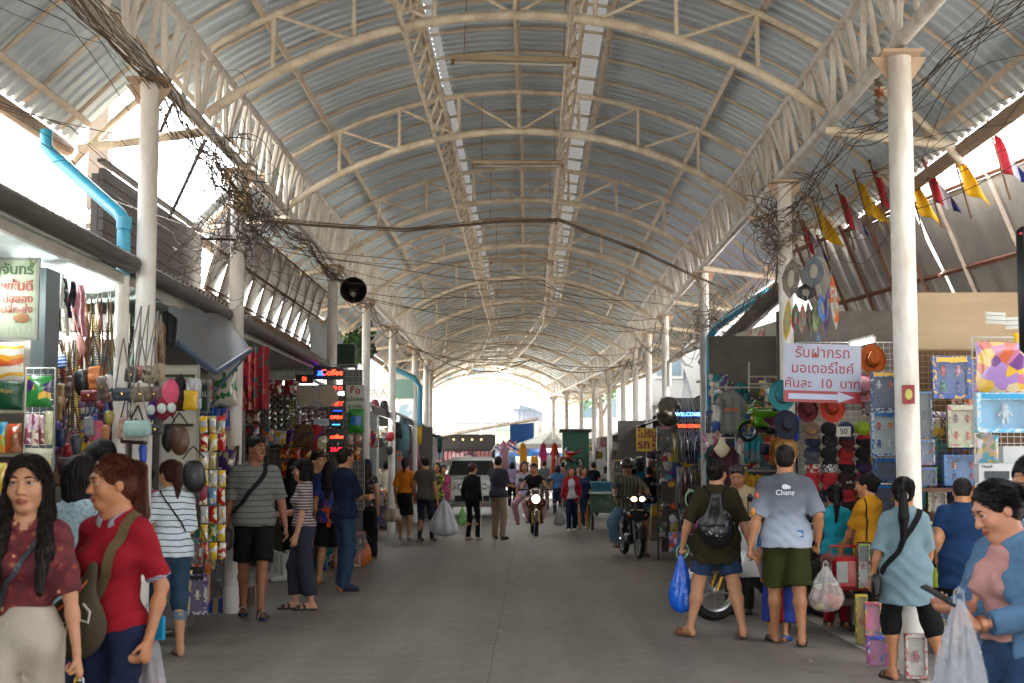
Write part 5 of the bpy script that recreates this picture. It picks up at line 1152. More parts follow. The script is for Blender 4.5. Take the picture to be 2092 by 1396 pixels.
# pickup
def pickup(loc):
    t=thing('pickup_truck','white pickup truck with a dark windscreen parked facing the camera','truck',loc,R(2))
    wp=mat('d0cec8',rough=.3,coat=.5,var=.05); dg=mat('101418',rough=.08,spec=.9)
    W2=.84
    def sec(y,zt,w,zb=.42,r=.1): # rounded section
        return [(-w,y,zb),(-w,y,zt-r),(-w+r*.35,y,zt-r*.3),(-w+r,y,zt),(w-r,y,zt),(w-r*.35,y,zt-r*.3),(w,y,zt-r),(w,y,zb)]
    def loft(S,mat_,name,par=t):
        mb=MB(); vs=[p for s in S for p in s]; n=len(S[0]); fs=[(i*n+k,i*n+(k+1)%n,(i+1)*n+(k+1)%n,(i+1)*n+k) for i in range(len(S)-1) for k in range(n)]
        fs+=[tuple(range(n-1,-1,-1)),tuple(range((len(S)-1)*n,len(S)*n))]; mb.add(vs,fs); return mb.build(name,mat_,par,smooth=35)
    loft([sec(-2.45,.98,.76),sec(-2.38,1.08,.82),sec(-1.9,1.13,W2),sec(-1.2,1.17,W2),sec(2.4,1.17,W2)],wp,'body')
    loft([sec(-1.25,1.16,.78,1.10,.05),sec(-.62,1.68,.66,1.1,.1),sec(-.3,1.76,.66,1.1,.1),sec(.7,1.76,.66,1.1,.1),sec(1.1,1.2,.76,1.1,.05)],wp,'cab')
    mb=MB(); mb.add([(-.70,-1.20,1.215),(.70,-1.20,1.215),(.60,-.70,1.635),(-.60,-.70,1.635)],[(0,1,2,3)],Matrix.Translation((0,-.028,.012))); mb.build('windscreen',dg,t)
    for q in (-1,1):
        mb=MB(); mb.ell((q*.62,-2.40,.88),(.17,.07,.10),(0,0,q*.25)); h=mb.build('headlight',mat('a9a9a0',rough=.1,metal=.3),t,smooth=60); mb=MB(); mb.ell((q*.58,-2.46,.88),(.06,.03,.06)); mb.build('bulb',mat('d8c090',rough=.1),h,smooth=60)
        mb=MB(); mb.box((q*.95,-1.05,1.24),(.16,.1,.15),bev=.02); mb.tube([(q*.84,-1.05,1.18),(q*.9,-1.05,1.2)],.02,6); mb.build('side_mirror',mat('24262a'),t)
        for y in (-1.65,1.6): wheel(t,(q*.74,y,.36),.36,.22,6)
        mb=MB(); mb.lathe([(.40,-.12),(.42,0),(.40,.12)],24,Matrix.Translation((q*.75,-1.65,.38))@Matrix.Rotation(PI/2,4,'Y')); mb.build('wheel_arch',wp,t)
        mb=MB(); mb.add([(q*.785,-1.0,1.22),(q*.70,-.6,1.62),(q*.70,.4,1.64),(q*.775,.5,1.22)],[(0,1,2,3)]); mb.build('side_window',dg,t)
    mb=MB(); mb.box((0,-2.47,.90),(.82,.05,.17),bev=.02); g_=mb.build('grille',mat('1c1e20',rough=.4),t)
    mb=MB(); 
    for z in (.86,.90,.94): mb.box((0,-2.502,z),(.78,.012,.012))
    mb.build('grille_bar',chrome,g_)
    mb=MB(); mb.box((0,-2.50,.60),(1.66,.16,.26),bev=.05); mb.build('bumper',wp,t,smooth=30); mb=MB(); mb.box((0,-2.585,.56),(1.0,.02,.16)); mb.build('air_intake',mat('0d0d0e'),t)
    mb=MB(); mb.box((0,-2.597,.66),(.34,.008,.12)); mb.build('number_plate',mat('b5b5ae',rough=.5),t)
    mb=MB(); mb.box((0,-2.2,.36),(1.5,.5,.1)); mb.build('skid_plate',mat('808080',rough=.5),t)
    for q in (-.25,.2): mb=MB(); mb.tube([(q-.28,-1.24,1.225),(q+.2,-1.1,1.33)],.008,5); mb.build('wiper',blk,t)
    return t
pickup((at(958,950,41).x,43.6,0))
# green cart
t=thing('push_cart','green street cart with a blue tub on top beside the walking women','cart',dp(1232,34)); m_=mat('15471f',rough=.4,var=.2,dirt=.4,dcol=(.4,.5,.4))
mb=MB(); mb.box((0,0,.62),(.62,1.6,.42),bev=.01); mb.build('cabinet',m_,t); mb=MB(); mb.box((0,0,.87),(.70,1.7,.05)); mb.build('counter',mat('8a9a94',rough=.3,metal=.5),t)
for x in (-.3,.3):
    for y in (-.7,.7): mb=MB(); mb.tube([(x,y,0),(x,y,1.0)],.02,6); mb.build('frame_post',m_,t)
for x in (-.28,.28): wheel(t,(x,-.55,.2),.2,.05,10)
t=thing('plastic_tub','blue plastic tub standing on the green cart','tub',(dp(1232,33.4)[0],33.4,.9)); mb=MB(); mb.box((0,0,.11),(.5,.5,.2),taper=1.15); mb.build('tub',mat('3a7a94',rough=.4),t); mb=MB(); mb.box((0,0,.22),(.6,.6,.03)); mb.build('rim',mat('4a8aa4',rough=.4),t)
# hanging toy motorbike and ride-on toy
g_=motorbike('toy_motorbike','lime green sports bike hanging above the clothes rack','toy motorbike',0,'sport',0,0) if False else motorbike('toy_motorbike','lime green toy sports bike displayed on the rack above the hats',(at(1572,910,16.6).x,16.6,at(1572,903,16.6).z),-78,'sport',mat('4f8a08',rough=.25,coat=.5),blk,s=.42,cat='toy')
# ---------------------------------------------------------------- goods
ORD=['first','second','third','fourth','fifth','sixth','seventh','eighth','ninth','tenth','eleventh','twelfth']
steel=mat((.5,.5,.48),rough=.35,metal=.8); wirem=mat('b0aea6',rough=.4,metal=.4)
def WPX(px,D): return px/FPX*D
def bx(x0,y0,x1,y1,D): # pixel box -> centre, w, h in metres
    c=at((x0+x1)/2,(y0+y1)/2,D); return c,abs(x1-x0)/FPX*D,abs(y1-y0)/FPX*D
def hook(mb,z0,z1,x=0,y=0,r=.003): mb.tube([(x,y,z0),(x,y,z1),(x+.015,y,z1+.02),(x+.03,y,z1)],r,4)
def packet(name,lab,box,D,m,group=None,cat=None,rz=0,lm=None,d=.3,hang=True,lbl=None):
    c,w,h=bx(*box,D); t=thing(name,lab,cat or name.replace('_',' ').split()[-1],c,rz,group,ry=rnd.uniform(-.05,.05))
    dd=min(w,h)*d
    def fn(s): return lambda u,v:((u-.5)*w*(1-.06*math.sin(PI*v)),s*dd/2*(math.sin(PI*u)**.5*math.sin(PI*v)**.5)*(1+.22*noise.noise((u*4+c.x,v*4,c.z))),(.5-v)*h)
    mb=MB(); mb.grid(fn(-1),10,12); mb.grid(lambda u,v:fn(1)(1-u,v),10,12); mb.build('wrapper',m,t,smooth=60)
    if lm:
        mb=MB(); mb.grid(lambda u,v:((u-.5)*w*.7,-dd/2*(math.sin(PI*(.15+u*.7))**.5*math.sin(PI*(.3+v*.35))**.5)*1.12-.004,(.2-v*.38)*h),6,5); mb.build('label_panel',lm,t,smooth=60)
    if lbl: text(lbl[0],h*lbl[2],mat(lbl[1],rough=.5),t,(0,-dd*.62-.006,h*lbl[3]),ext=.001)
    return t
def handbag(lab,box,D,c,rz=0,strapz=.5,d=.35,style='flap',group=None,sc_='3a2a20'):
    cc,w,h=bx(*box,D); t=thing('handbag',lab,'handbag',cc,rz,group,ry=rnd.uniform(-.12,.12)); m=c if isinstance(c,bpy.types.Material) else mat(c,rough=.45,bump=.15,bsc=90,coat=.1); dd=min(w,h)*d+.02
    F=Field([-w*.65,-dd,-h*.65],[w*.65,dd,h*.65],max(.009,min(w,h)/16))
    if style=='soft': F.ell((0,0,-h*.1),(w*.5,dd*.55,h*.42),None,.02); F.cone((-w*.15,0,h*.2),(w*.15,0,h*.2),w*.2,w*.2,.05,flat=(npv((0,1,0)),2))
    else:
        r=min(w,h)*.16; 
        for q in (-1,0,1): F.cone((q*(w/2-r),0,-h/2+r),(q*(w/2-r)*.92,0,h/2-r),r,r,.03,flat=(npv((0,1,0)),max(1,.9*r/ (dd/2))))
        F.cone((-(w/2-r),0,-h/2+r),(w/2-r,0,-h/2+r),r,r,.03,flat=(npv((0,1,0)),max(1,.9*r/(dd/2)))); F.cone((-(w/2-r),0,0),(w/2-r,0,0),r*1.4,r*1.4,.05,flat=(npv((0,1,0)),max(1,1.3*r/(dd/2)))); F.cone((-(w/2-r),0,h/2-r),(w/2-r,0,h/2-r),r,r,.03,flat=(npv((0,1,0)),max(1,.9*r/(dd/2))))
    v,q=F.mesh()
    if len(v)==0:
        mb=MB(); mb.box((0,0,0),(w,dd,h),bev=.01); mb.build('bag_body',m,t)
    else: mesh_obj('bag_body',v,q,m,t)
    if style=='flap':
        mb=MB(); mb.grid(lambda u,v:((u-.5)*w*.96,-dd*.55-.006-.006*math.sin(PI*v),h*.47-v*h*(.42+.12*math.sin(PI*u))),8,5); mb.build('flap',m,t,smooth=60); mb=MB(); mb.ell((0,-dd*.55-.018,-.0),(.012,.006,.012),nu=8,nv=5); mb.build('clasp',mat('b59a50',rough=.2,metal=1),t)
    if strapz:
        mb=MB(); 
        for q in (-1,1): mb.tube([(q*w*.45,0,h*.4),(q*w*.2,0,h*.4+strapz*.6),(0,0,h*.4+strapz)],.006,4)
        mb.build('strap',mat(sc_,rough=.5),t)
    return t
def capthing(lab,c,r,m,bm=None,group=None,txt=None):
    t=thing('cap',lab,'cap',c,rnd.uniform(-.15,.15),group,rx=.55,ry=rnd.uniform(-.08,.08)); s=r/.09
    mb=MB(); mb.ell((0,0,0),(.09*s,.10*s,.085*s),nu=16,nv=12,zmin=-.15); mb.build('crown',m,t,smooth=60)
    mb=MB(); mb.grid(lambda u,v:((u*2-1)*.078*s,(-.07-.085*v*math.sqrt(max(0,1-(u*2-1)**2*.8)))*s,(-.012-.03*(u*2-1)**2-.015*v)*s),12,4); q=mb.build('brim',bm or m,t,smooth=60); q.modifiers.new('s','SOLIDIFY').thickness=.004
    mb=MB(); mb.ell((0,0,.085*s),(.008*s,.008*s,.005*s),nu=8,nv=5); mb.build('button',bm or m,t)
    if txt: text(txt[0],.05*s,mat(txt[1],rough=.6),t,(0,-.098*s,.03*s),(PI/2-.25,0,0),ext=.002,bold=.001)
    return t
def garment(lab,box,D,m,rz=0,sleeves=True,dress=False,group=None,name='hanging_shirt',cat='shirt'):
    c,w,h=bx(*box,D); t=thing(name,lab,cat,c,rz,group)
    out=[(-.10,.5),(-.30,.44),(-.5,.24),(-.40,.16),(-.30,.27),(-.29,-.0),(-.33 if not dress else -.44,-.5),(.33 if not dress else .44,-.5),(.29,-.0),(.30,.27),(.40,.16),(.5,.24),(.30,.44),(.10,.5),(0,.43)]
    if not sleeves: out=[(-.12,.5),(-.3,.46),(-.32,.0),(-.42 if dress else -.34,-.5),(.42 if dress else .34,-.5),(.32,.0),(.3,.46),(.12,.5),(0,.42)]
    sx=1 if sleeves else 1.2
    L=[(x*w*sx,z*h) for x,z in out]
    bm=bmesh.new(); n=len(L); vs=[bm.verts.new((x,-.02,z)) for x,z in L]; bm.faces.new(vs); bmesh.ops.triangulate(bm,faces=bm.faces[:]); 
    for _ in range(3 if D<20 else 1): bmesh.ops.subdivide_edges(bm,edges=bm.edges[:],cuts=1,use_grid_fill=True)
    for v in bm.verts: v.co.y+=-.018*math.sin(v.co.x/w*22+c.x)*(1 if v.co.z<h*.3 else .3)-.012*noise.noise((v.co.x*9,v.co.z*9,c.x))
    me=bpy.data.meshes.new('fabric'); bm.to_mesh(me); bm.free(); me.materials.append(m); me.polygons.foreach_set('use_smooth',[True]*len(me.polygons)); o=bpy.data.objects.new('fabric',me); COL.objects.link(o); o.parent=t; so=o.modifiers.new('s','SOLIDIFY'); so.thickness=.035; so.offset=0
    mb=MB(); mb.tube([(-w*.3,0,h*.44),(0,0,h*.52),(w*.3,0,h*.44)],.006,5); mb.tube([(0,0,h*.52),(0,0,h*.58),(.015,0,h*.6)],.003,4); mb.build('hanger',mat('1a1a1a',rough=.4),t); return t
def toybox(lab,box,D,cols,rz=0,group=None,header='d8b21a',nfig=4,figc=('c0301c','e0a020','2060b0','3a8a3a'),depth=.06,name='toy_box',seed=0):
    c,w,h=bx(*box,D); t=thing(name,lab,'toy box',c,rz,group)
    pm=ramp_mat('cells',cols,48,.35,seed=seed)
    fw=.10*min(w,h); mb=MB(); mb.box((0,depth/2,0),(w*.99,.01,h*.99)); mb.build('backing',mat(rc(cols[0],.1),rough=.5,var=.3,sc=9),t); mb=MB(); mb.box((-w/2+fw/2,0,0),(fw,depth,h)); mb.box((w/2-fw/2,0,0),(fw,depth,h)); mb.box((0,0,-h/2+fw/2),(w-2*fw,depth,fw)); mb.box((0,0,h/2-fw*.9),(w-2*fw,depth,fw*1.8)); mb.build('carton',pm,t)
    mb=MB(); mb.box((0,-depth/2-.003,h/2-fw*.95),(w*.8,.005,fw*1.2)); mb.build('header',mat(header,rough=.35),t)
    mb=MB(); mb.box((0,-depth/2+.004,-fw*.3),(w-2*fw,.003,h-2.9*fw)); mb.build('clear_window',film('dfe8ee',.07,.08),t)
    k=0; cols_=2 if nfig>2 else max(1,nfig); rows=(nfig+cols_-1)//cols_
    for i in range(nfig):
        X=((i%cols_)+.5)/cols_-.5; Z=.5-((i//cols_)+.5)/rows; x=X*(w-2*fw); z=Z*(h-3*fw)-fw*.3; q=min((w-2*fw)/cols_,(h-3*fw)/rows)*.42
        mb=MB(); y=0; mb.ell((x,y,z+q*.55),(q*.34,.02,q*.34),nu=10,nv=7); mb.box((x,y,z-.02*q),(q*.55,.03,q*.75),bev=.006); mb.tube([(x-q*.3,y,z+q*.2),(x-q*.6,y-.005,z-q*.2)],q*.10,6); mb.tube([(x+q*.3,y,z+q*.2),(x+q*.6,y-.005,z-q*.2)],q*.10,6)
        for s in (-1,1): mb.tube([(x+s*q*.17,y,z-q*.35),(x+s*q*.2,y,z-q*.85)],q*.13,6)
        mb.build('toy_figure',mat(figc[i%len(figc)],rough=.25,var=.3,sc=30),t,smooth=40)
    return t
def gridrack(lab,box,D,st=.05,rz=0,r=.0022,m=None):
    c,w,h=bx(*box,D); t=thing('wire_rack',lab,'rack',c,rz); mb=MB()
    n=int(w/st); 
    for i in range(n+1): x=-w/2+w*i/n; mb.tube([(x,0,-h/2),(x,0,h/2)],r,4)
    n=int(h/st)
    for i in range(n+1): z=-h/2+h*i/n; mb.tube([(-w/2,.005,z),(w/2,.005,z)],r,4)
    mb.build('mesh_panel',m or wirem,t); mb=MB()
    for a,b in (((-w/2,-h/2),(w/2,-h/2)),((w/2,-h/2),(w/2,h/2)),((w/2,h/2),(-w/2,h/2)),((-w/2,h/2),(-w/2,-h/2))): mb.tube([(a[0],0,a[1]),(b[0],0,b[1])],r*2.6,6)
    mb.build('frame',m or wirem,t); return t
def board(name,lab,box,D,m,rz=0,cat='board',th=.02,frame=None,rx=0):
    c,w,h=bx(*box,D); t=thing(name,lab,cat,c,rz,rx=rx); mb=MB(); mb.box((0,0,0),(w,th,h)); mb.build('panel',m,t)
    if frame:
        mb=MB()
        for s in (-1,1): mb.box((s*w/2,-.0,0),(.02,th+.01,h+.02)); mb.box((0,0,s*h/2),(w-.021,th+.01,.02))
        mb.build('frame',frame,t)
    return t,w,h
def tubelamp(lab,p,q):
    p=V(p); q=V(q); c=(p+q)/2; d=q-p; t=thing('tube_lamp',lab,'lamp',c); d2=d/2
    mb=MB(); mb.tube([-d2*.97,d2*.97],.014,8); mb.build('tube',mat((.9,.97,1),emit=15),t,smooth=50)
    mb=MB(); mb.tube([V((0,0,.035))-d2,V((0,0,.035))+d2],.025,4); 
    for s in (-1,1): mb.box(d2*s+V((0,0,.012)),(.03,.03,.05))
    mb.build('batten',mat('c8c4b8',rough=.5),t); return t
# stall partitions (backs of the stalls, seen between the goods)
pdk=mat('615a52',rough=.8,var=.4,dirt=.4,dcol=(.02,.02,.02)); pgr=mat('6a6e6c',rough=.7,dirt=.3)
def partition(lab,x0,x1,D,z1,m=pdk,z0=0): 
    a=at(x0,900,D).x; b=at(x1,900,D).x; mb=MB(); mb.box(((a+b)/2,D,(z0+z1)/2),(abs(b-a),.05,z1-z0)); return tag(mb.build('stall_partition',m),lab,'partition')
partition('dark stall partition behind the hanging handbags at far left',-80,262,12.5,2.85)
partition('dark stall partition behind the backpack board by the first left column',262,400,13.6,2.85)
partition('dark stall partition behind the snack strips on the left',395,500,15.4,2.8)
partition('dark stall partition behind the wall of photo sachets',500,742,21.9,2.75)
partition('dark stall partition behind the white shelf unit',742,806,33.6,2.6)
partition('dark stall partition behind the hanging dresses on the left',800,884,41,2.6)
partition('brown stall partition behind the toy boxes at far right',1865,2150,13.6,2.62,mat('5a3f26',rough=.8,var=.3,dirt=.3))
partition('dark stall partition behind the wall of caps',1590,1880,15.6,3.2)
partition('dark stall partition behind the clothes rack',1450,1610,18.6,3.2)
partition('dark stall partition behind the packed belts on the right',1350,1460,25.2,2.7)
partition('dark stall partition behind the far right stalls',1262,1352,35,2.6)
# L1 sign banner
t,w,h=board('shop_banner','pale green shop banner with red and green Thai lettering at the far left edge',(-60,528,78,693),9.8,mat('9ea68a',rough=.5,var=.2,sc=3),cat='banner',frame=mat('8a8a80'))
for s,z,c_,k in (('ศิลาจันทร์',.36,'3a5a34',.15),('คุณภาพชั้นดี',.15,'a83a30',.14),('ราคาถูกผ้าไหม่สลอง',-.01,'a8453a',.115),('ขายปลีก-ส่ง',-.14,'a8564a',.105),('ใบชา',-.27,'7c8a70',.105),('081-36434',-.41,'a9ae98',.12)):
    text(s,h*k*1.2,mat(c_,rough=.5),t,(w*.44,-.014,h*z),align='RIGHT',bold=.0015)
mb=MB(); mb.ell((w*.28,-.014,-h*.25),(.06,.004,.035)); mb.build('picture',mat('8a5a2c'),t)
mb=MB(); mb.prism([(.0,0),(.05,.09),(.015,.04),(-.02,.10),(-.01,.03)],.006,Matrix.Translation((w*.40,-.012,h*.36))); mb.build('leaf_print',mat('6f7a3c'),t)
board('cabinet_side','tall blue grey cabinet side beside the pale green banner',(76,550,104,960),10.3,mat('525b60',rough=.5),cat='cabinet',th=.3)
# shelves at the far left
t=thing('display_shelf','cream display shelf of snack bags under the pale green banner','shelf',at(20,900,10.4)); mb=MB()
for py in (842,930,1010,1090): mb=MB(); mb.box((-.05,.12,at(20,py,10.4).z-t.location.z),(.36,.3,.022)); mb.build('shelf_board',mat('a39a84',rough=.5),t)
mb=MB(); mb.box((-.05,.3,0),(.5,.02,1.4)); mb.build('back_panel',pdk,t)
packet('snack_bag','white and orange bag lettered CHOCOLATES hanging under the banner',(-16,700,50,776),10.1,ramp_mat('bands',['c9bfb0','b8541c','c98a20','bdb8b0','c9952a'],5.5,.3,pos=[0,.3,.5,.62,.86],warp=.15),lbl=('CHOCOLATES','7a2020',.13,-.12))
packet('coffee_bag','dark green coffee bag with a gold Royal emblem at far left',(-14,780,49,838),10.2,mat('0d4026',rough=.25,bump=.3),lm=None,lbl=('Royal','a8842a',.2,.16))
for i,(b,l,cs) in enumerate([((-8,862,14,925),'bright blue and green snack bag on the far left shelf',['2a8ab0','5a9a2a','c98a1a']),((8,866,46,925),'orange bag of brown biscuits on the far left shelf',['b5431a','8a4a2a','a86a44','7a3020']),((-12,946,16,1006),'gold noodle packet lower on the far left shelf',['b89a2a','a8301c','c9b25a']),((14,944,42,1006),'yellow noodle packet beside the gold one at far left',['c9a83a','8a2a1a','b88a2a'])]):
    packet('snack_bag',l,b,10.3,ramp_mat('cells',cs,14,.25,coat=.5,seed=i),d=.4)
gridrack('small wire rack of slippers and cloths left of the handbags',(50,752,110,1000),10.1,.045)
for b,l,cs,k in [((53,768,106,832),'purple and yellow packet of green scourers on the wire rack',['3a1a5a','2a7a34','c99a1a','2a7a34','4a2070'],11),((50,846,66,908),'pink floral slipper pair wrapped in film on the wire rack',['b08a9a','c9b5b5','7a3a4a'],30),((64,846,80,912),'rose floral slipper pair, middle of the wire rack',['b59aa5','8a4456','c9b8a0'],30),((78,848,92,908),'faded floral slipper pair nearest the cream pouch',['9a7080','c0a890','6a3040'],30),((90,840,108,908),'cream oval pouch at the right of the wire rack',['b0aa80','a09a74'],9)]:
    packet('slippers' if 'slipper' in l else 'household_pack',l,b,9.95,ramp_mat('cells',cs,k,.3,coat=.4),d=.5,cat='slippers' if 'slipper' in l else 'pack')
packet('carton','beige carton with yellow strip at the foot of the wire rack',(50,916,107,968),9.95,ramp_mat('bands',['9a9684','a8a48e','b89a20'],7,.6,pos=[0,.4,.88]),d=.25,cat='carton')
# hanging handbags of the first left stall
HB=[((98,728,134,753),'blue white striped handbag with red flowers under the scarves',ramp_mat('bands',['16408a','b5bcc4'],38,.5,pos=[0,.6]),'box',.22),((104,785,131,858),'tan paper shopping bag hanging below the striped bag','8c6e4a','box',.08),((182,750,210,796),'tan leather handbag facing the street','a45a22','box',.3),((150,745,182,810),'black drawstring handbag left of the tan leather one','0e1015','soft',.35),((134,770,150,812),'dark brown flat handbag beside the black drawstring','3a2622','box',.3),((200,770,222,815),'taupe folded handbag behind the tan leather one','5a4a42','flap',.3),((168,798,200,820),'brick red small handbag beneath the black drawstring','74282a','flap',.2),((165,815,198,832),'mauve rounded purse under the brick red bag','6a4a6a','box',.1),((198,818,212,836),'deep crimson coin purse near the mauve purse','5e0c1c','soft',.1),((210,762,232,796),'white and peach fluffy purse near the blue pipe','b5aaa5','soft',.2),((212,800,231,822),'peach pink fluffy purse under the white one','b8857a','soft',.1),((131,868,146,920),'dusty rose long pouch in the low cluster','7e4a50','soft',.2),((146,880,166,930),'dark teal navy pouch in the low cluster','16242f','soft',.2),((116,880,132,912),'navy blue small bag in the low cluster','142444','box',.2),((172,854,192,890),'silver grey flat purse in the low cluster','77777c','box',.15),((184,850,214,912),'pink and white rabbit shaped plush purse in the low cluster','c8506e','soft',.1),((208,862,226,905),'camel brown fluffy pouch beside the rabbit purse','8a5428','soft',.1),((120,935,172,972),'plum brown flap handbag hanging lowest on the left','2c161a','flap',.35),((118,905,152,936),'cherry red pouch tucked in the low cluster','8e1c2e','soft',.2),((150,935,205,962),'magenta soft handbag behind the low cluster','6a1238','soft',.2),((214,835,232,870),'mustard quilted pouch near the blue pipe','7a6a1e','soft',.12),((108,718,132,736),'cream round purse just above the paper bag','9a9080','box',.1)]
for i,(b,l,c,stl,sz) in enumerate(HB): handbag(l,b,10.75+.1*(i%4),c,rnd.uniform(-.3,.3),sz,style=stl)
for i,(b,l,c) in enumerate([((98,572,120,700),'teal and red ribbon scarf hanging nearest the cabinet',ramp_mat('bands',['a81c1c','0f5a84','b5b0aa','a81c1c'],7,.6,axis=0,warp=.3)),((116,568,142,690),'white and black silk scarf in the row of scarves',ramp_mat('bands',['b0aca6','17171a','bdb8b0'],11,.6,axis=0,pos=[0,.4,.55],warp=.25)),((138,575,158,660),'navy scarf with brown patches in the row of scarves',ramp_mat('noise',['141c34','6a3a28','1a2440'],6,.7,pos=[0,.5,.6])),((150,582,178,690),'pale pink speckled scarf hanging rightmost in the row',ramp_mat('spots',['8a2a3a','b58a90','b98f96'],50,.7,pos=[0,.12,.5]))]):
    c_,w,h=bx(*b,10.9); t=thing('scarf',l,'scarf',c_); mb=MB()
    for s in (-1,1): mb.sheet(lambda u,v:(s*w*.32*(v**.6)+(u-.5)*w*.38,.03*math.sin(u*9+i)+.02*math.sin(v*8),h*(.5-v*(1 if s>0 else .88))),8,16,.01)
    mb.build('cloth',c,t,smooth=70); mb=MB(); hook(mb,h*.5,h*.5+.07); mb.build('hook',steel,t)
t=thing('belt_bundle','pink plush sausage shaped keyring hanging below the pale pink scarf','keyring',at(160,690,10.7)); mb=MB(); mb.ell((.02,0,-.05),(.032,.03,.085),(0,-.2,0)); mb.build('plush',mat('b58078',rough=.9,bump=.5),t,smooth=70); mb=MB(); mb.tube([(0,0,.04),(-.06,0,.24)],.006,4); mb.build('cord',mat('9a6a5a'),t); t.name='keyring'
CH=[('gold',('b08a3a',)),('brass',('8a6a2c',)),('red brown',('7a3020',)),('silver',('9a9a98',)),('black',('1a1612',)),('wine',('5a1c24',)),('yellow',('c9a81a',)),('copper',('9a5a34',))]
for i in range(22):
    px=118+i*5.2+rnd.uniform(-2,2); c_=CH[(i*5)%8]; top=rnd.choice([610,640,660,690]) if i>8 else rnd.choice([700,720]); bot=top+rnd.randint(110,190); D=11+.12*(i%5)
    a=at(px,top,D); b=at(px+rnd.uniform(-6,6),bot,D); t=thing('bag_strap_bunch','bunch of %s bag straps and chains, %s from the left above the handbags'%(c_[0],(ORD+['thirteenth','fourteenth','fifteenth','sixteenth','seventeenth','eighteenth','nineteenth','twentieth','twenty first','twenty second'])[i]),'straps',a,group='bunches of straps and chains in the first left stall'); mb=MB()
    for k in range(5):
        o=V((rnd.uniform(-.03,.03),rnd.uniform(-.03,.03),rnd.uniform(-.04,.04))); mb.tube([(0,0,0),(b-a)*.5+o*.7,(b-a)+o],.0045,4)
    mb.build('straps',ramp_mat('bands',[c_[1][0],'2a1c10'],rnd.choice([50,60,70]),.3,metal=.5,pos=[0,.6]),t); mb=MB(); hook(mb,0,.08); mb.build('hook',steel,t)
tubelamp('lit fluorescent tube under the left ceiling above the handbags',(-3.75,9.6,2.72),(-3.75,11.3,2.72)); tubelamp('lit fluorescent tube at the far left under the green ceiling',(-3.9,8.0,2.78),(-3.9,9.2,2.78)); tubelamp('lit fluorescent tube across the back of the handbag stall',(-4.6,12.2,2.62),(-3.5,12.2,2.62)); tubelamp('short lit tube under the awning by the second left column',(-3.55,14.9,2.72),(-3.55,15.9,2.72)); tubelamp('lit fluorescent tube beside the sign board over the caps',at(1735,708,14.6),at(1786,695,14.6)); tubelamp('lit tube under the sixth left awning',(-3.4,31,2.68),(-3.4,32.6,2.68))
# cluster hung on the first left column
for i,(b,l,c,stl,sz,D) in enumerate([((257,752,282,780),'grey flap handbag hung highest on the first left column','4c4846','flap',.5,11.0),((278,750,296,776),'rose pink flap handbag high on the first left column','a0605c','flap',.5,11.02),((293,750,318,782),'black and beige printed handbag on the first left column',ramp_mat('cells',['8a8068','2a2622','a09478'],40,.5),'flap',.45,10.95),((314,745,336,776),'beige handbag with a red flap near the first left column','8c7c64','flap',.4,10.95),((233,794,270,818),'slate blue envelope handbag left of the first left column','3c4450','flap',.4,10.9),((270,792,308,820),'taupe envelope handbag across the first left column','655848','flap',.45,10.85),((304,792,330,820),'dusty mauve envelope handbag right of the first left column','6e5450','flap',.4,10.9),((256,860,306,892),'pale mint oval handbag in the middle of the column cluster','7f9a92','box',.3,10.7),((242,855,266,896),'blush pink handbag behind the mint one','b08a7c','box',.3,10.95),((254,880,300,900),'cream handbag beneath the mint one','a8a098','box',.2,10.8),((248,894,300,908),'plum clutch beneath the cream handbag','3c2224','box',.15,10.9),((305,868,332,888),'charcoal clutch right of the mint handbag','2e2e30','flap',.25,10.9),((330,856,356,920),'black sling backpack on the white board','101112','soft',.15,11.5),((346,862,388,930),'brown leather sling backpack on the white board','4c2e18','soft',.1,11.4),((336,890,352,925),'olive brown pouch between the sling backpacks','3c2c1c','soft',.1,11.6),((372,930,420,1005),'black school backpack hanging under the white board','0e0e11','soft',.1,11.2),((406,985,424,1022),'crimson drawstring pouch below the black school backpack','6e0f24','soft',.1,11.5),((284,900,300,950),'bright blue pouch with a ring under the plum clutch','123f9c','soft',.1,11.1)]):
    handbag(l,b,D,c,rnd.uniform(-.25,.25),sz,style=stl,sc_='6a6258' if i<8 else '17130f')
for l,b,c in [('fluffy pink hat on the first left column cluster',(331,775,366,828),'c04a66'),('crimson velvet hat with a white pompom below the pink hat',(318,812,350,858),'740c20'),('deep red fluffy hat behind the pompom hat',(344,815,360,852),'6c0a18'),('violet fluffy hat left of the pompom hat',(300,818,322,858),'341258')]:
    c_,w,h=bx(*b,10.8); t=thing('hat',l,'hat',c_); mb=MB(); mb.grid(lambda u,v:tuple(V((math.cos(2*PI*u)*math.sin(PI*v)*w*.5,math.sin(2*PI*u)*math.sin(PI*v)*w*.35,math.cos(PI*v)*h*.5))*(1+.10*noise.noise((u*14,v*9,w*99))+.05*noise.noise((u*40,v*30,1)))),40,24); mb.build('fluff',mat(c,rough=.95,var=.3,bump=.8,bsc=90),t,smooth=80)
    if 'pompom' in l: mb=MB(); mb.ell((.0,-w*.42,.0),(.035,.03,.04)); mb.build('pompom',mat('a9b0ac',rough=.9,bump=.6),t,smooth=80)
t,w,h=board('white_display_board','white hook board with backpacks beside the first left column',(330,748,404,1000),11.9,mat('a8a294',rough=.5,dirt=.3),frame=mat('8a8478'))
for z in (h*.42,h*.02): mb=MB(); mb.box((0,-.03,z),(w*.8,.03,.022)); mb.build('hook_rail',mat('3a362e',rough=.4,metal=.6),t)
garment('dark and orange jacket hanging on the white board',(358,770,378,840),11.6,ramp_mat('cells',['10121a','1c2230','5a3018'],10,.7),sleeves=False,name='jacket',cat='jacket')
garment('white and red jersey hanging on the white board',(380,772,412,838),11.6,ramp_mat('noise',['a8a9ae','b5b6ba','8e141c'],3,.6,pos=[0,.3,.62]),sleeves=False,name='jersey',cat='jersey')
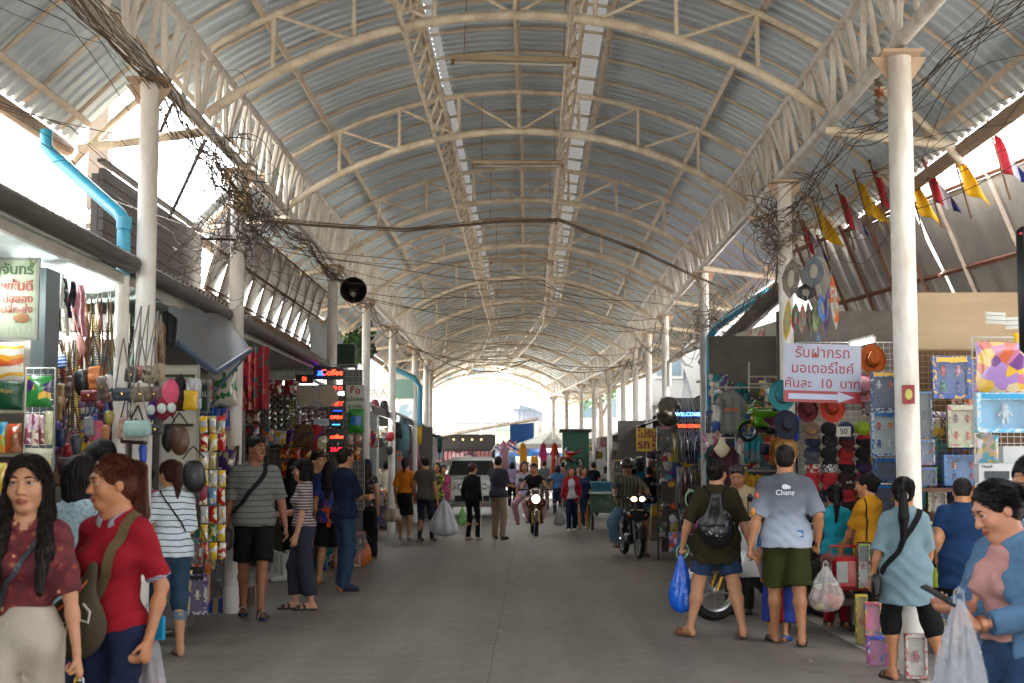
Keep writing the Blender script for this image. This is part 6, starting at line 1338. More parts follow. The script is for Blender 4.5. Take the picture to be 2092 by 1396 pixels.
packet('snack_bag','yellow bag hanging over the white and red jersey',(374,798,404,838),11.5,mat('c49a10',rough=.3,var=.3,bump=.3),d=.4)
garment('leopard print scarf top hanging right of the first left column',(312,655,338,750),11.6,ramp_mat('spots',['3a2416','8a6a48','6a4a30'],30,.7,pos=[0,.2,.45]),sleeves=False,name='printed_top',cat='top')
garment('blue batik scarf hanging right of the first left column',(300,660,318,740),11.7,ramp_mat('cells',['1c3448','4a6a7c','142230'],22,.7),sleeves=False,name='printed_top',cat='top')
garment('black jacket hanging at the back right of the first left column',(318,640,362,705),12.2,mat('111113',rough=.8),sleeves=True,name='jacket',cat='jacket')
# snack strips
SN=[('yellow','c9a30c'),('clear gold','9a8a5a'),('red and gold','a81c14'),('green','1c5a24'),('silver','a8a8a6'),('blue and white','5a84a8')]
for r in range(8):
    for k in range(3):
        if r==2 and k==2: continue
        x0=408+k*18+(r%2)*1.5; y0=850+r*37; n_,c=SN[(r*2+k*3+(r*k)%2)%6] if r else SN[k]
        packet('snack_packet','%s snack packet, %s down in the %s strip by the second left column'%(n_,ORD[r],ORD[k]),(x0,y0,x0+16,y0+34),12.9+.05*k,ramp_mat('cells',[c,c,'b59a50',c,'d0c8b8'],26,.22,coat=.6,seed=r+k),'snack packets clipped on strips by the second left column',d=.3,lm=mat('9a9a98',rough=.4) if r in(0,3) else None)
t=thing('tarpaulin','worn blue grey tarpaulin slung from the left gutter to the second column','tarpaulin',at(420,690,13.4)); A_=[at(342,628,12.2),at(458,640,14.6),at(362,700,12.3),at(512,716,13.6)]; O=t.location
mb=MB(); mb.sheet(lambda u,v:tuple(A_[0].lerp(A_[1],u).lerp(A_[2].lerp(A_[3],u),v)-O+V((0,0,-.22*math.sin(PI*u)*v+.02*math.sin(u*17+v*5)))),20,10,.012); mb.build('cloth',mat('6a7078',rough=.7,var=.35,sc=3,dirt=.6,dcol=(.2,.14,.09)),t,smooth=70)
mb=MB(); mb.tube([A_[2]-O,(A_[2].lerp(A_[3],.5)-O)+V((0,0,-.24)),A_[3]-O],.025,6); mb.tube([A_[3]-O,at(440,800,13.8)-O],.012,5); mb.build('edge_pole',mat('4a5a72',rough=.5,dirt=.4),t)
t,w,h=board('shop_sign','grey sign with dark Thai letters hanging under the tarpaulin',(348,705,455,775),13.9,mat('8a8578',rough=.6,dirt=.4),cat='sign'); text('คุณสมโภชน์',h*.42,mat('1c1a18'),t,(0,-.013,h*.15),bold=.003); text('ค้าขาย',h*.3,mat('2a2724'),t,(0,-.013,-h*.25))
t,w,h=board('green_sign','small dark green sign with white Thai letters beside the tarpaulin post',(402,785,426,842),13.8,mat('0e3a22',rough=.5),cat='sign',frame=mat('6a6a66')); text('งาม',h*.33,mat('b0b5a8'),t,(0,-.013,h*.15))
board('metal_shutter','pale ribbed metal shutter behind the second left column',(424,770,472,900),15.1,ramp_mat('bands',['8a8d90','a8aaac','77797c'],22,.4,metal=.3),cat='shutter')
for i,(b,c,l) in enumerate([((484,708,516,838),['8a1420','a8283a','4a0c14','a86a50'],'left red flowered sarong cloth hanging right of the second left column'),((512,708,548,836),['7e0c18','7e0c18','8e3a1c','2c4c50'],'right red flowered sarong cloth with orange and teal blooms')]):
    c_,w,h=bx(*b,15.2); t=thing('hanging_cloth',l,'cloth',c_); mb=MB(); mb.sheet(lambda u,v:((u-.5)*w*(1+.05*v),.035*math.sin(u*13+i)*(.4+v),h*(.5-v)),18,12,.012); mb.build('fabric',ramp_mat('cells',c,15+i*3,.8,seed=i,pos=[0,.35,.7,.85]),t,smooth=70)
# sachet wall
rk=gridrack('tall wire rack carrying the photo sachets behind the striped shirt man',(500,745,745,1040),21.35,.09)
pnt=[ramp_mat('cells',['c9c6c2','8a7a74','2a2220','b5b0ae'],40,.12,metal=.4,coat=.8,seed=1),ramp_mat('cells',['1c1c1e','5a6a4a','a8a8a8','3a3a3c'],44,.15,metal=.4,coat=.8,seed=2),ramp_mat('cells',['8a8420','b5ae50','3a3620','c9c6b8'],40,.15,coat=.8,seed=3),ramp_mat('cells',['c5bcc0','6a4a44','a89a98','241c1c'],42,.12,metal=.3,coat=.8,seed=4)]
proto={}
for ci in range(13):
    for r in range(8):
        if ci>8 and r<1: continue
        k=(0,1,1,1,2,0,3,3,3,0,3,3,1)[ci]; x0=541+ci*12.6; y0=(810 if ci<8 else 826)+r*13.2
        c_,w,h=bx(x0,y0,x0+11.6,y0+12.4,21.20)
        if k not in proto:
            t=thing('hair_dye_sachet','shiny portrait sachet hanging in the sachet wall behind the cap wearer','sachet',c_,0,'portrait sachets hanging in rows on the wire rack')
            mb=MB(); mb.grid(lambda u,v:((u-.5)*w,-.012*math.sin(PI*u)*math.sin(PI*v),(.5-v)*h),5,5); mb.box((0,.006,0),(w,.004,h)); mb.ell((0,-.012,0),(w*.22,.005,h*.3),nu=8,nv=5,mi=1); mb.build('sachet',[pnt[k],mat('7a5040',rough=.3)],t,smooth=40); proto[k]=t
        else: t=copy_tree(proto[k]); t.location=c_
        t.rotation_euler=(rnd.uniform(-.2,.2),rnd.uniform(-.06,.06),rnd.uniform(-.35,.35))
for px,l in ((627,'left round straw mat in clear film above the sachets'),(670,'right round straw mat in clear film above the sachets')):
    c_=at(px,810,20.95); t=thing('straw_mat',l,'mat',c_,rx=-.05); M_=Matrix.Rotation(PI/2,4,'X'); mb=MB(); mb.lathe([(.001,.012),(.07,.014),(.138,.012),(.15,0),(.138,-.012),(.001,-.012)],32,M_); mb.build('weave',ramp_mat('spots',['5a4016','a07a34','8a6424'],90,.8,bump=.6),t,smooth=40); mb=MB(); mb.box((0,-.02,0),(.32,.006,.32)); mb.build('film',film('e0e4e4',.15),t)
for i,(b,l,cs) in enumerate([((545,776,578,808),'left white topped red pouch above the sachets',['8a1c1c','a8a39c','6a2a20']),((580,776,612,808),'right white topped red pouch above the sachets',['8e2018','b0aaa0','5a2418']),((500,838,533,866),'brown and cream flat pack left of the sachets',['5a3a28','a8987c','7a2a20']),((498,870,530,890),'red and white flat pack under the brown one',['8a2a2a','b5aca4','40404a']),((533,876,560,912),'orange bagged snack under the sachet wall',['a85a24','c9b8a0','2c5a84']),((560,880,585,908),'white and yellow tea packet under the sachet wall',['b5b2a8','c99a18','c9c4b8']),((586,878,604,908),'purple and yellow packet under the sachet wall',['3c1c5a','c98e18','5a2a7a']),((604,882,622,916),'red noodle packet under the sachet wall',['8e1c14','b8541c','c9a83a']),((625,884,643,914),'cream seed packet under the sachet wall',['a09478','b5aa8c','7a6a4c']),((646,890,668,920),'pale green seed packet with a leaf print',['b0a880','c0b890','8a7a50']),((710,888,722,908),'small beige seed packet under the green snack bag',['a09478','8a5030']),((725,888,740,908),'second beige seed packet under the green snack bag',['a89c7e','8a4a2c']),((572,915,592,938),'dark red sauce packet in the lower snack rows',['7a1410','a83018','c98a1c']),((594,915,614,938),'red sauce packet in the lower snack rows',['8e1a10','b53a1c','d0a030']),((616,920,636,944),'orange chilli packet in the lower snack rows',['a83a14','c98a1c','6a1810']),((708,914,722,940),'deep red packet near the white shelf unit',['7a1812','b04820']),((724,914,738,940),'orange red packet near the white shelf unit',['a8401c','c98a24','5a1810']),((575,945,600,990),'lowest red packet behind the grey striped man',['8e1810','c9781c','3c1410']),((474,940,500,1010),'floral white packet by the second left column',['a8a0b0','6a2a5a','2a4a8a'])]):
    packet('snack_packet',l,b,20.95,ramp_mat('cells',cs,20,.25,coat=.6,seed=i),d=.3)
packet('snack_packet','large green snack bag with a blue dinosaur shape by the white shelf',(712,836,744,884),20.65,mat('1f7a20',rough=.22,var=.3,bump=.3),d=.35,lm=mat('1c5aa0',rough=.3))
t,w,h=board('shop_sign','white sign with red and green Thai letters above the green snack bag',(707,787,744,842),21.15,mat('b8b4a4',rough=.5),cat='sign'); text('ซื้อ',h*.36,mat('8e1c28'),t,(0,-.013,h*.28),bold=.003); text('แม่สลอง',h*.2,mat('2c4a24'),t,(0,-.013,-h*.03),bold=.002); text('ขายส่ง',h*.2,mat('2c4a24'),t,(0,-.013,-h*.3),bold=.002)
def led(lab,box,D,items,back='0c0c10'):
    t,w,h=board('led_sign',lab,box,D,mat(back,rough=.3),cat='LED sign')
    for s,c,x,z,k in items: text(s,h*k*.8,mat(c,emit=.6),t,(w*x,-.014,h*z),bold=.0012,name='led_lettering')
    return t
led('red Coffee LED sign with a blue cup above the sachet wall',(640,750,702,776),21.05,[('Coffee','ff3a20',.12,.05,.8)])
mb=MB(); c_=at(654,762,21.00); mb.prism([(-.03,.03),(.03,.03),(.03,-.01),(.045,-.02),(.045,-.04),(-.045,-.04),(-.045,-.02),(-.03,-.01)],.01,Matrix.Translation(c_)); tag(mb.build('led_cup',mat('1438ff',emit=1)),'blue glowing cup shape left of the Coffee sign','LED sign')
led('small red LED sign reading BI left of the sachet wall top',(604,766,640,784),21.10,[('BI','ff3018',0,0,.8)])
led('LED sign with red dots and white NG letters',(674,786,706,812),21.00,[('O O','ff3020',0,.2,.5),('NG','c8d8ff',.15,-.22,.6)])
led('LED sign with red ET letters and a blue border',(674,814,706,842),21.00,[('NET','ff3018',0,.08,.55),('-----','1840ff',0,-.38,.5)])
led('red OPEN LED sign with a blue dotted bar',(672,846,702,870),21.00,[('OPEN','ff3a20',0,.2,.5),('.....','30a0ff',0,-.25,.8)])
led('red coffee cup LED sign beneath the dotted bar',(672,876,704,904),21.00,[('coffee','ff3a20',0,-.1,.5)])
led('dark red LED sign lowest in the stack',(672,910,704,928),21.00,[('24.07','d01020',0,0,.8)])
led('blue lettered LED strip on the left awning gutter',(600,720,628,736),21.9,[(':::','2030ff',0,0,.8)],back='3a2c40')
t,w,h=board('paper_sign','small white handwritten paper over the sachets',(641,856,672,870),20.95,mat('b5bcc4'),cat='sign'); text('ห้ามแกะ',h*.5,mat('2a2a3a'),t,(0,-.012,0))
# white shelf unit and bags beyond
t=thing('shelf_unit','tall white shelf unit seen edge on left of the cream blouse','shelf',at(757,960,30.5)); mb=MB(); mb.box((0,0,-.05),(.30,.5,2.6)); mb.build('side_panel',mat('a9adaa',rough=.4,var=.05),t); mb=MB()
for k in range(7): mb.box((.004,-.256,-.95+k*.32),(.3,.02,.015))
mb.build('shelf_board',mat('8a8e8c'),t)
for i,(b,l,c) in enumerate([((757,812,775,842),'wine red backpack hanging beyond the white shelf',"6e1420"),((776,812,794,850),'black backpack hanging beside the wine red one','141416'),((768,890,784,915),'dark brown shoulder bag on the left wall','2c1814'),((790,880,806,902),'red fire extinguisher shaped bag on the left wall','9a1420'),((788,908,803,930),'dark purse under the red bag','241a1c'),((792,932,806,950),'scarlet purse under the dark purse','8e1422')]):
    handbag(l,b,30.8+i*.2,c,0,.2,style='soft')
CL=[((812,858,838,935),'long pale blue robe hanging at the left clothes stall','5a7c84',28,1),((800,866,822,896),'black dress above the pale blue robe','15151a',27,1),((846,862,862,910),'yellow shirt hanging at the left clothes stall','c9a21a',30,0),((858,866,872,905),'grey patterned shirt beside the yellow shirt','6a7074',31,0),((835,908,858,965),'pink dress hanging at the left clothes stall','b5607a',30,1),((860,922,874,950),'crimson blouse beside the pink dress','7e1224',31,0),((893,890,903,925),'dark teal jacket beyond the last left columns','1f4a4c',38,0),((808,925,822,965),'pale pink shirt low on the left rack','b08a8c',27,0),((822,940,836,975),'rose shirt low on the left rack','a8707c',27.5,0),((868,900,880,935),'floral housecoat near the last left columns','8a5a6a',34,0)]
for b,l,c,D,dr in CL: garment(l,b,3.15*FPX/(1083-(b[0]+b[2])/2)+.3,mat(c,rough=.8,var=.3,sc=12),sleeves=not dr,dress=bool(dr),name='hanging_dress' if dr else 'hanging_shirt',cat='dress' if dr else 'shirt')
# suitcases, boots, boxes
def suitcase(lab,px,py,w,h):
    g=gnd(px,py); t=thing('suitcase',lab,'suitcase',(g.x,g.y+.12,0),-.25); m=mat('0d0d10',rough=.12,coat=.8); mb=MB(); mb.box((0,0,h/2+.05),(w,.24,h),bev=.04); 
    for k in range(5): mb.tube([(-w*.36+k*w*.18,-.123,.12),(-w*.36+k*w*.18,-.123,h)],.012,6)
    mb.build('shell',m,t,smooth=40); mb=MB(); 
    for q in (-1,1): mb.tube([(q*.07,.06,h),(q*.07,.06,h+.18)],.008,6)
    mb.tube([(-.08,.06,h+.18),(.08,.06,h+.18)],.012,6); mb.build('pull_handle',mat('6a6a6a',rough=.3,metal=.8),t)
    for q in (-1,1): mb=MB(); mb.lathe([(.001,-.012),(.026,-.01),(.026,.01),(.001,.012)],14,Matrix.Translation((q*w*.38,-.08,.028))@Matrix.Rotation(PI/2,4,'Y')); mb.build('caster',mat('8a8a8a',rough=.3),t)
    mb=MB(); mb.grid(lambda u,v:(-.02+u*.06,-.128-.0*v,.3+v*.4),2,4); mb.build('sticker',ramp_mat('cells',['6a4a38','a8302a','c9a030','3a2a20'],30,.4),t)
suitcase('front glossy black suitcase beside the rolled jeans',392,1238,.40,.62); suitcase('taller black suitcase behind the front one',425,1214,.40,.78)
def boots(px,py,D,l):
    t=thing('rubber_boot',l,'boot',(at(px,950,D).x,D,0),R(rnd.uniform(-60,-40))); F=Field([-.08,-.2,-.01],[.08,.12,.42],.012); F.cone((0,.03,.08),(0,.035,.40),.05,.06,.02); F.cone((0,.03,.045),(0,-.13,.04),.045,.04,.03); F.cut((0,0,0),(0,0,-1)); F.cut((0,0,.37),(0,0,1)); v,q=F.mesh(); mesh_obj('boot',v,q,mat('b5b3a8',rough=.3),t)
for i,(px,D) in enumerate([(556,19.3),(567,19.0),(579,18.7),(590,19.4)]): boots(px,0,D,'white rubber boot, %s from the left behind the cap wearer'%ORD[i])
def crate(name,lab,px,py,w,h,d,m,rz=0,top=None):
    g=gnd(px,py); t=thing(name,lab,name.split('_')[-1],(g.x,g.y+d/2,0),rz); mb=MB(); mb.box((0,0,h/2),(w,d,h)); mb.build('body',m,t); mb=MB(); mb.box((0,-d/2-.002,h/2),(w*.25,.003,h)); mb.box((0,0,h+.002),(w*.2,d,.004)); mb.build('tape',mat('a08050'),t); return t
crate('cardboard_box','brown cardboard box on the pavement beside the tall man',462,1236,.26,.32,.25,mat('7a5232',rough=.8),.1); crate('plastic_crate','bright blue crate under the cardboard box',440,1252,.22,.14,.25,mat('123a8a',rough=.4)); crate('cardboard_box','red topped box left of the brown cardboard box',438,1222,.12,.28,.2,mat('8a141c',rough=.6)); crate('cardboard_box','low tan box beside the blue crate at the kerb',492,1240,.2,.2,.25,ramp_mat('bands',['6a5438','3c3020'],40,.8))
# ================= right side goods
t,w,h=board('parking_sign','large white sign with red Thai lettering and a white arrow on red',(1601,703,1759,822),14.3,mat('9aa0b4',rough=.22,var=.06),cat='sign',rx=0,th=.012); t.rotation_euler=(0,R(1.6),R(2))
rd=mat('8e1016',rough=.35)
for s,z,k in (('รับฝากรถ',.34,.25),('มอเตอร์ไซค์',.07,.235),('คันละ  10  บาท',-.19,.225)): text(s,h*k,rd,t,(0,-.008,h*z),bold=.0011,ext=.001)
mb=MB(); mb.box((0,-.008,-h*.41),(w*.998,.004,h*.20)); r_=mb.build('red_band',rd,t); mb=MB(); mb.prism([(-w*.44,-.028),(w*.2,-.028),(w*.2,-.055),(w*.42,0),(w*.2,.055),(w*.2,.028),(-w*.44,.028)],.003,Matrix.Translation((0,-.013,-h*.41))); mb.build('arrow',mat('a9b0c8',rough=.3),r_)
gridrack('wire rack of caps hanging on the right under the parking sign',(1632,700,1880,1100),14.95,.06)
board('backing_board','off white backing panel behind the caps',(1636,840,1790,1110),15.2,mat('8a857a',rough=.7,dirt=.3))
CAPC=[('tan','6a5440','CK','b08a1c'),('black','0c0c0e',None,None),('dark blue','101f44',None,None),('lime and red','7e9a10',None,None),('navy','0e1630',None,None),('charcoal','17181a','NY','3a3a44'),('deep maroon','4a0c14',None,None),('black leather','0f0e0e',None,None),('grey','3c3e44',None,None),('jet black','08080a',None,None),('scarlet','8e0f18',None,None),('dark green black','0c1412',None,None),('red checked','8a1410',None,None),('black and white checked','c','',None),('black suede','0d0d0d',None,None),('purple','2c1440',None,None),('bright red','9a121c',None,None),('crimson','8e0f1c',None,None),('black red','2a0c10','sub','b0b0b0'),('magenta','8a1848','BOY','1c0c14'),('brown','3a2018',None,None),('midnight blue','101c3a',None,None),('red peaked','8a1018',None,None),('wine','5a0f1c',None,None),('floral yellow','c',None,None),('khaki','6e5a42',None,None),('black embroidered','0c0c0c',None,None),('blue red','141c50',None,None),('plain black','0a0a0a','sub','b5b5b8'),('plum','241c2c','CK','a05a74'),('camel','5c4024',None,None),('cobalt','10307a',None,None)]
ck=ramp_mat('cells',['b0b0b0','101010'],70,.8); fl=ramp_mat('cells',['b59a30','6a8a2c','a83a2a','c9bc7a'],40,.8)
for i,(n_,c,tx,tc_) in enumerate(CAPC):
    r,k=divmod(i,4); px=1658+k*35+(r%2)*2; py=878+r*25.5
    if r==0 and k==3: px-=0
    m=(ck if 'white' in n_ else fl) if c=='c' else mat(c,rough=.85,var=.2,bump=.2)
    bm_=mat('8e0f18',rough=.8) if n_ in('lime and red','red checked','black and white checked') else None
    if n_=='red checked': m=ramp_mat('cells',['8e1410','b0a8a0'],60,.8)
    capthing('%s cap in the %s row of the cap wall, %s column'%(n_,ORD[r],ORD[k]),at(px,py,14.7-.004*i),.085,m,bm_,None,(tx,tc_) if tx else None)
t,w,h=board('price_card','white price card reading 50 pinned among the caps',(1709,872,1738,892),14.45,mat('b5b3a6',rough=.6),cat='card',th=.004); text('50',h*.8,mat('1c1c1e'),t,(0,-.004,0),bold=.001)
def hat(lab,px,py,D,r,c,rx=1.35,m=None):
    t=thing('brimmed_hat',lab,'hat',at(px,py,D),0,rx=rx); mb=MB(); mb.lathe([(r*2,.0),(r*1.7,-.012),(r*1.05,-.0),(r*.95,.04),(r*.8,.09),(r*.4,.10),(.001,.095)],28,sx=.9,sy=1.1); mb.build('hat_shell',m or mat(c,rough=.8,bump=.3,bsc=80),t,smooth=40); mb=MB(); mb.lathe([(r*1.06,.003),(r*1.0,.03)],24,sx=.9,sy=1.1); mb.build('band',mat('4a2a14'),t)
hat('orange felt hat hung right of the parking sign',1783,735,14.5,.075,'a8500c'); hat('straw hat hanging left of the cap wall',1608,918,14.4,.065,'8a6434',m=ramp_mat('spots',['5a3c1c','9a7440','845c2c'],60,.8)); hat('turquoise sun hat behind the left edge of the parking sign',1597,808,14.5,.075,'2c7c84'); hat('navy bucket hat left of the cap wall',1607,868,14.3,.07,'0d1424'); hat('pink sun hat behind the right edge of the parking sign',1765,792,14.6,.07,'a8707c'); hat('red orange hat beneath the parking sign',1700,832,14.6,.075,'a8321a'); hat('dark red hat beneath the left half of the sign',1650,838,14.7,.06,'5a1014')
mb=MB(); c_=at(1626,850,14.35); mb.grid(lambda u,v:(c_.x+(u-.5)*.08*(1-.4*v),c_.y+.02*math.sin(u*9),c_.z-.25*v),6,8); tag(mb.build('ribbon',mat('16459a',rough=.5)),'blue and white ribbon hanging left of the caps','ribbon')
# toy packs
TB=[((1779,760,1836,840),14.0,'yellow headed plane and rocket toy pack left of the first right column',['1c2c5a','2c4a8a','a8b5c0','141c34'],'d0a010',3,('b0b4bc','a83030','3a4a7a')),((1779,842,1836,932),14.0,'yellow and blue toy tool pack under the rocket pack',['a8b8c0','2a6aa0','b0b8bc','1c4c8a'],'1c5a9a',4,('b52a24','d08a10','20489a','c8c8c8')),((1785,936,1838,985),14.05,'blue blister pack of grey robots beside the column',['12346a','2a64a8','0e1c3c','5a7ca8'],'1a64b4',2,('4a5058','2a3444')),((1787,990,1838,1050),14.1,'lower blue blister pack of grey robots',['163c74','3a6ca8','101c3a','8a6a40'],'2070b8',2,('3a3c50','8a6a40')),((1903,728,1982,815),12.9,'blue and yellow box of four rescue toy figures on the brown rack',['123c84','1c54a8','123c84','c9a01c'],'d0a81a',4,('a81c14','b8788c','1f7a4a','1c2c8a')),((1978,730,2004,815),12.95,'narrow blue toy box beside the rescue figures',['123c84','1c54a8','8a3a7a'],'d0a81a',1,('8a2a5a',)),((1936,828,1996,914),12.9,'cream box of orange and purple toy figures on the brown rack',['a8a88a','7a9a7a','a84a6a','c0b8a0'],'b0a890',4,('7a4a6a','a85028','b0521c','c05a1c')),((1926,930,2010,992),12.9,'blue box of superhero style toy figures on the brown rack',['1a5a94','2a6ea8','14406a'],'123c6a',4,('a85a1c','8e141c','1c2c7a','8a1c14')),((1874,800,1903,895),12.8,'black rifle toy card hanging right of the first right column',['0c0e12','1c3a5a','0a0a0c','5a7a94'],'2a6a94',1,('0c0c0e',)),((1876,898,1908,950),12.8,'blue card of white and red toy robots by the column',['1a3c6a','8a94a0','8e2420'],'1c4a84',2,('a8acb0','9a2420')),((1874,955,1912,992),12.8,'dark blue card of green toy robots by the column',['10204a','1c5a3c','2a3c6a'],'1c3c84',2,('3a6a3c','2a4a8a')),((1894,1000,1932,1045),12.7,'beige dinosaur puzzle pack on the upper toy shelf',['8a7a5a','a8986c','4a3c28','2a2a2a'],'a8a08a',1,('6a5030',)),((1880,1066,1910,1124),12.6,'blue and green farm toy book on the toy shelf',['2a7aa0','4a8a3a','b5a83a'],'c9b83a',2,('c9a020','3a7a3a')),((1911,1078,1924,1124),12.6,'thin red card of bottles on the toy shelf',['9a1c1c','1c5a8a'],'c9b83a',1,('c8c0b0',)),((1886,1245,1945,1300),11.9,'box of blue and gold transforming robots under the counter',['12307a','a8801c','1c1c2a','5a7a9a'],'2a5a9a',2,('1a3c9a','b08a24')),((1905,1300,1940,1370),11.7,'box with a green muscular toy figure low at right',['2a5a2c','1c3a24','3a1c4a'],'2c4a2a',1,('2f6a2c',)),((1850,1296,1892,1384),10.25,'white box with red prints on the ground behind the shorts',['b0a8a4','a8382c','c0b8b4','b8746c'],'b0a8a4',1,('9a3a34',)),((1748,1216,1772,1322),12.2,'tall yellow green toy carton at the kerb',['b8a01c','5a8a2a','a83a5a','c9b83a'],'c9a81a',1,('c05a20',)),((1768,1232,1800,1352),12.0,'tall pink yellow toy carton at the kerb',['b84a7a','c9a81c','2a7a9a','c06a2a'],'b03a6a',2,('c9a020','2a6a9a')),((1772,1300,1812,1388),11.0,'pink and blue water gun carton in front of the tall cartons',['b04a8a','2a5ab0','c9c0d0','a83a74'],'3a5ab0',2,('b8501c','1c3a9a')),((1752,1112,1776,1200),12.6,'black and red car toy box stacked under the mustard blouse',['1c1c1c','8e1c14','b0a890','5a8a1c'],'6a9a1c',1,('8e1818',))]
for i,(b,D,l,cs,hd_,nf,fc) in enumerate(TB): toybox(l,b,D,cs,rnd.uniform(-.1,.1),None,hd_,nf,fc,seed=i)
gridrack('gold toned wire rack on the plywood stall wall',(1866,716,2000,1000),13.1,.05,m=mat('8a7040',rough=.4,metal=.5))
gridrack('white wire rack at the far right edge',(1990,690,2110,1000),9.9,.045,m=mat('b0b0aa',rough=.4))
packet('toy_bag','large purple and orange toy bag in clear film at the right edge',(1992,700,2110,802),9.7,ramp_mat('cells',['5a2a6a','a8481c','b8922a','a05a7a','8a6aa0','b0a080'],12,.25,coat=.6),d=.12)
toybox('light blue boxed toy sword set across the right edge',(1993,803,2112,884),9.5,['5aa0c0','a8b4bc','7ab0c8','b5bec4'],0,None,'2a86b0',1,('9aa4ac',),.08,seed=31)
t,w,h=board('boxed_ruler','white box with a grey electronic device pictured at the right edge',(1996,948,2115,987),9.4,mat('b0b2b2',rough=.3),cat='box',th=.1); mb=MB(); mb.box((-w*.2,-.053,-.01),(w*.42,.004,h*.4)); mb.build('picture',mat('2c3438'),t); text('HueyB',h*.2,mat('2c3438'),t,(-w*.36,-.053,h*.36),ext=.001)
t,w,h=board('boxed_ruler','second white box stacked behind the pictured device box',(2045,912,2115,946),9.5,mat('a8aaaa',rough=.3),cat='box',th=.1)
packet('toy_bag','clear bag of pale toy ponies between the white boxes',(1994,888,2040,946),9.7,ramp_mat('cells',['7a8a6a','a89a9a','b59a6a','5a94a8'],26,.2,coat=.6),d=.15)
t=thing('hanging_case','black hanging case at the upper right edge of the frame','case',at(2090,600,8.6)); mb=MB(); mb.box((0.02,0,.02),(.10,.08,.78),bev=.03); mb.build('case_body',mat('0d0e10',rough=.5),t,smooth=40); mb=MB(); mb.ell((-.02,-.045,.36),(.012,.005,.01)); mb.build('red_badge',mat('9a1414'),t)
for k,px in ((0,2035),(1,2075)): packet('price_ticket','white price ticket clipped at the top of the right rack, %s from the left'%ORD[k],(px-22,638+k*10,px+20,662+k*10),9.8,ramp_mat('bands',['a8a8a0','202024','b0b0a8'],30,.6,pos=[0,.5,.6]),d=.1,cat='ticket')
packet('toy_bag','yellow inflatable toy at the upper right corner of the white rack',(2070,680,2096,735),9.9,mat('c9a00c',rough=.3),d=.5)
# toy counter with bottles
t=thing('toy_counter','wooden toy counter and shelves behind the dark blue shirt','counter',(at(1945,950,12.9).x,12.9,0)); mb=MB()
for z in (1.30,.93,.62,.32): mb.box((.05,-.12,z),(.95,.42,.03))
mb.box((-.42,-.1,.65),(.03,.4,1.3)); mb.box((.52,-.1,.65),(.03,.4,1.3)); mb.build('shelf_board',mat('5a3a20',rough=.7),t)
for i,(px,c,l) in enumerate([(1896,'a8a8a4','white capped brown drink bottle on the toy counter'),(1908,'1a1512','dark drink bottle on the toy counter'),(1921,'17130f','second dark drink bottle on the toy counter'),(1905,'9aa81c','left lime squeeze bottle in front of the dark bottles'),(1923,'a4b020','right lime squeeze bottle in front of the dark bottles')]):
    z=at(px,1190 if i<3 else 1200,12.55-.1*(i>2)).z; h=.30 if i<3 else .17; t=thing('bottle',l,'bottle',(at(px,950,12.5-.1*(i>2)).x,12.5-.1*(i>2),z)); mb=MB(); mb.lathe([(.001,0),(.034,.005),(.036,h*.55),(.03,h*.68),(.013,h*.8),(.012,h*.86)],16); mb.build('bottle',mat('2a1c12' if i==0 else c,rough=.12),t,smooth=50); mb=MB(); mb.lathe([(.016,h*.86),(.016,h),(.001,h)],12); mb.build('lid',mat('b0b0ac' if i<1 else c,rough=.4),t)
# red toy car on low table
g=gnd(1700,1300); t=thing('low_table','dark red low table with metal legs under the red toy jeep','table',(g.x,g.y+.3,0)); mb=MB(); mb.box((0,0,.30),(.62,.6,.06)); mb.build('tabletop',mat('3a1a18',rough=.5),t)
for x in (-.27,.27):
    for y in (-.26,.26): mb=MB(); mb.tube([(x,y,.28),(x*1.08,y,0)],.02,6); mb.build('leg',mat('4a1418',rough=.5),t)
t=thing('toy_jeep','red ride-on toy jeep with grey side panels standing on the low table','toy car',(at(1718,950,13.0).x,12.9,.36)); m_=mat('8e0c14',rough=.15,coat=.6); mb=MB(); mb.box((0,0,.21),(.34,.55,.30),bev=.04); mb.build('body',m_,t,smooth=35)
for q in (-1,1): mb=MB(); mb.box((q*.09,-.277,.22),(.10,.012,.18),bev=.004); mb.build('side_panel',mat('8a8a86',rough=.3),t)
for q in (-1,1):
    for y in (-.18,.18): wheel(t,(q*.17,y,.07),.07,.05,5)
mb=MB(); mb.tube([(-.16,-.1,.36),(-.16,-.1,.44),(.16,-.1,.44),(.16,-.1,.36)],.012,6); mb.build('roll_bar',m_,t)
# clothes rack
t=thing('clothes_frame','pale metal display frame between the blue pipes and the hats','frame',at(1540,900,16.8)); O=V(t.location); mb=MB()
def seg(a,b,r=.012): mb.tube([at(*a,16.8)-O,at(*b,16.8)-O],r,6)
for a,b in (((1503,886),(1503,1020)),((1515,886),(1515,1040)),((1500,886),(1600,886)),((1503,962),(1600,962)),((1460,792),(1600,792)),((1455,822),(1470,822)),((1530,740),(1530,800)),((1530,770),(1600,770)),((1530,785),(1600,785)),((1455,790),(1455,825)),((1465,895),(1500,895)),((1503,905),(1600,905))): seg(a,b)
mb.build('metal_tubes',mat('a39c8e',rough=.5),t)
t=garment('grey T-shirt with orange and black print on the display frame',(1460,800,1524,886),16.7,mat('77776f',rough=.85,bump=.2)); text('Doi',.05,mat('15151a'),t,(-.06,-.06,.08)); text('THAILAND',.036,mat('b5501c'),t,(0,-.06,.03),bold=.003); text('chiang rai',.026,mat('15151a'),t,(0,-.06,-.015))
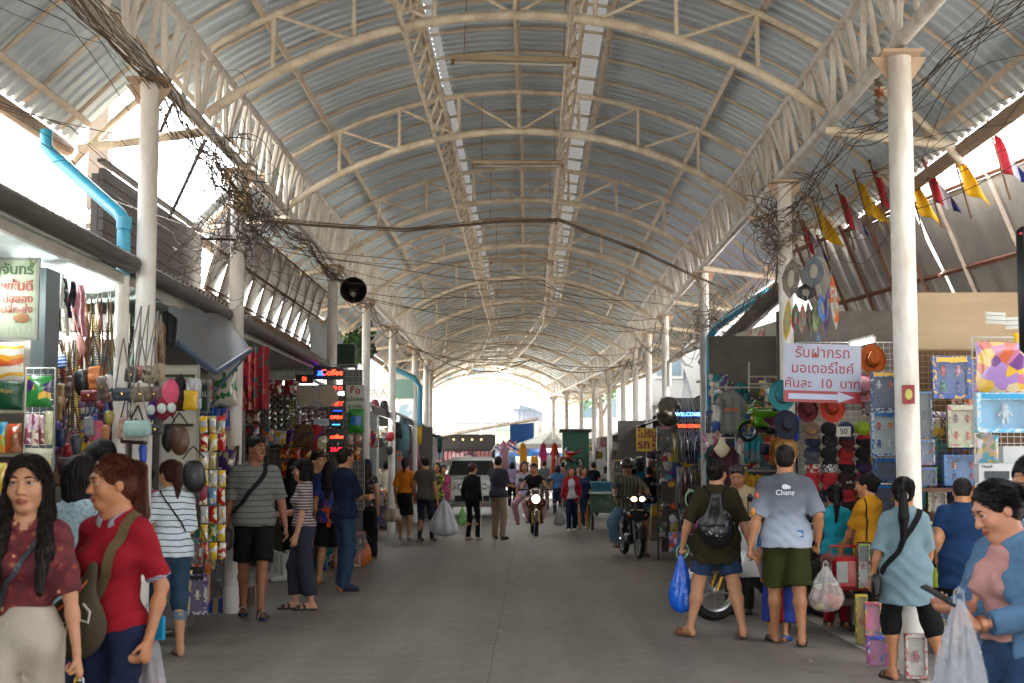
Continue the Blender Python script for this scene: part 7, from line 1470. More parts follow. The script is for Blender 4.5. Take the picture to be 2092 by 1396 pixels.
garment('maroon lace neck blouse on a white mannequin by the blue pipes',(1446,905,1508,1000),16.2,mat('3c0e24',rough=.8,var=.2),name='mannequin_blouse',cat='blouse'); mb=MB(); c_=at(1475,912,16.1); mb.lathe([(.03,.10),(.035,.04),(.09,-.03),(.05,-.1),(.001,-.13)],16,Matrix.Translation(c_),sx=1.1,sy=.5); tag(mb.build('mannequin_neck',mat('b5a88a',rough=.5),smooth=50),'cream mannequin neck above the maroon blouse','mannequin')
garment('teal green top behind the maroon blouse',(1440,912,1466,990),16.5,mat('0e4a4c',rough=.8),name='printed_top',cat='top')
garment('teal toddler vest hanging inside the display frame',(1518,890,1562,946),16.6,ramp_mat('cells',['0f7a80','0f7a80','5a6a6a'],12,.7),sleeves=False,name='toddler_vest',cat='vest'); garment('orange toddler vest at the right of the display frame',(1572,892,1600,950),16.7,mat('b06a0c',rough=.7),sleeves=False,name='toddler_vest',cat='vest'); garment('yellow toddler vest under the display frame',(1520,970,1562,1012),16.5,mat('b8860c',rough=.7),sleeves=False,name='toddler_vest',cat='vest'); packet('helmet_bag','navy drawstring ball bag inside the display frame',(1552,908,1572,930),16.5,mat('0e1226'),d=.8,cat='bag')
board('pink_panel','plum pink panel behind the lime toy motorbike',(1545,840,1585,885),17.2,mat('6a2444',rough=.6))
# belts and helmets stall
for i,(b,l,c) in enumerate([((1372,885,1386,945),'yellow and grey tool roll in film, leftmost in the upper belt row','8a7a2a'),((1386,885,1400,945),'grey raincoat in film in the upper belt row','4a4c50'),((1400,885,1414,948),'black raincoat in film in the upper belt row','1a1a1e'),((1414,890,1426,948),'navy blue raincoat in film in the upper belt row','142050'),((1380,955,1394,1028),'pale grey packed belt bundle in the middle row','77726c'),((1394,955,1408,1030),'red packed belt bundle in the middle row','4e1820'),((1408,955,1420,1025),'charcoal packed belt bundle in the middle row','26262a'),((1384,1040,1400,1085),'grey packed belt bundle in the bottom row','4a4a4c'),((1401,1040,1414,1085),'black packed belt bundle in the bottom row','1c1c1e')]):
    packet('packed_roll',l,b,22.6,ramp_mat('bands',[c,'8a8a8c',c,'1a1a1c'],26,.15,axis=0,coat=.8,pos=[0,.3,.4,.85],warp=.1),d=.7,cat='roll')
t=thing('steel_shelf','black steel shelf of helmets and toys left of the packed belts','shelf',(at(1362,950,23.4).x,23.4,0)); mb=MB()
for z in (.35,.78,1.2,1.6): mb.box((0,0,z),(.34,.5,.02))
for x in (-.17,.17): mb.box((x,-.24,.85),(.025,.025,1.7))
mb.build('shelf_frame',mat('17171a',rough=.5),t)
for i,(px,py,c,l) in enumerate([(1358,938,'8e1c1c','red toy blender on the top of the steel shelf'),(1372,938,'c9a010','yellow toy hammer on the top of the steel shelf'),(1356,985,'a8a8a8','white helmet on the steel shelf'),(1372,990,'c08a0c','yellow and red toy on the middle of the steel shelf'),(1360,1035,'6a6460','silver grey helmet low on the steel shelf'),(1376,1035,'b84a14','orange red toy low on the steel shelf'),(1366,975,'4a7a9a','light blue cup toy on the steel shelf')]):
    t=thing('helmet' if 'helmet' in l else 'plastic_toy',l,'helmet' if 'helmet' in l else 'toy',at(px,py,23.1)); mb=MB(); r=.075
    if 'helmet' in l: mb.ell((0,0,0),(r,r*1.1,r),zmin=-.5); mb.build('shell',mat(c,rough=.15,coat=.5),t,smooth=60); mb=MB(); mb.ell((0,-r*.5,-.01),(r*.85,r*.65,r*.45)); mb.build('visor',blk,t,smooth=60)
    else: mb.box((0,0,0),(.10,.08,.09),bev=.02); mb.build('block',mat(c,rough=.3),t,smooth=40); mb=MB(); mb.tube([(0,0,.04),(.03,0,.09),(.06,0,.06)],.012,6); mb.build('handle',mat('b0281c',rough=.3),t)
for px,py,r,c,l,ry in ((1413,1020,.13,'1fc04a','green glowing rope coil beside the olive top',0),(1413,1075,.13,'b0409a','pink rope coil under the green one',0),(1394,1127,.115,'28c85a','second green rope coil lying at the kerb',.5)):
    t=thing('rope_coil',l,'coil',at(px,py,20.2),ry=ry,rx=PI/2); mb=MB()
    for k in range(5): mb.tube([(math.cos(a)*(r*.62+k*.003),math.sin(a)*(r*1.0-k*.004),(k-2)*.018) for a in np.linspace(0,2*PI,29)],.011,6)
    mb.build('coil',ramp_mat('bands',[c,'d8f0d8' if c!='b0409a' else 'd890c8'],60,.3,pos=[0,.7]),t,smooth=60); mb=MB(); mb.tube([(-.03,r,-.05),(-.03,r,.05)],.02,6); mb.build('tie',mat('c9c9c0'),t)
packet('toy_bag','clear bags of pink and blue toys piled at the kerb by the coils',(1366,1088,1400,1128),20.6,ramp_mat('cells',['a84a8a','3a6ab0','c9a0b8','b5602a','5a94b0'],16,.2,coat=.6),d=.6); t=thing('fly_net','white paddle toy hanging low on the belt stall','toy',at(1374,1060,22)); mb=MB(); mb.ell((0,0,0),(.055,.012,.065)); mb.build('paddle',mat('a8a8b4',rough=.4),t,smooth=60); mb=MB(); mb.tube([(0,0,-.06),(0,0,-.14)],.008,5); mb.build('handle',mat('c9c060'),t)
led('blue WELCOME LED sign over the packed raincoats',(1384,836,1426,858),22.4,[('WELCOME','60a0ff',0,0,.6)],'08104a'); led('red WELCOME LED sign under the blue one',(1386,862,1428,880),22.4,[('WELCOME','ff3a18',0,0,.65)])
t=thing('metal_basin','large shiny metal basin hung on the stall beside the yellow sign','basin',at(1366,842,24.5),rx=PI/2-.1,rz=-.3); mb=MB(); mb.lathe([(.26,0),(.25,.01),(.18,.07),(.08,.10),(.001,.105)],32,sx=.85); mb.build('bowl',mat('8a8478',rough=.2,metal=.9),t,smooth=60); mb=MB(); mb.lathe([(.255,-.01),(.27,0),(.255,.01)],32,sx=.85); mb.build('rim',steel,t,smooth=60)
t,w,h=board('yellow_sign','yellow sign with red Thai letters on the fourth right column',(1300,875,1345,922),28.7,mat('c9a60c',rough=.4),cat='sign'); text('ไม่รับ',h*.42,rd,t,(0,-.014,h*.22),bold=.006); text('รถตู้',h*.5,rd,t,(0,-.014,-h*.22),bold=.008)
t=thing('concrete_base','yellow painted concrete block at the foot of the fourth right column','base',(at(1340,950,29.0).x,29.0,0)); mb=MB(); mb.box((0,0,.35),(.26,.3,.7),taper=.8); mb.build('block',ramp_mat('bands',['6a5c40','b08a18'],.9,.8,pos=[0,.45]),t); mb=MB(); mb.box((0,0,.71),(.2,.24,.03)); mb.build('top',mat('8a8070'),t)
mb=MB(); a=at(1397,752,22); 
for k in range(13): b=at(1388+k*5,900+6*(k%4),22.2); mb.tube([a,a.lerp(b,.5)+V((0,0,-.01)),b],.0035,3)
tag(mb.build('plastic_strings',film('c9ccd8',.6)),'fan of clear plastic strings hanging in front of the purple awning','strings')
# inflatables above the parking sign
for i,(b,D,l,cs) in enumerate([((1597,528,1634,612),14.2,'brown grey hanging glove shaped kite left of the post top',['3c3830','5a4c3a']),((1640,520,1684,590),14.2,'blue grey hanging kite with a red crest',['3c444c','4a525a','6a3024']),((1622,580,1668,616),14.3,'dark rounded hanging cloth below the grey kites',['1e1a1a','2a2624']),((1600,610,1617,698),14.1,'yellow feather shaped kite at the left of the row',['a88a1c','8a7a3a']),((1616,618,1634,680),14.15,'green and rose feather kite',['2a6a50','8a3a4a','4a7a5a']),((1632,618,1646,685),14.2,'orange and pale feather kite',['a84a2c','8a8478']),((1646,615,1660,690),14.25,'grey and white feather kite in the row',['77756c','4a4a44']),((1660,610,1674,680),14.1,'lime green feather kite',['6a8a2c','8a9a6a']),((1670,600,1690,660),14.0,'bright blue feather kite',['0f4a9a','1a5ab0','8a8a50']),((1682,580,1698,685),14.1,'deep purple feather kite hanging in the row',['3a1c5a','4c2a6a']),((1694,562,1714,675),13.9,'orange and white feather kite at the right of the row',['b5541c','a8a094','b85a20']),((1666,680,1676,700),14.0,'small blue feather kite hanging lowest in the row',['2a5a8a','3a6a94'])]):
    c_,w,h=bx(*b,D); t=thing('feather_kite',l,'kite',c_,rnd.uniform(-.5,.5),None,ry=rnd.uniform(-.12,.12)); mb=MB(); o=[(0,.5),(-.32,.3),(-.5,0),(-.38,-.28),(0,-.5),(.38,-.28),(.5,0),(.32,.3)]; mb.prism([(x*w,z*h) for x,z in o],.012); mb.build('blade',ramp_mat('noise',cs,7,.4,pos=[k*.2+.3 if k else 0 for k in range(len(cs))]),t); mb=MB(); mb.tube([(0,0,h*.5),(0,0,h*.5+.06)],.003,4); mb.build('string',wirem,t); mb=MB(); mb.ell((0,-.01,0),(w*.18,.006,h*.22)); mb.build('print',mat('8a8474',rough=.5),t)
# flags
def flag(kind,lab,px,py,D,lean):
    t=thing('flag',lab,'flag',at(px,py,D)+V((0,0,-.42)),0,ry=lean,s=1.4); mb=MB(); mb.tube([(0,0,-.25),(0,0,.30)],.007,5); mb.ell((0,0,.31),(.014,.014,.018),nu=8,nv=6); mb.build('pole',mat('6a4a2c',rough=.6),t)
    m_=mat('c99c08',rough=.7,bump=.2) if kind=='y' else ramp_mat('bands',['9a1420','a8a8b0','141c5a','a8a8b0','9a1420'],2.9,.7,axis=0,pos=[0,.17,.33,.67,.83])
    def fn(u,v): x=(.005+u*.16*(.35+.65*v)); return (x,.03*math.sin(u*9+v*4+px),.28-v*.34-u*.16*(1-v*.2))
    mb=MB(); mb.sheet(fn,10,10,.004); mb.build('cloth',m_,t,smooth=70)
for i,(k,px,py) in enumerate([('r',1647,480),('y',1678,450),('r',1728,425),('y',1764,395),('r',1797,375),('y',1868,385),('r',1903,360),('y',1962,335),('r',2040,290)]):
    D=17.6-i*.56; flag(k,('yellow royal flag' if k=='y' else 'red white and blue flag')+', %s from the left along the metal canopy'%ORD[i],px,py-45,D,-.25)
mb=MB(); c_=at(1852,800,10.45); 
t=thing('sticker','red sticker with a cartoon ice cream face on the first right column','sticker',at(1856,806,10.49)); mb.v=[]; mb=MB(); mb.grid(lambda u,v:((u-.5)*.095,.004-.025*math.cos((u-.5)*1.2)+.02,(v-.5)*.14),6,2); mb.build('paper',mat('7a1014',rough=.4),t); mb=MB()
mb.ell((0,-.006,.0),(.028,.003,.04),nu=12,nv=8); mb.build('print',mat('a8a050'),t)
# ---------------------------------------------------------------- overhead: lamps, speaker, cables
for i,(px,py,Z) in enumerate([(1036,112,3.92),(1044,330,4.0),(1056,450,3.95),(1062,535,3.9),(1066,600,3.9)]):
    D=Z*FPX/(950-py); w=1.22; t=thing('batten_lamp','unlit batten lamp under the roof ridge, %s from the front'%ORD[i],'lamp',(cx(D)+.0-.02,D,CAMH+Z),rz=R(-3+i),ry=R(2.5 if i==0 else .5)); mb=MB(); mb.box((0,0,.03),(w,.05,.05),bev=.006); mb.build('batten',mat('b09a7c',rough=.5,dirt=.4),t); mb=MB(); mb.tube([(-w/2+.04,0,-.02),(w/2-.04,0,-.02)],.014,8)
    mb.build('tube',mat('b8b4a8',rough=.2),t,smooth=50)
    for q in (-1,1): mb=MB(); mb.box((q*(w/2-.015),0,-.01),(.03,.045,.06)); mb.build('end_cap',mat('7a5434',rough=.6),t); mb=MB(); mb.tube([(q*w*.4,0,.05),(q*w*.4,0,1.0)],.004,4); mb.build('hanger_wire',mat('7a5434',rough=.6),t)
t=thing('loudspeaker','dark horn loudspeaker hung beside the third left column','loudspeaker',at(722,593,21.0),rz=R(8),rx=R(-6)); M_=Matrix.Rotation(PI/2,4,'X')
mb=MB(); mb.lathe([(.195,.0),(.185,-.03),(.14,-.10),(.09,-.17),(.05,-.22),(.03,-.26)],36,M_); q=mb.build('horn',mat('1a1512',rough=.35,coat=.3,dirt=.3,dcol=(.2,.15,.1)),t,smooth=60); q.modifiers.new('s','SOLIDIFY').thickness=.006
mb=MB(); mb.lathe([(.001,.06),(.03,.055),(.05,.12),(.045,.2)],20,M_); mb.build('driver_cone',mat('2a2420',rough=.3),t,smooth=60); mb=MB(); mb.ell((0,-.02,0),(.02,.012,.02)); mb.build('badge',mat('a8a49a',rough=.3),t,smooth=60)
mb=MB(); mb.tube([(0,.15,.1),(-.1,.25,.2),(-.28,.6,.3)],.015,6); mb.build('bracket',rust,t)
mb=MB(); mb.tube([at(411,488,14.4),at(485,490,14.75)],.014,6); tag(mb.build('iron_bracket',mat('2a2624')),'thin dark iron bracket sticking out left of the second left column','bracket')
mb=MB(); mb.tube([at(352,212,13.4),at(312,305,13.4)],.018,5); mb.tube([at(420,285,14.2),at(345,447,14.2)],.02,5); tag(mb.build('roof_stays',mat('231f1c',rough=.6)),'dark slanting roof stays behind the first left column','stay')
cabm=mat((.15,.105,.07),rough=.7,var=.4); cabb=mat((.07,.052,.04),rough=.6,var=.4); cr_=random.Random(5)
def cable(lab,P,n,spread,r=.008,m=cabm,droop=.25,name='cable_bundle',kind=None,wig=.02):
    mb=MB(); P=[V(p) for p in P]
    if name=='cable_tangle':
        for k in range(n*2):
            c=P[0].lerp(P[-1],cr_.random())+V((cr_.gauss(0,.14),cr_.gauss(0,.1),cr_.gauss(0,.22))); a0=cr_.uniform(0,6); da=cr_.uniform(1.2,4.5); q=cr_.uniform(.06,.3); u=V((cr_.gauss(0,1),cr_.gauss(0,.5),cr_.gauss(0,1))).normalized(); w=u.cross(V((cr_.gauss(0,.4),1,cr_.gauss(0,.4)))).normalized()
            mb.tube([c+u*math.cos(a0+da*t/11)*q+w*math.sin(a0+da*t/11)*q*1.5 for t in range(12)],r*cr_.uniform(.4,.9),4,cap=False)
    for k in range(n):
        o=V((cr_.gauss(0,spread),0,cr_.gauss(0,spread))); pts=[]; f1,f2,f3=cr_.uniform(.2,.5),cr_.uniform(.2,.6),cr_.uniform(0,6); g=0
        for i in range(len(P)-1):
            a,b=P[i]+o,P[i+1]+o; N=12; dr=droop*cr_.uniform(.4,1.6)
            for j in range(N):
                g+=1; pts.append(a.lerp(b,j/N)+V((spread*.7*math.sin(g*f1+f3)+wig*.5*math.sin(g*1.7+f3),0,-dr*4*(j/N)*(1-j/N)+spread*.7*math.cos(g*f2+f3))))
        pts.append(P[-1]+o); mb.tube(pts,r*cr_.uniform(.4,.95),4,cap=False)
    o=mb.build(name,m,smooth=60); return tag(o,lab,'cables',None,kind)
L=[V((-3.0,y,z)) for y,z in ((4.5,4.78),(8,4.72),(11.2,4.62),(13.2,4.42),(14.8,4.25),(16,4.4),(19,4.5),(22,4.45))]
cable('thick brown cable bundle along the left roof truss above the first two columns',L,18,.045,.008,droop=.08,wig=.03)
cable('brown cable bundle along the left truss from the third column onwards',[(-2.95,22,4.5),(-2.95,26,4.5),(-2.95,31,4.5),(-3,38,4.5),(-3,45,4.5)],9,.05,.011,droop=.2)
cable('tangled black and brown cables gathered at the second left column top',[(-3.0,13.3,4.55),(-2.9,14.2,4.2),(-2.95,14.7,3.9),(-3.0,15.6,4.2)],25,.10,.007,cabb,.1,'cable_tangle',wig=.06)
cable('loose dark wires sagging from the left truss towards the upper left corner',[(-4.4,7.5,5.6),(-3.3,10.5,4.9),(-3.0,14.6,4.1)],7,.16,.006,cabb,.12,wig=.008)
cable('long thin wires running under the left overhang to the corner',[(-4.6,8,4.6),(-3.9,12,4.35),(-3.1,14.9,4.0),(-2.9,20,3.8)],6,.12,.0055,cabb,.2,wig=.006)
cable('cables strung across the street from the second left column to the third right column',[(-2.95,14.8,4.1),(-1.4,15.6,4.12),(-.3,16.4,4.36),(.35,16.8,4.44),(1.5,18,4.2),(2.85,20.2,4.0)],8,.012,.007,cabm,.01,wig=.002)
cable('thin single wires crossing the street below the thick crossing cables',[(-2.95,14.9,4.0),(0,17.5,3.9),(2.85,22.5,4.1)],4,.14,.007,cabm,.2,wig=.004)
cable('second set of wires crossing high between the far columns',[(-2.95,22,4.4),(0,26,4.6),(2.8,29,4.4)],4,.1,.009,cabm,.15,wig=.004)
cable('dark cables crossing the bay near the fifth columns',[(-2.95,31,4.3),(0,34,4.1),(2.8,37,4.3)],4,.08,.012,cabm,.3,wig=.004)
cable('tangled wires gathered at the second right column top',[(2.9,16.4,4.5),(2.75,15.5,4.2),(2.8,15.2,3.9),(2.9,16,4.3)],22,.10,.006,cabm,.12,'cable_tangle',wig=.07)
cable('dark wire bundle rising from the second right column to the upper right corner',[(2.7,15.3,4.2),(2.95,13,4.55),(3.2,10.6,4.62),(3.6,8.2,5.0),(4.2,6.0,5.3)],11,.08,.006,cabb,.08,wig=.012)
cable('wires fanning from the first right column to the right edge',[(3.0,15.0,4.0),(3.3,12.4,4.2),(3.8,9.4,4.45),(4.6,6.6,4.9)],9,.2,.0055,cabb,.12,wig=.006)
cable('drooping wires running back from the second to the fourth right column',[(2.75,15.4,4.1),(2.95,19,3.75),(2.85,22.8,3.9),(2.9,29.4,3.9)],11,.10,.008,cabm,.3,wig=.03)
cable('tangled wires at the third right column',[(2.9,22.2,4.1),(2.85,22.9,3.8),(2.9,24,3.7)],14,.1,.008,cabm,.2,'cable_tangle',wig=.06)
cable('brown cable bundle along the far right truss',[(2.7,29,4.3),(2.7,34,4.4),(2.7,40,4.4),(2.6,50,4.5)],6,.08,.012,cabm,.4,wig=.02)
cable('tangled wires around the utility pole cross arms at left',[(-7.4,17,4.7),(-6.2,18.2,4.3),(-4.9,16.3,4.1),(-3.1,14.9,4.0)],16,.28,.007,cabb,.35,'cable_tangle',wig=.05)
cable('heavy sagging cables from the left edge to the utility pole',[(-7,14.5,4.9),(-5.6,15.6,4.15),(-4.3,14.9,3.85)],7,.12,.012,cabb,.2,wig=.01)
cable('thin looping wires dangling by the second left column',[(-3.05,14.7,4.1),(-3.5,14.4,3.3),(-3.1,14.6,3.9)],4,.12,.005,cabb,.3,wig=.02)
t=thing('junction_box','cream junction box on top of the second left column','junction box',(-3.0,14.66,4.25)); mb=MB(); mb.box((0,0,0),(.16,.12,.22),bev=.01); mb.build('box',mat('a08a50',rough=.5,dirt=.3),t); mb=MB(); mb.box((0,-.065,0),(.13,.01,.18)); mb.build('lid',mat('a8935c',rough=.5),t)
t=thing('insulator_stack','stack of grey porcelain insulators left of the first right column','insulator',at(1796,200,10.9)); mb=MB(); mb.tube([(0,0,-.16),(0,0,.16)],.012,6); mb.build('rod',rust,t)
for k in range(4): mb=MB(); mb.lathe([(.012,-.03),(.042,-.022),(.03,0),(.042,.022),(.012,.03)],14,Matrix.Translation((0,0,-.12+k*.08))); mb.build('insulator',mat('6a6258' if k!=2 else '8a4a30',rough=.3),t,smooth=50)
# hanging hooks by the blue pipe, ceiling hooks
t=thing('white_tarpaulin','pale translucent tarpaulin bundled under the left overhang','tarpaulin',at(668,690,24)); c=V(t.location); mb=MB(); A_=[at(628,655,23.5),at(690,655,25),at(640,745,23),at(715,762,25.5)]
mb.sheet(lambda u,v:tuple(A_[0].lerp(A_[1],u).lerp(A_[2].lerp(A_[3],u),v)-c+V((0,.1*math.sin(v*7+u*5),.06*math.sin(u*11)))),16,12,.012); mb.build('cloth',mat('a3a8a8',rough=.4,var=.2,sc=2),t,smooth=70); mb=MB(); mb.tube([A_[0]-c,A_[1]-c],.012,5); mb.build('pole',paleiron,t)
board('green_cabinet','dark green box sign under the left roof beside the fourth left column',(690,705,728,750),24.8,mat('1c3424',rough=.6),cat='box',th=.5)
board('weathered_panel','weathered grey panel behind the fourth left column',(700,755,740,800),21.5,mat('6a6c66',rough=.7,dirt=.4),cat='panel')
# far left upper: pale building and awnings between the columns
for i,(x0,y0,x1,y1,D,c,l) in enumerate([(640,600,745,700,40,'b8b4ac','pale upper storey seen between the third and fourth left columns'),(745,690,850,790,48,'bcb8b0','white upper storey seen between the fifth and sixth left columns')]):
    t,w,h=board('building',l,(x0,y0,x1,y1),D,mat(c,rough=.8,var=.08),cat='building',th=3)
    for k in range(3): mb=MB(); mb.box((-w*.3+k*w*.3,-1.52,0),(w*.16,.05,h*.4)); mb.build('window',mat('6a8a9a',rough=.2),t)
for i,(y,l) in enumerate([(25.5,'fifth'),(31,'sixth'),(37,'seventh'),(42.5,'eighth')]):
    t=thing('awning','sloping metal awning between the left columns, counted %s'%l,'awning',(-3.3,y,2.75),group=None); mb=MB(); corr(mb,(0.15,-2.4,-.05),(0.15,2.4,-.05),(-1.2,-2.4,.55),(-1.2,2.4,.55),.14,.02); mb.build('metal_sheet',galv(i%2,(.3,.28,.25),.4,.5),t); mb=MB(); mb.box((.15,0,-.12),(.03,4.8,.14)); mb.build('edge_board',mat('3a2c22' if i%2 else '1c3a44',rough=.6),t)
for i,(y,c,l) in enumerate([(30,'2a2622','dark cloth awning left of the yellow sign'),(36,'3c3632','worn dark awning by the fifth right column'),(42.5,'4a4a44','grey awning by the seventh right column'),(50,'57534a','pale awning at the far right shops')]):
    t=thing('awning',l,'awning',(3.2,y,2.7)); mb=MB(); mb.sheet(lambda u,v:(-.6+u*1.8,-2.2+v*4.4,-.25+u*.6+.05*math.sin(v*17)),8,16,.02); mb.build('cloth',mat(c,rough=.8,var=.3),t,smooth=60); mb=MB(); mb.tube([(-.6,-2.2,-.25),(-.6,2.2,-.25)],.02,5); mb.build('edge_pole',paleiron,t)
t,w,h=board('mint_tarpaulin','mint green translucent sheet above the sixth left stall',(800,775,845,815),33,mat('8fb5a4',rough=.5),cat='tarpaulin')
# ---------------------------------------------------------------- far stalls and far end
fr_=random.Random(21)
FC=[('red','a01c1c'),('orange','b85a18'),('yellow','c09a1a'),('pink','b0607c'),('blue','2a4a8a'),('teal','1c6a70'),('green','2c6a34'),('brown','5a3a24'),('black','17171a'),('white','b0aca4'),('purple','4a2a6a'),('grey','6a6a6a')]
SH=['bag','garment','garment','box','packet','packet']
def row(side,D0,D1,n,zs,grp,where):
    for i in range(n):
        D=D0+(D1-D0)*(i+.5)/n; x=cx(D)+(side if isinstance(side,int) else 1)*fr_.uniform(3.0,3.45); z=fr_.choice(zs)+fr_.uniform(-.12,.12)
        if isinstance(side,tuple): D=D0+fr_.uniform(-.2,.1); x=at(side[0]+(side[1]-side[0])*(i+.5)/n,950,D).x
        nm,c=fr_.choice(FC); k=fr_.choice(SH if z>1.1 else ['bag','box','packet']); px=1083+ x*FPX/D; py=950-(z-CAMH)*FPX/D; w=fr_.uniform(.16,.32); h=fr_.uniform(.22,.45); wp=w*FPX/D/2; hp=h*FPX/D/2; b=(px-wp,py-hp,px+wp,py+hp)
        lab='%s %s hanging in the %s'%(nm,{'bag':'handbag','garment':'shirt','hat':'fluffy hat','box':'toy box','packet':'packet'}[k],where)
        lab+=', at %s height'%('head' if z>1.4 else 'waist' if z>.8 else 'knee')
        if k=='bag': handbag(lab,b,D,c,0,.15,style='soft',group=grp)
        elif k=='garment': garment(lab,b,D,ramp_mat('noise',[c,fr_.choice(FC)[1],c],9,.8,pos=[0,.55,.62]),group=grp,sleeves=fr_.random()>.4)
        elif k=='hat':
            t=thing('fluffy_hat',lab,'hat',at((b[0]+b[2])/2,(b[1]+b[3])/2,D),0,grp); mb=MB(); mb.ell((0,0,0),(w*.4,w*.4,w*.35)); mb.build('hat',mat(c,rough=.9,bump=.5),t,smooth=60)
        elif k=='box': toybox(lab,b,D,[c,fr_.choice(FC)[1],'a8a49c',c],0,grp,fr_.choice(FC)[1],2,(fr_.choice(FC)[1],'c8b8a0'))
        else: packet('snack_packet',lab,b,D,ramp_mat('cells',[c,fr_.choice(FC)[1],'b5a890'],18,.25,coat=.6,seed=i),grp,d=.4)
row(-1,20,27,18,[.5,.9,1.5,1.9,2.2],'goods crowding the fourth left stall','fourth left stall')
row(-1,27,36,26,[.4,.8,1.3,1.7,2.1],'goods crowding the left stalls beyond the fourth column','left stalls beyond the fifth column')
row(-1,38,58,22,[.5,1.0,1.5,2.0],'goods crowding the farthest left stalls','farthest left stalls')
row(1,24,33,22,[.5,1.0,1.5,1.9],'goods crowding the right stall behind the motorbike','right stall by the yellow sign')
row(1,33,46,40,[.4,.9,1.3,1.7,2.1],'goods crowding the right stalls beyond the yellow sign','right stalls beyond the yellow sign')
row(1,46,64,34,[.4,.9,1.4,1.8,2.2],'goods crowding the farthest right stalls','farthest right stalls')
row(-1,12.2,16.5,14,[.25,.5,.8],'goods low in the second left stall','second left stall near the pavement')
row(1,16,22,16,[.3,.6,1.0],'goods low beside the clothes rack','stall below the clothes rack')
row((500,742),21.2,0,26,[.2,.5,.85,1.05],'goods on the racks under the photo sachets','rack under the photo sachets')
row((1455,1605),18.0,0,22,[.35,.7,1.0,1.35],'goods behind the parked motorbike','stall behind the parked motorbike')
row((1600,1870),14.9,0,16,[.2,.45],'goods low under the cap wall','stall under the caps')
row((1262,1350),33,0,16,[.5,1.0,1.5,1.9],'goods right of the green cart','stall right of the green cart')
row((1455,1605),18.1,0,26,[1.7,2.05,2.4],'goods hung high behind the clothes frame','stall behind the clothes frame')
row((-30,255),11.9,0,34,[1.25,1.5,1.75,2.0,2.2],'goods behind the hanging handbags','first left stall behind the handbags')
row((1640,1870),14.9,0,18,[.9,1.1,2.35],'goods around the cap wall','stall around the caps')
row((1866,2010),13.4,0,16,[1.35,1.6,1.85,2.1],'small toys between the boxed toys on the brown rack','brown toy rack')
row((395,470),14.6,0,12,[1.2,1.5,1.9,2.2],'goods behind the snack strips','stall behind the snack strips')
row((1350,1450),24.4,0,16,[.5,1.0,1.5,1.9],'goods behind the packed rolls','stall behind the packed rolls')
row((262,405),12.9,0,14,[.3,.7,1.0],'goods behind the striped blouse','stall behind the striped blouse')
row((1870,2060),13.3,0,12,[1.2,1.55,.5],'toys on the plywood stall wall','plywood toy stall')
# stall backs facing the street, far
for s,D0,D1,l in ((-1,26,64,'long dark stall front behind the far left goods'),(1,26,64,'long dark stall front behind the far right goods')):
    mb=MB(); N=12
    for i in range(N):
        a=D0+(D1-D0)*i/N; b=D0+(D1-D0)*(i+1)/N; mb.add([(cx(a)+s*3.75,a,0),(cx(b)+s*3.75,b,0),(cx(b)+s*3.75,b,2.6),(cx(a)+s*3.75,a,2.6)],[(0,1,2,3)])
    tag(mb.build('stall_front',mat('4a4238',rough=.8,var=.5,sc=1.5)),l,'stall front')
# second canopy
t=thing('far_canopy','smaller second canopy of arched trusses beyond the end of the market roof','canopy',(-2.0,80,1.0)); mb=MB()
def a2(r,x): return .1+math.sqrt(r*r-x*x)-5.2+2.9+.0
mb.grid(lambda u,v:((u-.5)*8.4,-8+v*16,a2(6.2,(u-.5)*8.4)+1.1+.02*math.sin(v*400)),20,60); mb.build('roof_sheet',sheetm,t)
for k in range(5):
    y=-8+k*4; mb=MB(); 
    for dz in (.9,.45): mb.tube([(x,y,a2(6.2,x)+dz) for x in np.linspace(-4.2,4.2,17)],.05,5)
    for x in np.linspace(-4,4,11): mb.tube([(x,y,a2(6.2,x)+.45),(x+.4,y,a2(6.2,min(4.1,x+.4))+.9)],.03,4)
    mb.build('arch_truss',cream,t)
    for x in (-2.9,2.9): mb=MB(); mb.lathe([(.13,-1),(.13,4.6)],12,Matrix.Translation((x,y,0))); mb.build('column',white,t)
# buildings and walls beyond
def bld(lab,x,y,w,d,h,c,fl,n,roof=None,rz=0):
    t=thing('building',lab,'building',(x,y,0),rz); mb=MB(); mb.box((0,0,h/2),(w,d,h)); mb.build('wall',mat(c,rough=.8,var=.08,sc=.5,dirt=.2),t)
    for f in range(fl):
        for k in range(n):
            X=-w/2+w*(k+.5)/n; Z=h*(f+.55)/fl; mb=MB(); mb.box((X,-d/2-.02,Z),(w/n*.5,.06,h/fl*.45)); q=mb.build('window',mat('4a5a62',rough=.15),t); mb=MB(); mb.box((X,-d/2-.06,Z-h/fl*.25),(w/n*.6,.12,.06)); mb.build('sill',mat('b0aca4'),q)
        mb=MB(); mb.box((0,-d/2-.35,h*f/fl+.1),(w,.7,.12)); mb.build('balcony_slab',mat('77736c'),t)
    mb=MB(); mb.box((0,0,h+.1),(w+.4,d+.4,.2)); mb.build('roof',mat(roof or 'a8a49c'),t); return t
bld('white four storey building with balconies far behind the street bend',3.2,108,9,8,15,'8d8a84',4,4); bld('cream building far behind the second canopy',-10,120,14,8,11,'8d8a84',3,5); bld('white shophouse above the far right stalls',7.2,64,5.5,18,7.5,'8d8a84',2,3); bld('pale green house glimpsed at the far centre',-1,140,10,8,9,'7a8a7c',2,4)
t=bld('white upper storey building along the right side behind the shops',9.5,44,5,20,6.2,'8d8a84',2,3)
t=bld('pale house rising behind the left shops near the utility pole',-14,26,6,10,7.5,'8d8a84',2,3)
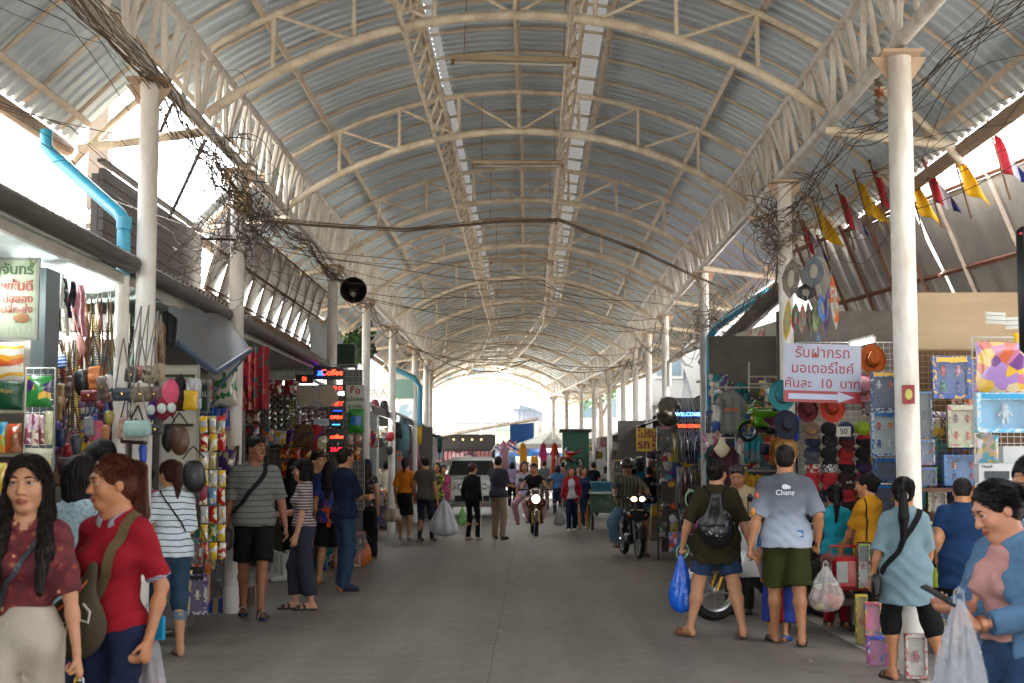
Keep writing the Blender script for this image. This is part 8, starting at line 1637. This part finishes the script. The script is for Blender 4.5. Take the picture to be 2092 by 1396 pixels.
# green shed with red goods
t=thing('green_shed','green metal shed at the far right of the street',"shed",(at(1175,950,52).x,52,0)); mb=MB(); mb.box((0,0,1.35),(.95,1.5,2.7)); mb.build('wall',mat('164a34',rough=.5,var=.2),t); mb=MB(); mb.box((0,0,2.75),(1.15,1.8,.1)); mb.build('roof',mat('2a2a28'),t); mb=MB(); mb.box((0,-.78,.95),(.8,.05,.9)); mb.build('window',mat('10201a',rough=.3),t)
motorbike('toy_motorbike','small red toy motorbike shown on the green shed counter',(at(1168,950,50.5).x,50.5,1.45),-50,'sport',mat('8e1016',rough=.3),blk,s=.6,cat='toy')
def umbrella(lab,px,py,D,r,cols):
    c=at(px,py,D); t=thing('market_umbrella',lab,'umbrella',(c.x,D,0)); z=c.z; mb=MB(); n=10; vs=[(0,0,z+r*.35)]; fs=[]
    for i in range(n): a=2*PI*i/n; vs.append((r*math.cos(a),r*math.sin(a),z)); vs.append((r*math.cos(a),r*math.sin(a),z-.18))
    mb=MB(); 
    for i in range(n): j=(i+1)%n; mb.add([vs[0],vs[1+2*i],vs[1+2*j]],[(0,1,2)],mi=i%2); mb.add([vs[1+2*i],vs[2+2*i],vs[2+2*j],vs[1+2*j]],[(0,1,2,3)],mi=1)
    mb.build('canopy',[mat(cols[0],rough=.6),mat(cols[1],rough=.6)],t); mb=MB(); mb.tube([(0,0,0),(0,0,z+r*.35)],.03,6); mb.build('pole',steel,t)
umbrella('large white and blue market umbrella in the sunlit street end',1100,925,72,2.4,('c0c0bc','1c5a9a')); umbrella('white umbrella left of the blue edged one',1070,940,78,1.6,('bcbcb8','b0b0ac')); umbrella('pale lilac umbrella low in the sunlit street end',1052,962,64,1.1,('b8a8b8','a898b0')); umbrella('white umbrella high at the right of the far street',1128,908,66,1.7,('c0beb8','8d8a84')); umbrella('cream umbrella near the right end columns',1140,900,74,1.8,('8d8a84','a8a294'))
for i,(px,c,D,l) in enumerate([(1068,'c98a14',58,'orange and yellow dress on the sunlit far rack'),(1092,'c08a1c',57,'yellow print dress on the sunlit far rack'),(1110,'a8245a',56,'magenta dress on the sunlit far rack'),(1120,'b5b5b0',56,'white lace dress on the sunlit far rack'),(1133,'c03a1c',52,'red orange dress by the green shed'),(1140,'b8aab0',52,'long pale pink dress by the green shed'),(1030,'a8788c',60,'rose blouse on the far left of the sunlit rack'),(1046,'5a84a0',62,'pale blue blouse on the far sunlit rack')]):
    garment(l,(px-9,905+(i%2)*25,px+9,975+(i%3)*14),D,mat(c,rough=.8,var=.3,sc=8),sleeves=i%2==0,dress=True,name='hanging_dress',cat='dress')
for i,(px,py) in enumerate([(1016,905),(1028,900),(1040,898),(1052,905)]):
    t=thing('flag','small blue and white flag string in the far street, %s from the left'%ORD[i],'flag',at(px,py,66),ry=.6); mb=MB(); mb.sheet(lambda u,v:(u*.5,.05*math.sin(u*7),-v*.35),6,3,.01); mb.build('cloth',ramp_mat('bands',['b0b0b8','2a3a84','b0b0b8','9a2430'],3,.7,axis=2),t); mb=MB(); mb.tube([(0,0,-.5),(0,0,.1)],.015,4); mb.build('pole',steel,t)
t,w,h=board('far_shop','dim shop front with small warm lamps beyond the pickup',(884,888,1012,962),70,mat('2c2a2a',rough=.7),cat='shop front')
mb=MB(); 
for k in range(4): mb.ell((-.5+k*.45,-.1,h*.36),(.045,.03,.03))
mb.build('lamps',mat('ffcf80',emit=.6),t); mb=MB()
for k in range(14): mb.box((-w*.42+k*w*.065,-.12,-h*.1),(w*.05,.1,h*.28))
mb.build('hanging_goods',ramp_mat('cells',['5a2a34','8a5a5a','2a3a4a','a8888a','3a2a2a'],3,.8),t)
t=thing('lean_to_roof','low sloping tin roof right of the second canopy','roof',at(1000,872,70)); mb=MB(); mb.grid(lambda u,v:(-3.2+u*5.6,-2+4*v,-.6+u*1.0+.03*math.sin(v*90)),10,30); mb.build('metal_sheet',mat('4a4038',rough=.6,dirt=.4),t); mb=MB(); mb.tube([(-3.2,-2,-.65),(2.4,-2,.35)],.05,5); mb.build('edge',paleiron,t)
mb=MB(); mb.sheet(lambda u,v:(u*1.2,0,-v*1.3+.1*u),8,6,.02); o=tag(mb.build('blue_tarpaulin',mat('0f4a8a',rough=.5)),'bright blue tarpaulin hung beyond the lean-to roof','tarpaulin'); o.location=at(1042,868,72)
# plants seen through the left gap
def shrub(lab,c,r,n,seed):
    q=random.Random(seed); t=thing('plant',lab,'plant',c); mb=MB()
    for i in range(n):
        d=V((q.gauss(0,1),q.gauss(0,1),q.gauss(0,.8))); d.normalize(); p=d*r*q.random()**.4; a=V((q.gauss(0,1),q.gauss(0,1),q.gauss(0,1))).normalized()*.09; b=a.cross(d).normalized()*.05; mb.add([p-a,p+b,p+a,p-b],[(0,1,2,3)],mi=i%2)
    mb.build('foliage',[mat('1c3a14',rough=.6),mat('3a5a24',rough=.6)],t); mb=MB(); mb.tube([(0,0,-r*1.2),(0,0,r*.4)],.03,5); mb.build('stem',mat('3a2a1c'),t)
shrub('leafy plant behind the fourth left column',at(728,712,30),.4,500,3); shrub('dry creeper between the fourth and fifth left columns',at(722,672,34),.5,500,4)
t=thing('tree','leafy tree crown glimpsed above the far buildings','tree',(4.5,92,0)); q=random.Random(9); mb=MB()
for i in range(3500):
    d=V((q.gauss(0,1),q.gauss(0,1),q.gauss(0,1))).normalized(); k=q.randint(0,5); c_=V([(0,0,8),(1.2,.5,7),(-1.3,0,7.2),(.4,-1,8.8),(-.6,.8,6.4),(1.6,0,8.2)][k]); p=c_+d*1.3*q.random()**.4; a=V((q.gauss(0,1),q.gauss(0,1),q.gauss(0,1))).normalized()*.16; b=a.cross(d).normalized()*.09; mb.add([p-a,p+b,p+a,p-b],[(0,1,2,3)])
mb.build('crown',mat('2a4a1c',rough=.6,var=.5),t); mb=MB(); mb.tube([(0,0,0),(.1,0,4),(0,0,7.5)],[.25,.18,.08],8); mb.tube([(.1,0,4.5),(1.2,.4,7)],[.1,.04],6); mb.tube([(.1,0,5),(-1.2,0,7.2)],[.1,.04],6); mb.build('trunk',mat('3a2c20'),t)

# bits of litter on the road
for i,(px,py,c,l) in enumerate([(1020,1290,'b0a898','torn paper scrap lying left of the road joint'),(880,1215,'8a8578','crumpled receipt in the road left of centre'),(1210,1330,'a09a8c','pale ticket lying on the road right of centre'),(1660,1352,'b5b0a4','white paper scrap at the feet of the man in the jersey'),(760,1330,'6a5a44','brown dry leaf on the road at left'),(1130,1180,'8a4a2c','orange wrapper on the road before the scooter')]):
    g=gnd(px,py); t=MB(); t.grid(lambda u,v:((u-.5)*.05,(v-.5)*.035,.006+.006*math.sin(u*5+i)*math.sin(v*4)),5,4); o=tag(t.build('paper_scrap' if c!='6a5a44' else 'dry_leaf',mat(c,rough=.8)),l,'litter'); o.location=g; o.rotation_euler=(0,0,i*1.1)

t=thing('distant_roof','low grey tin roofs crossing the street behind the second canopy','roof',at(985,845,105)); mb=MB(); mb.grid(lambda u,v:(-4.5+9*u,-3+6*v,-.7+1.5*(1-abs(2*v-1))+.03*math.sin(u*160)),60,8); mb.build('metal_sheet',mat('5a6068',rough=.6,dirt=.5),t)
for x in (-4,0,4): mb=MB(); mb.tube([(x,-2.9,-5),(x,-2.9,-.7)],.09,6); mb.build('post',paleiron,t)
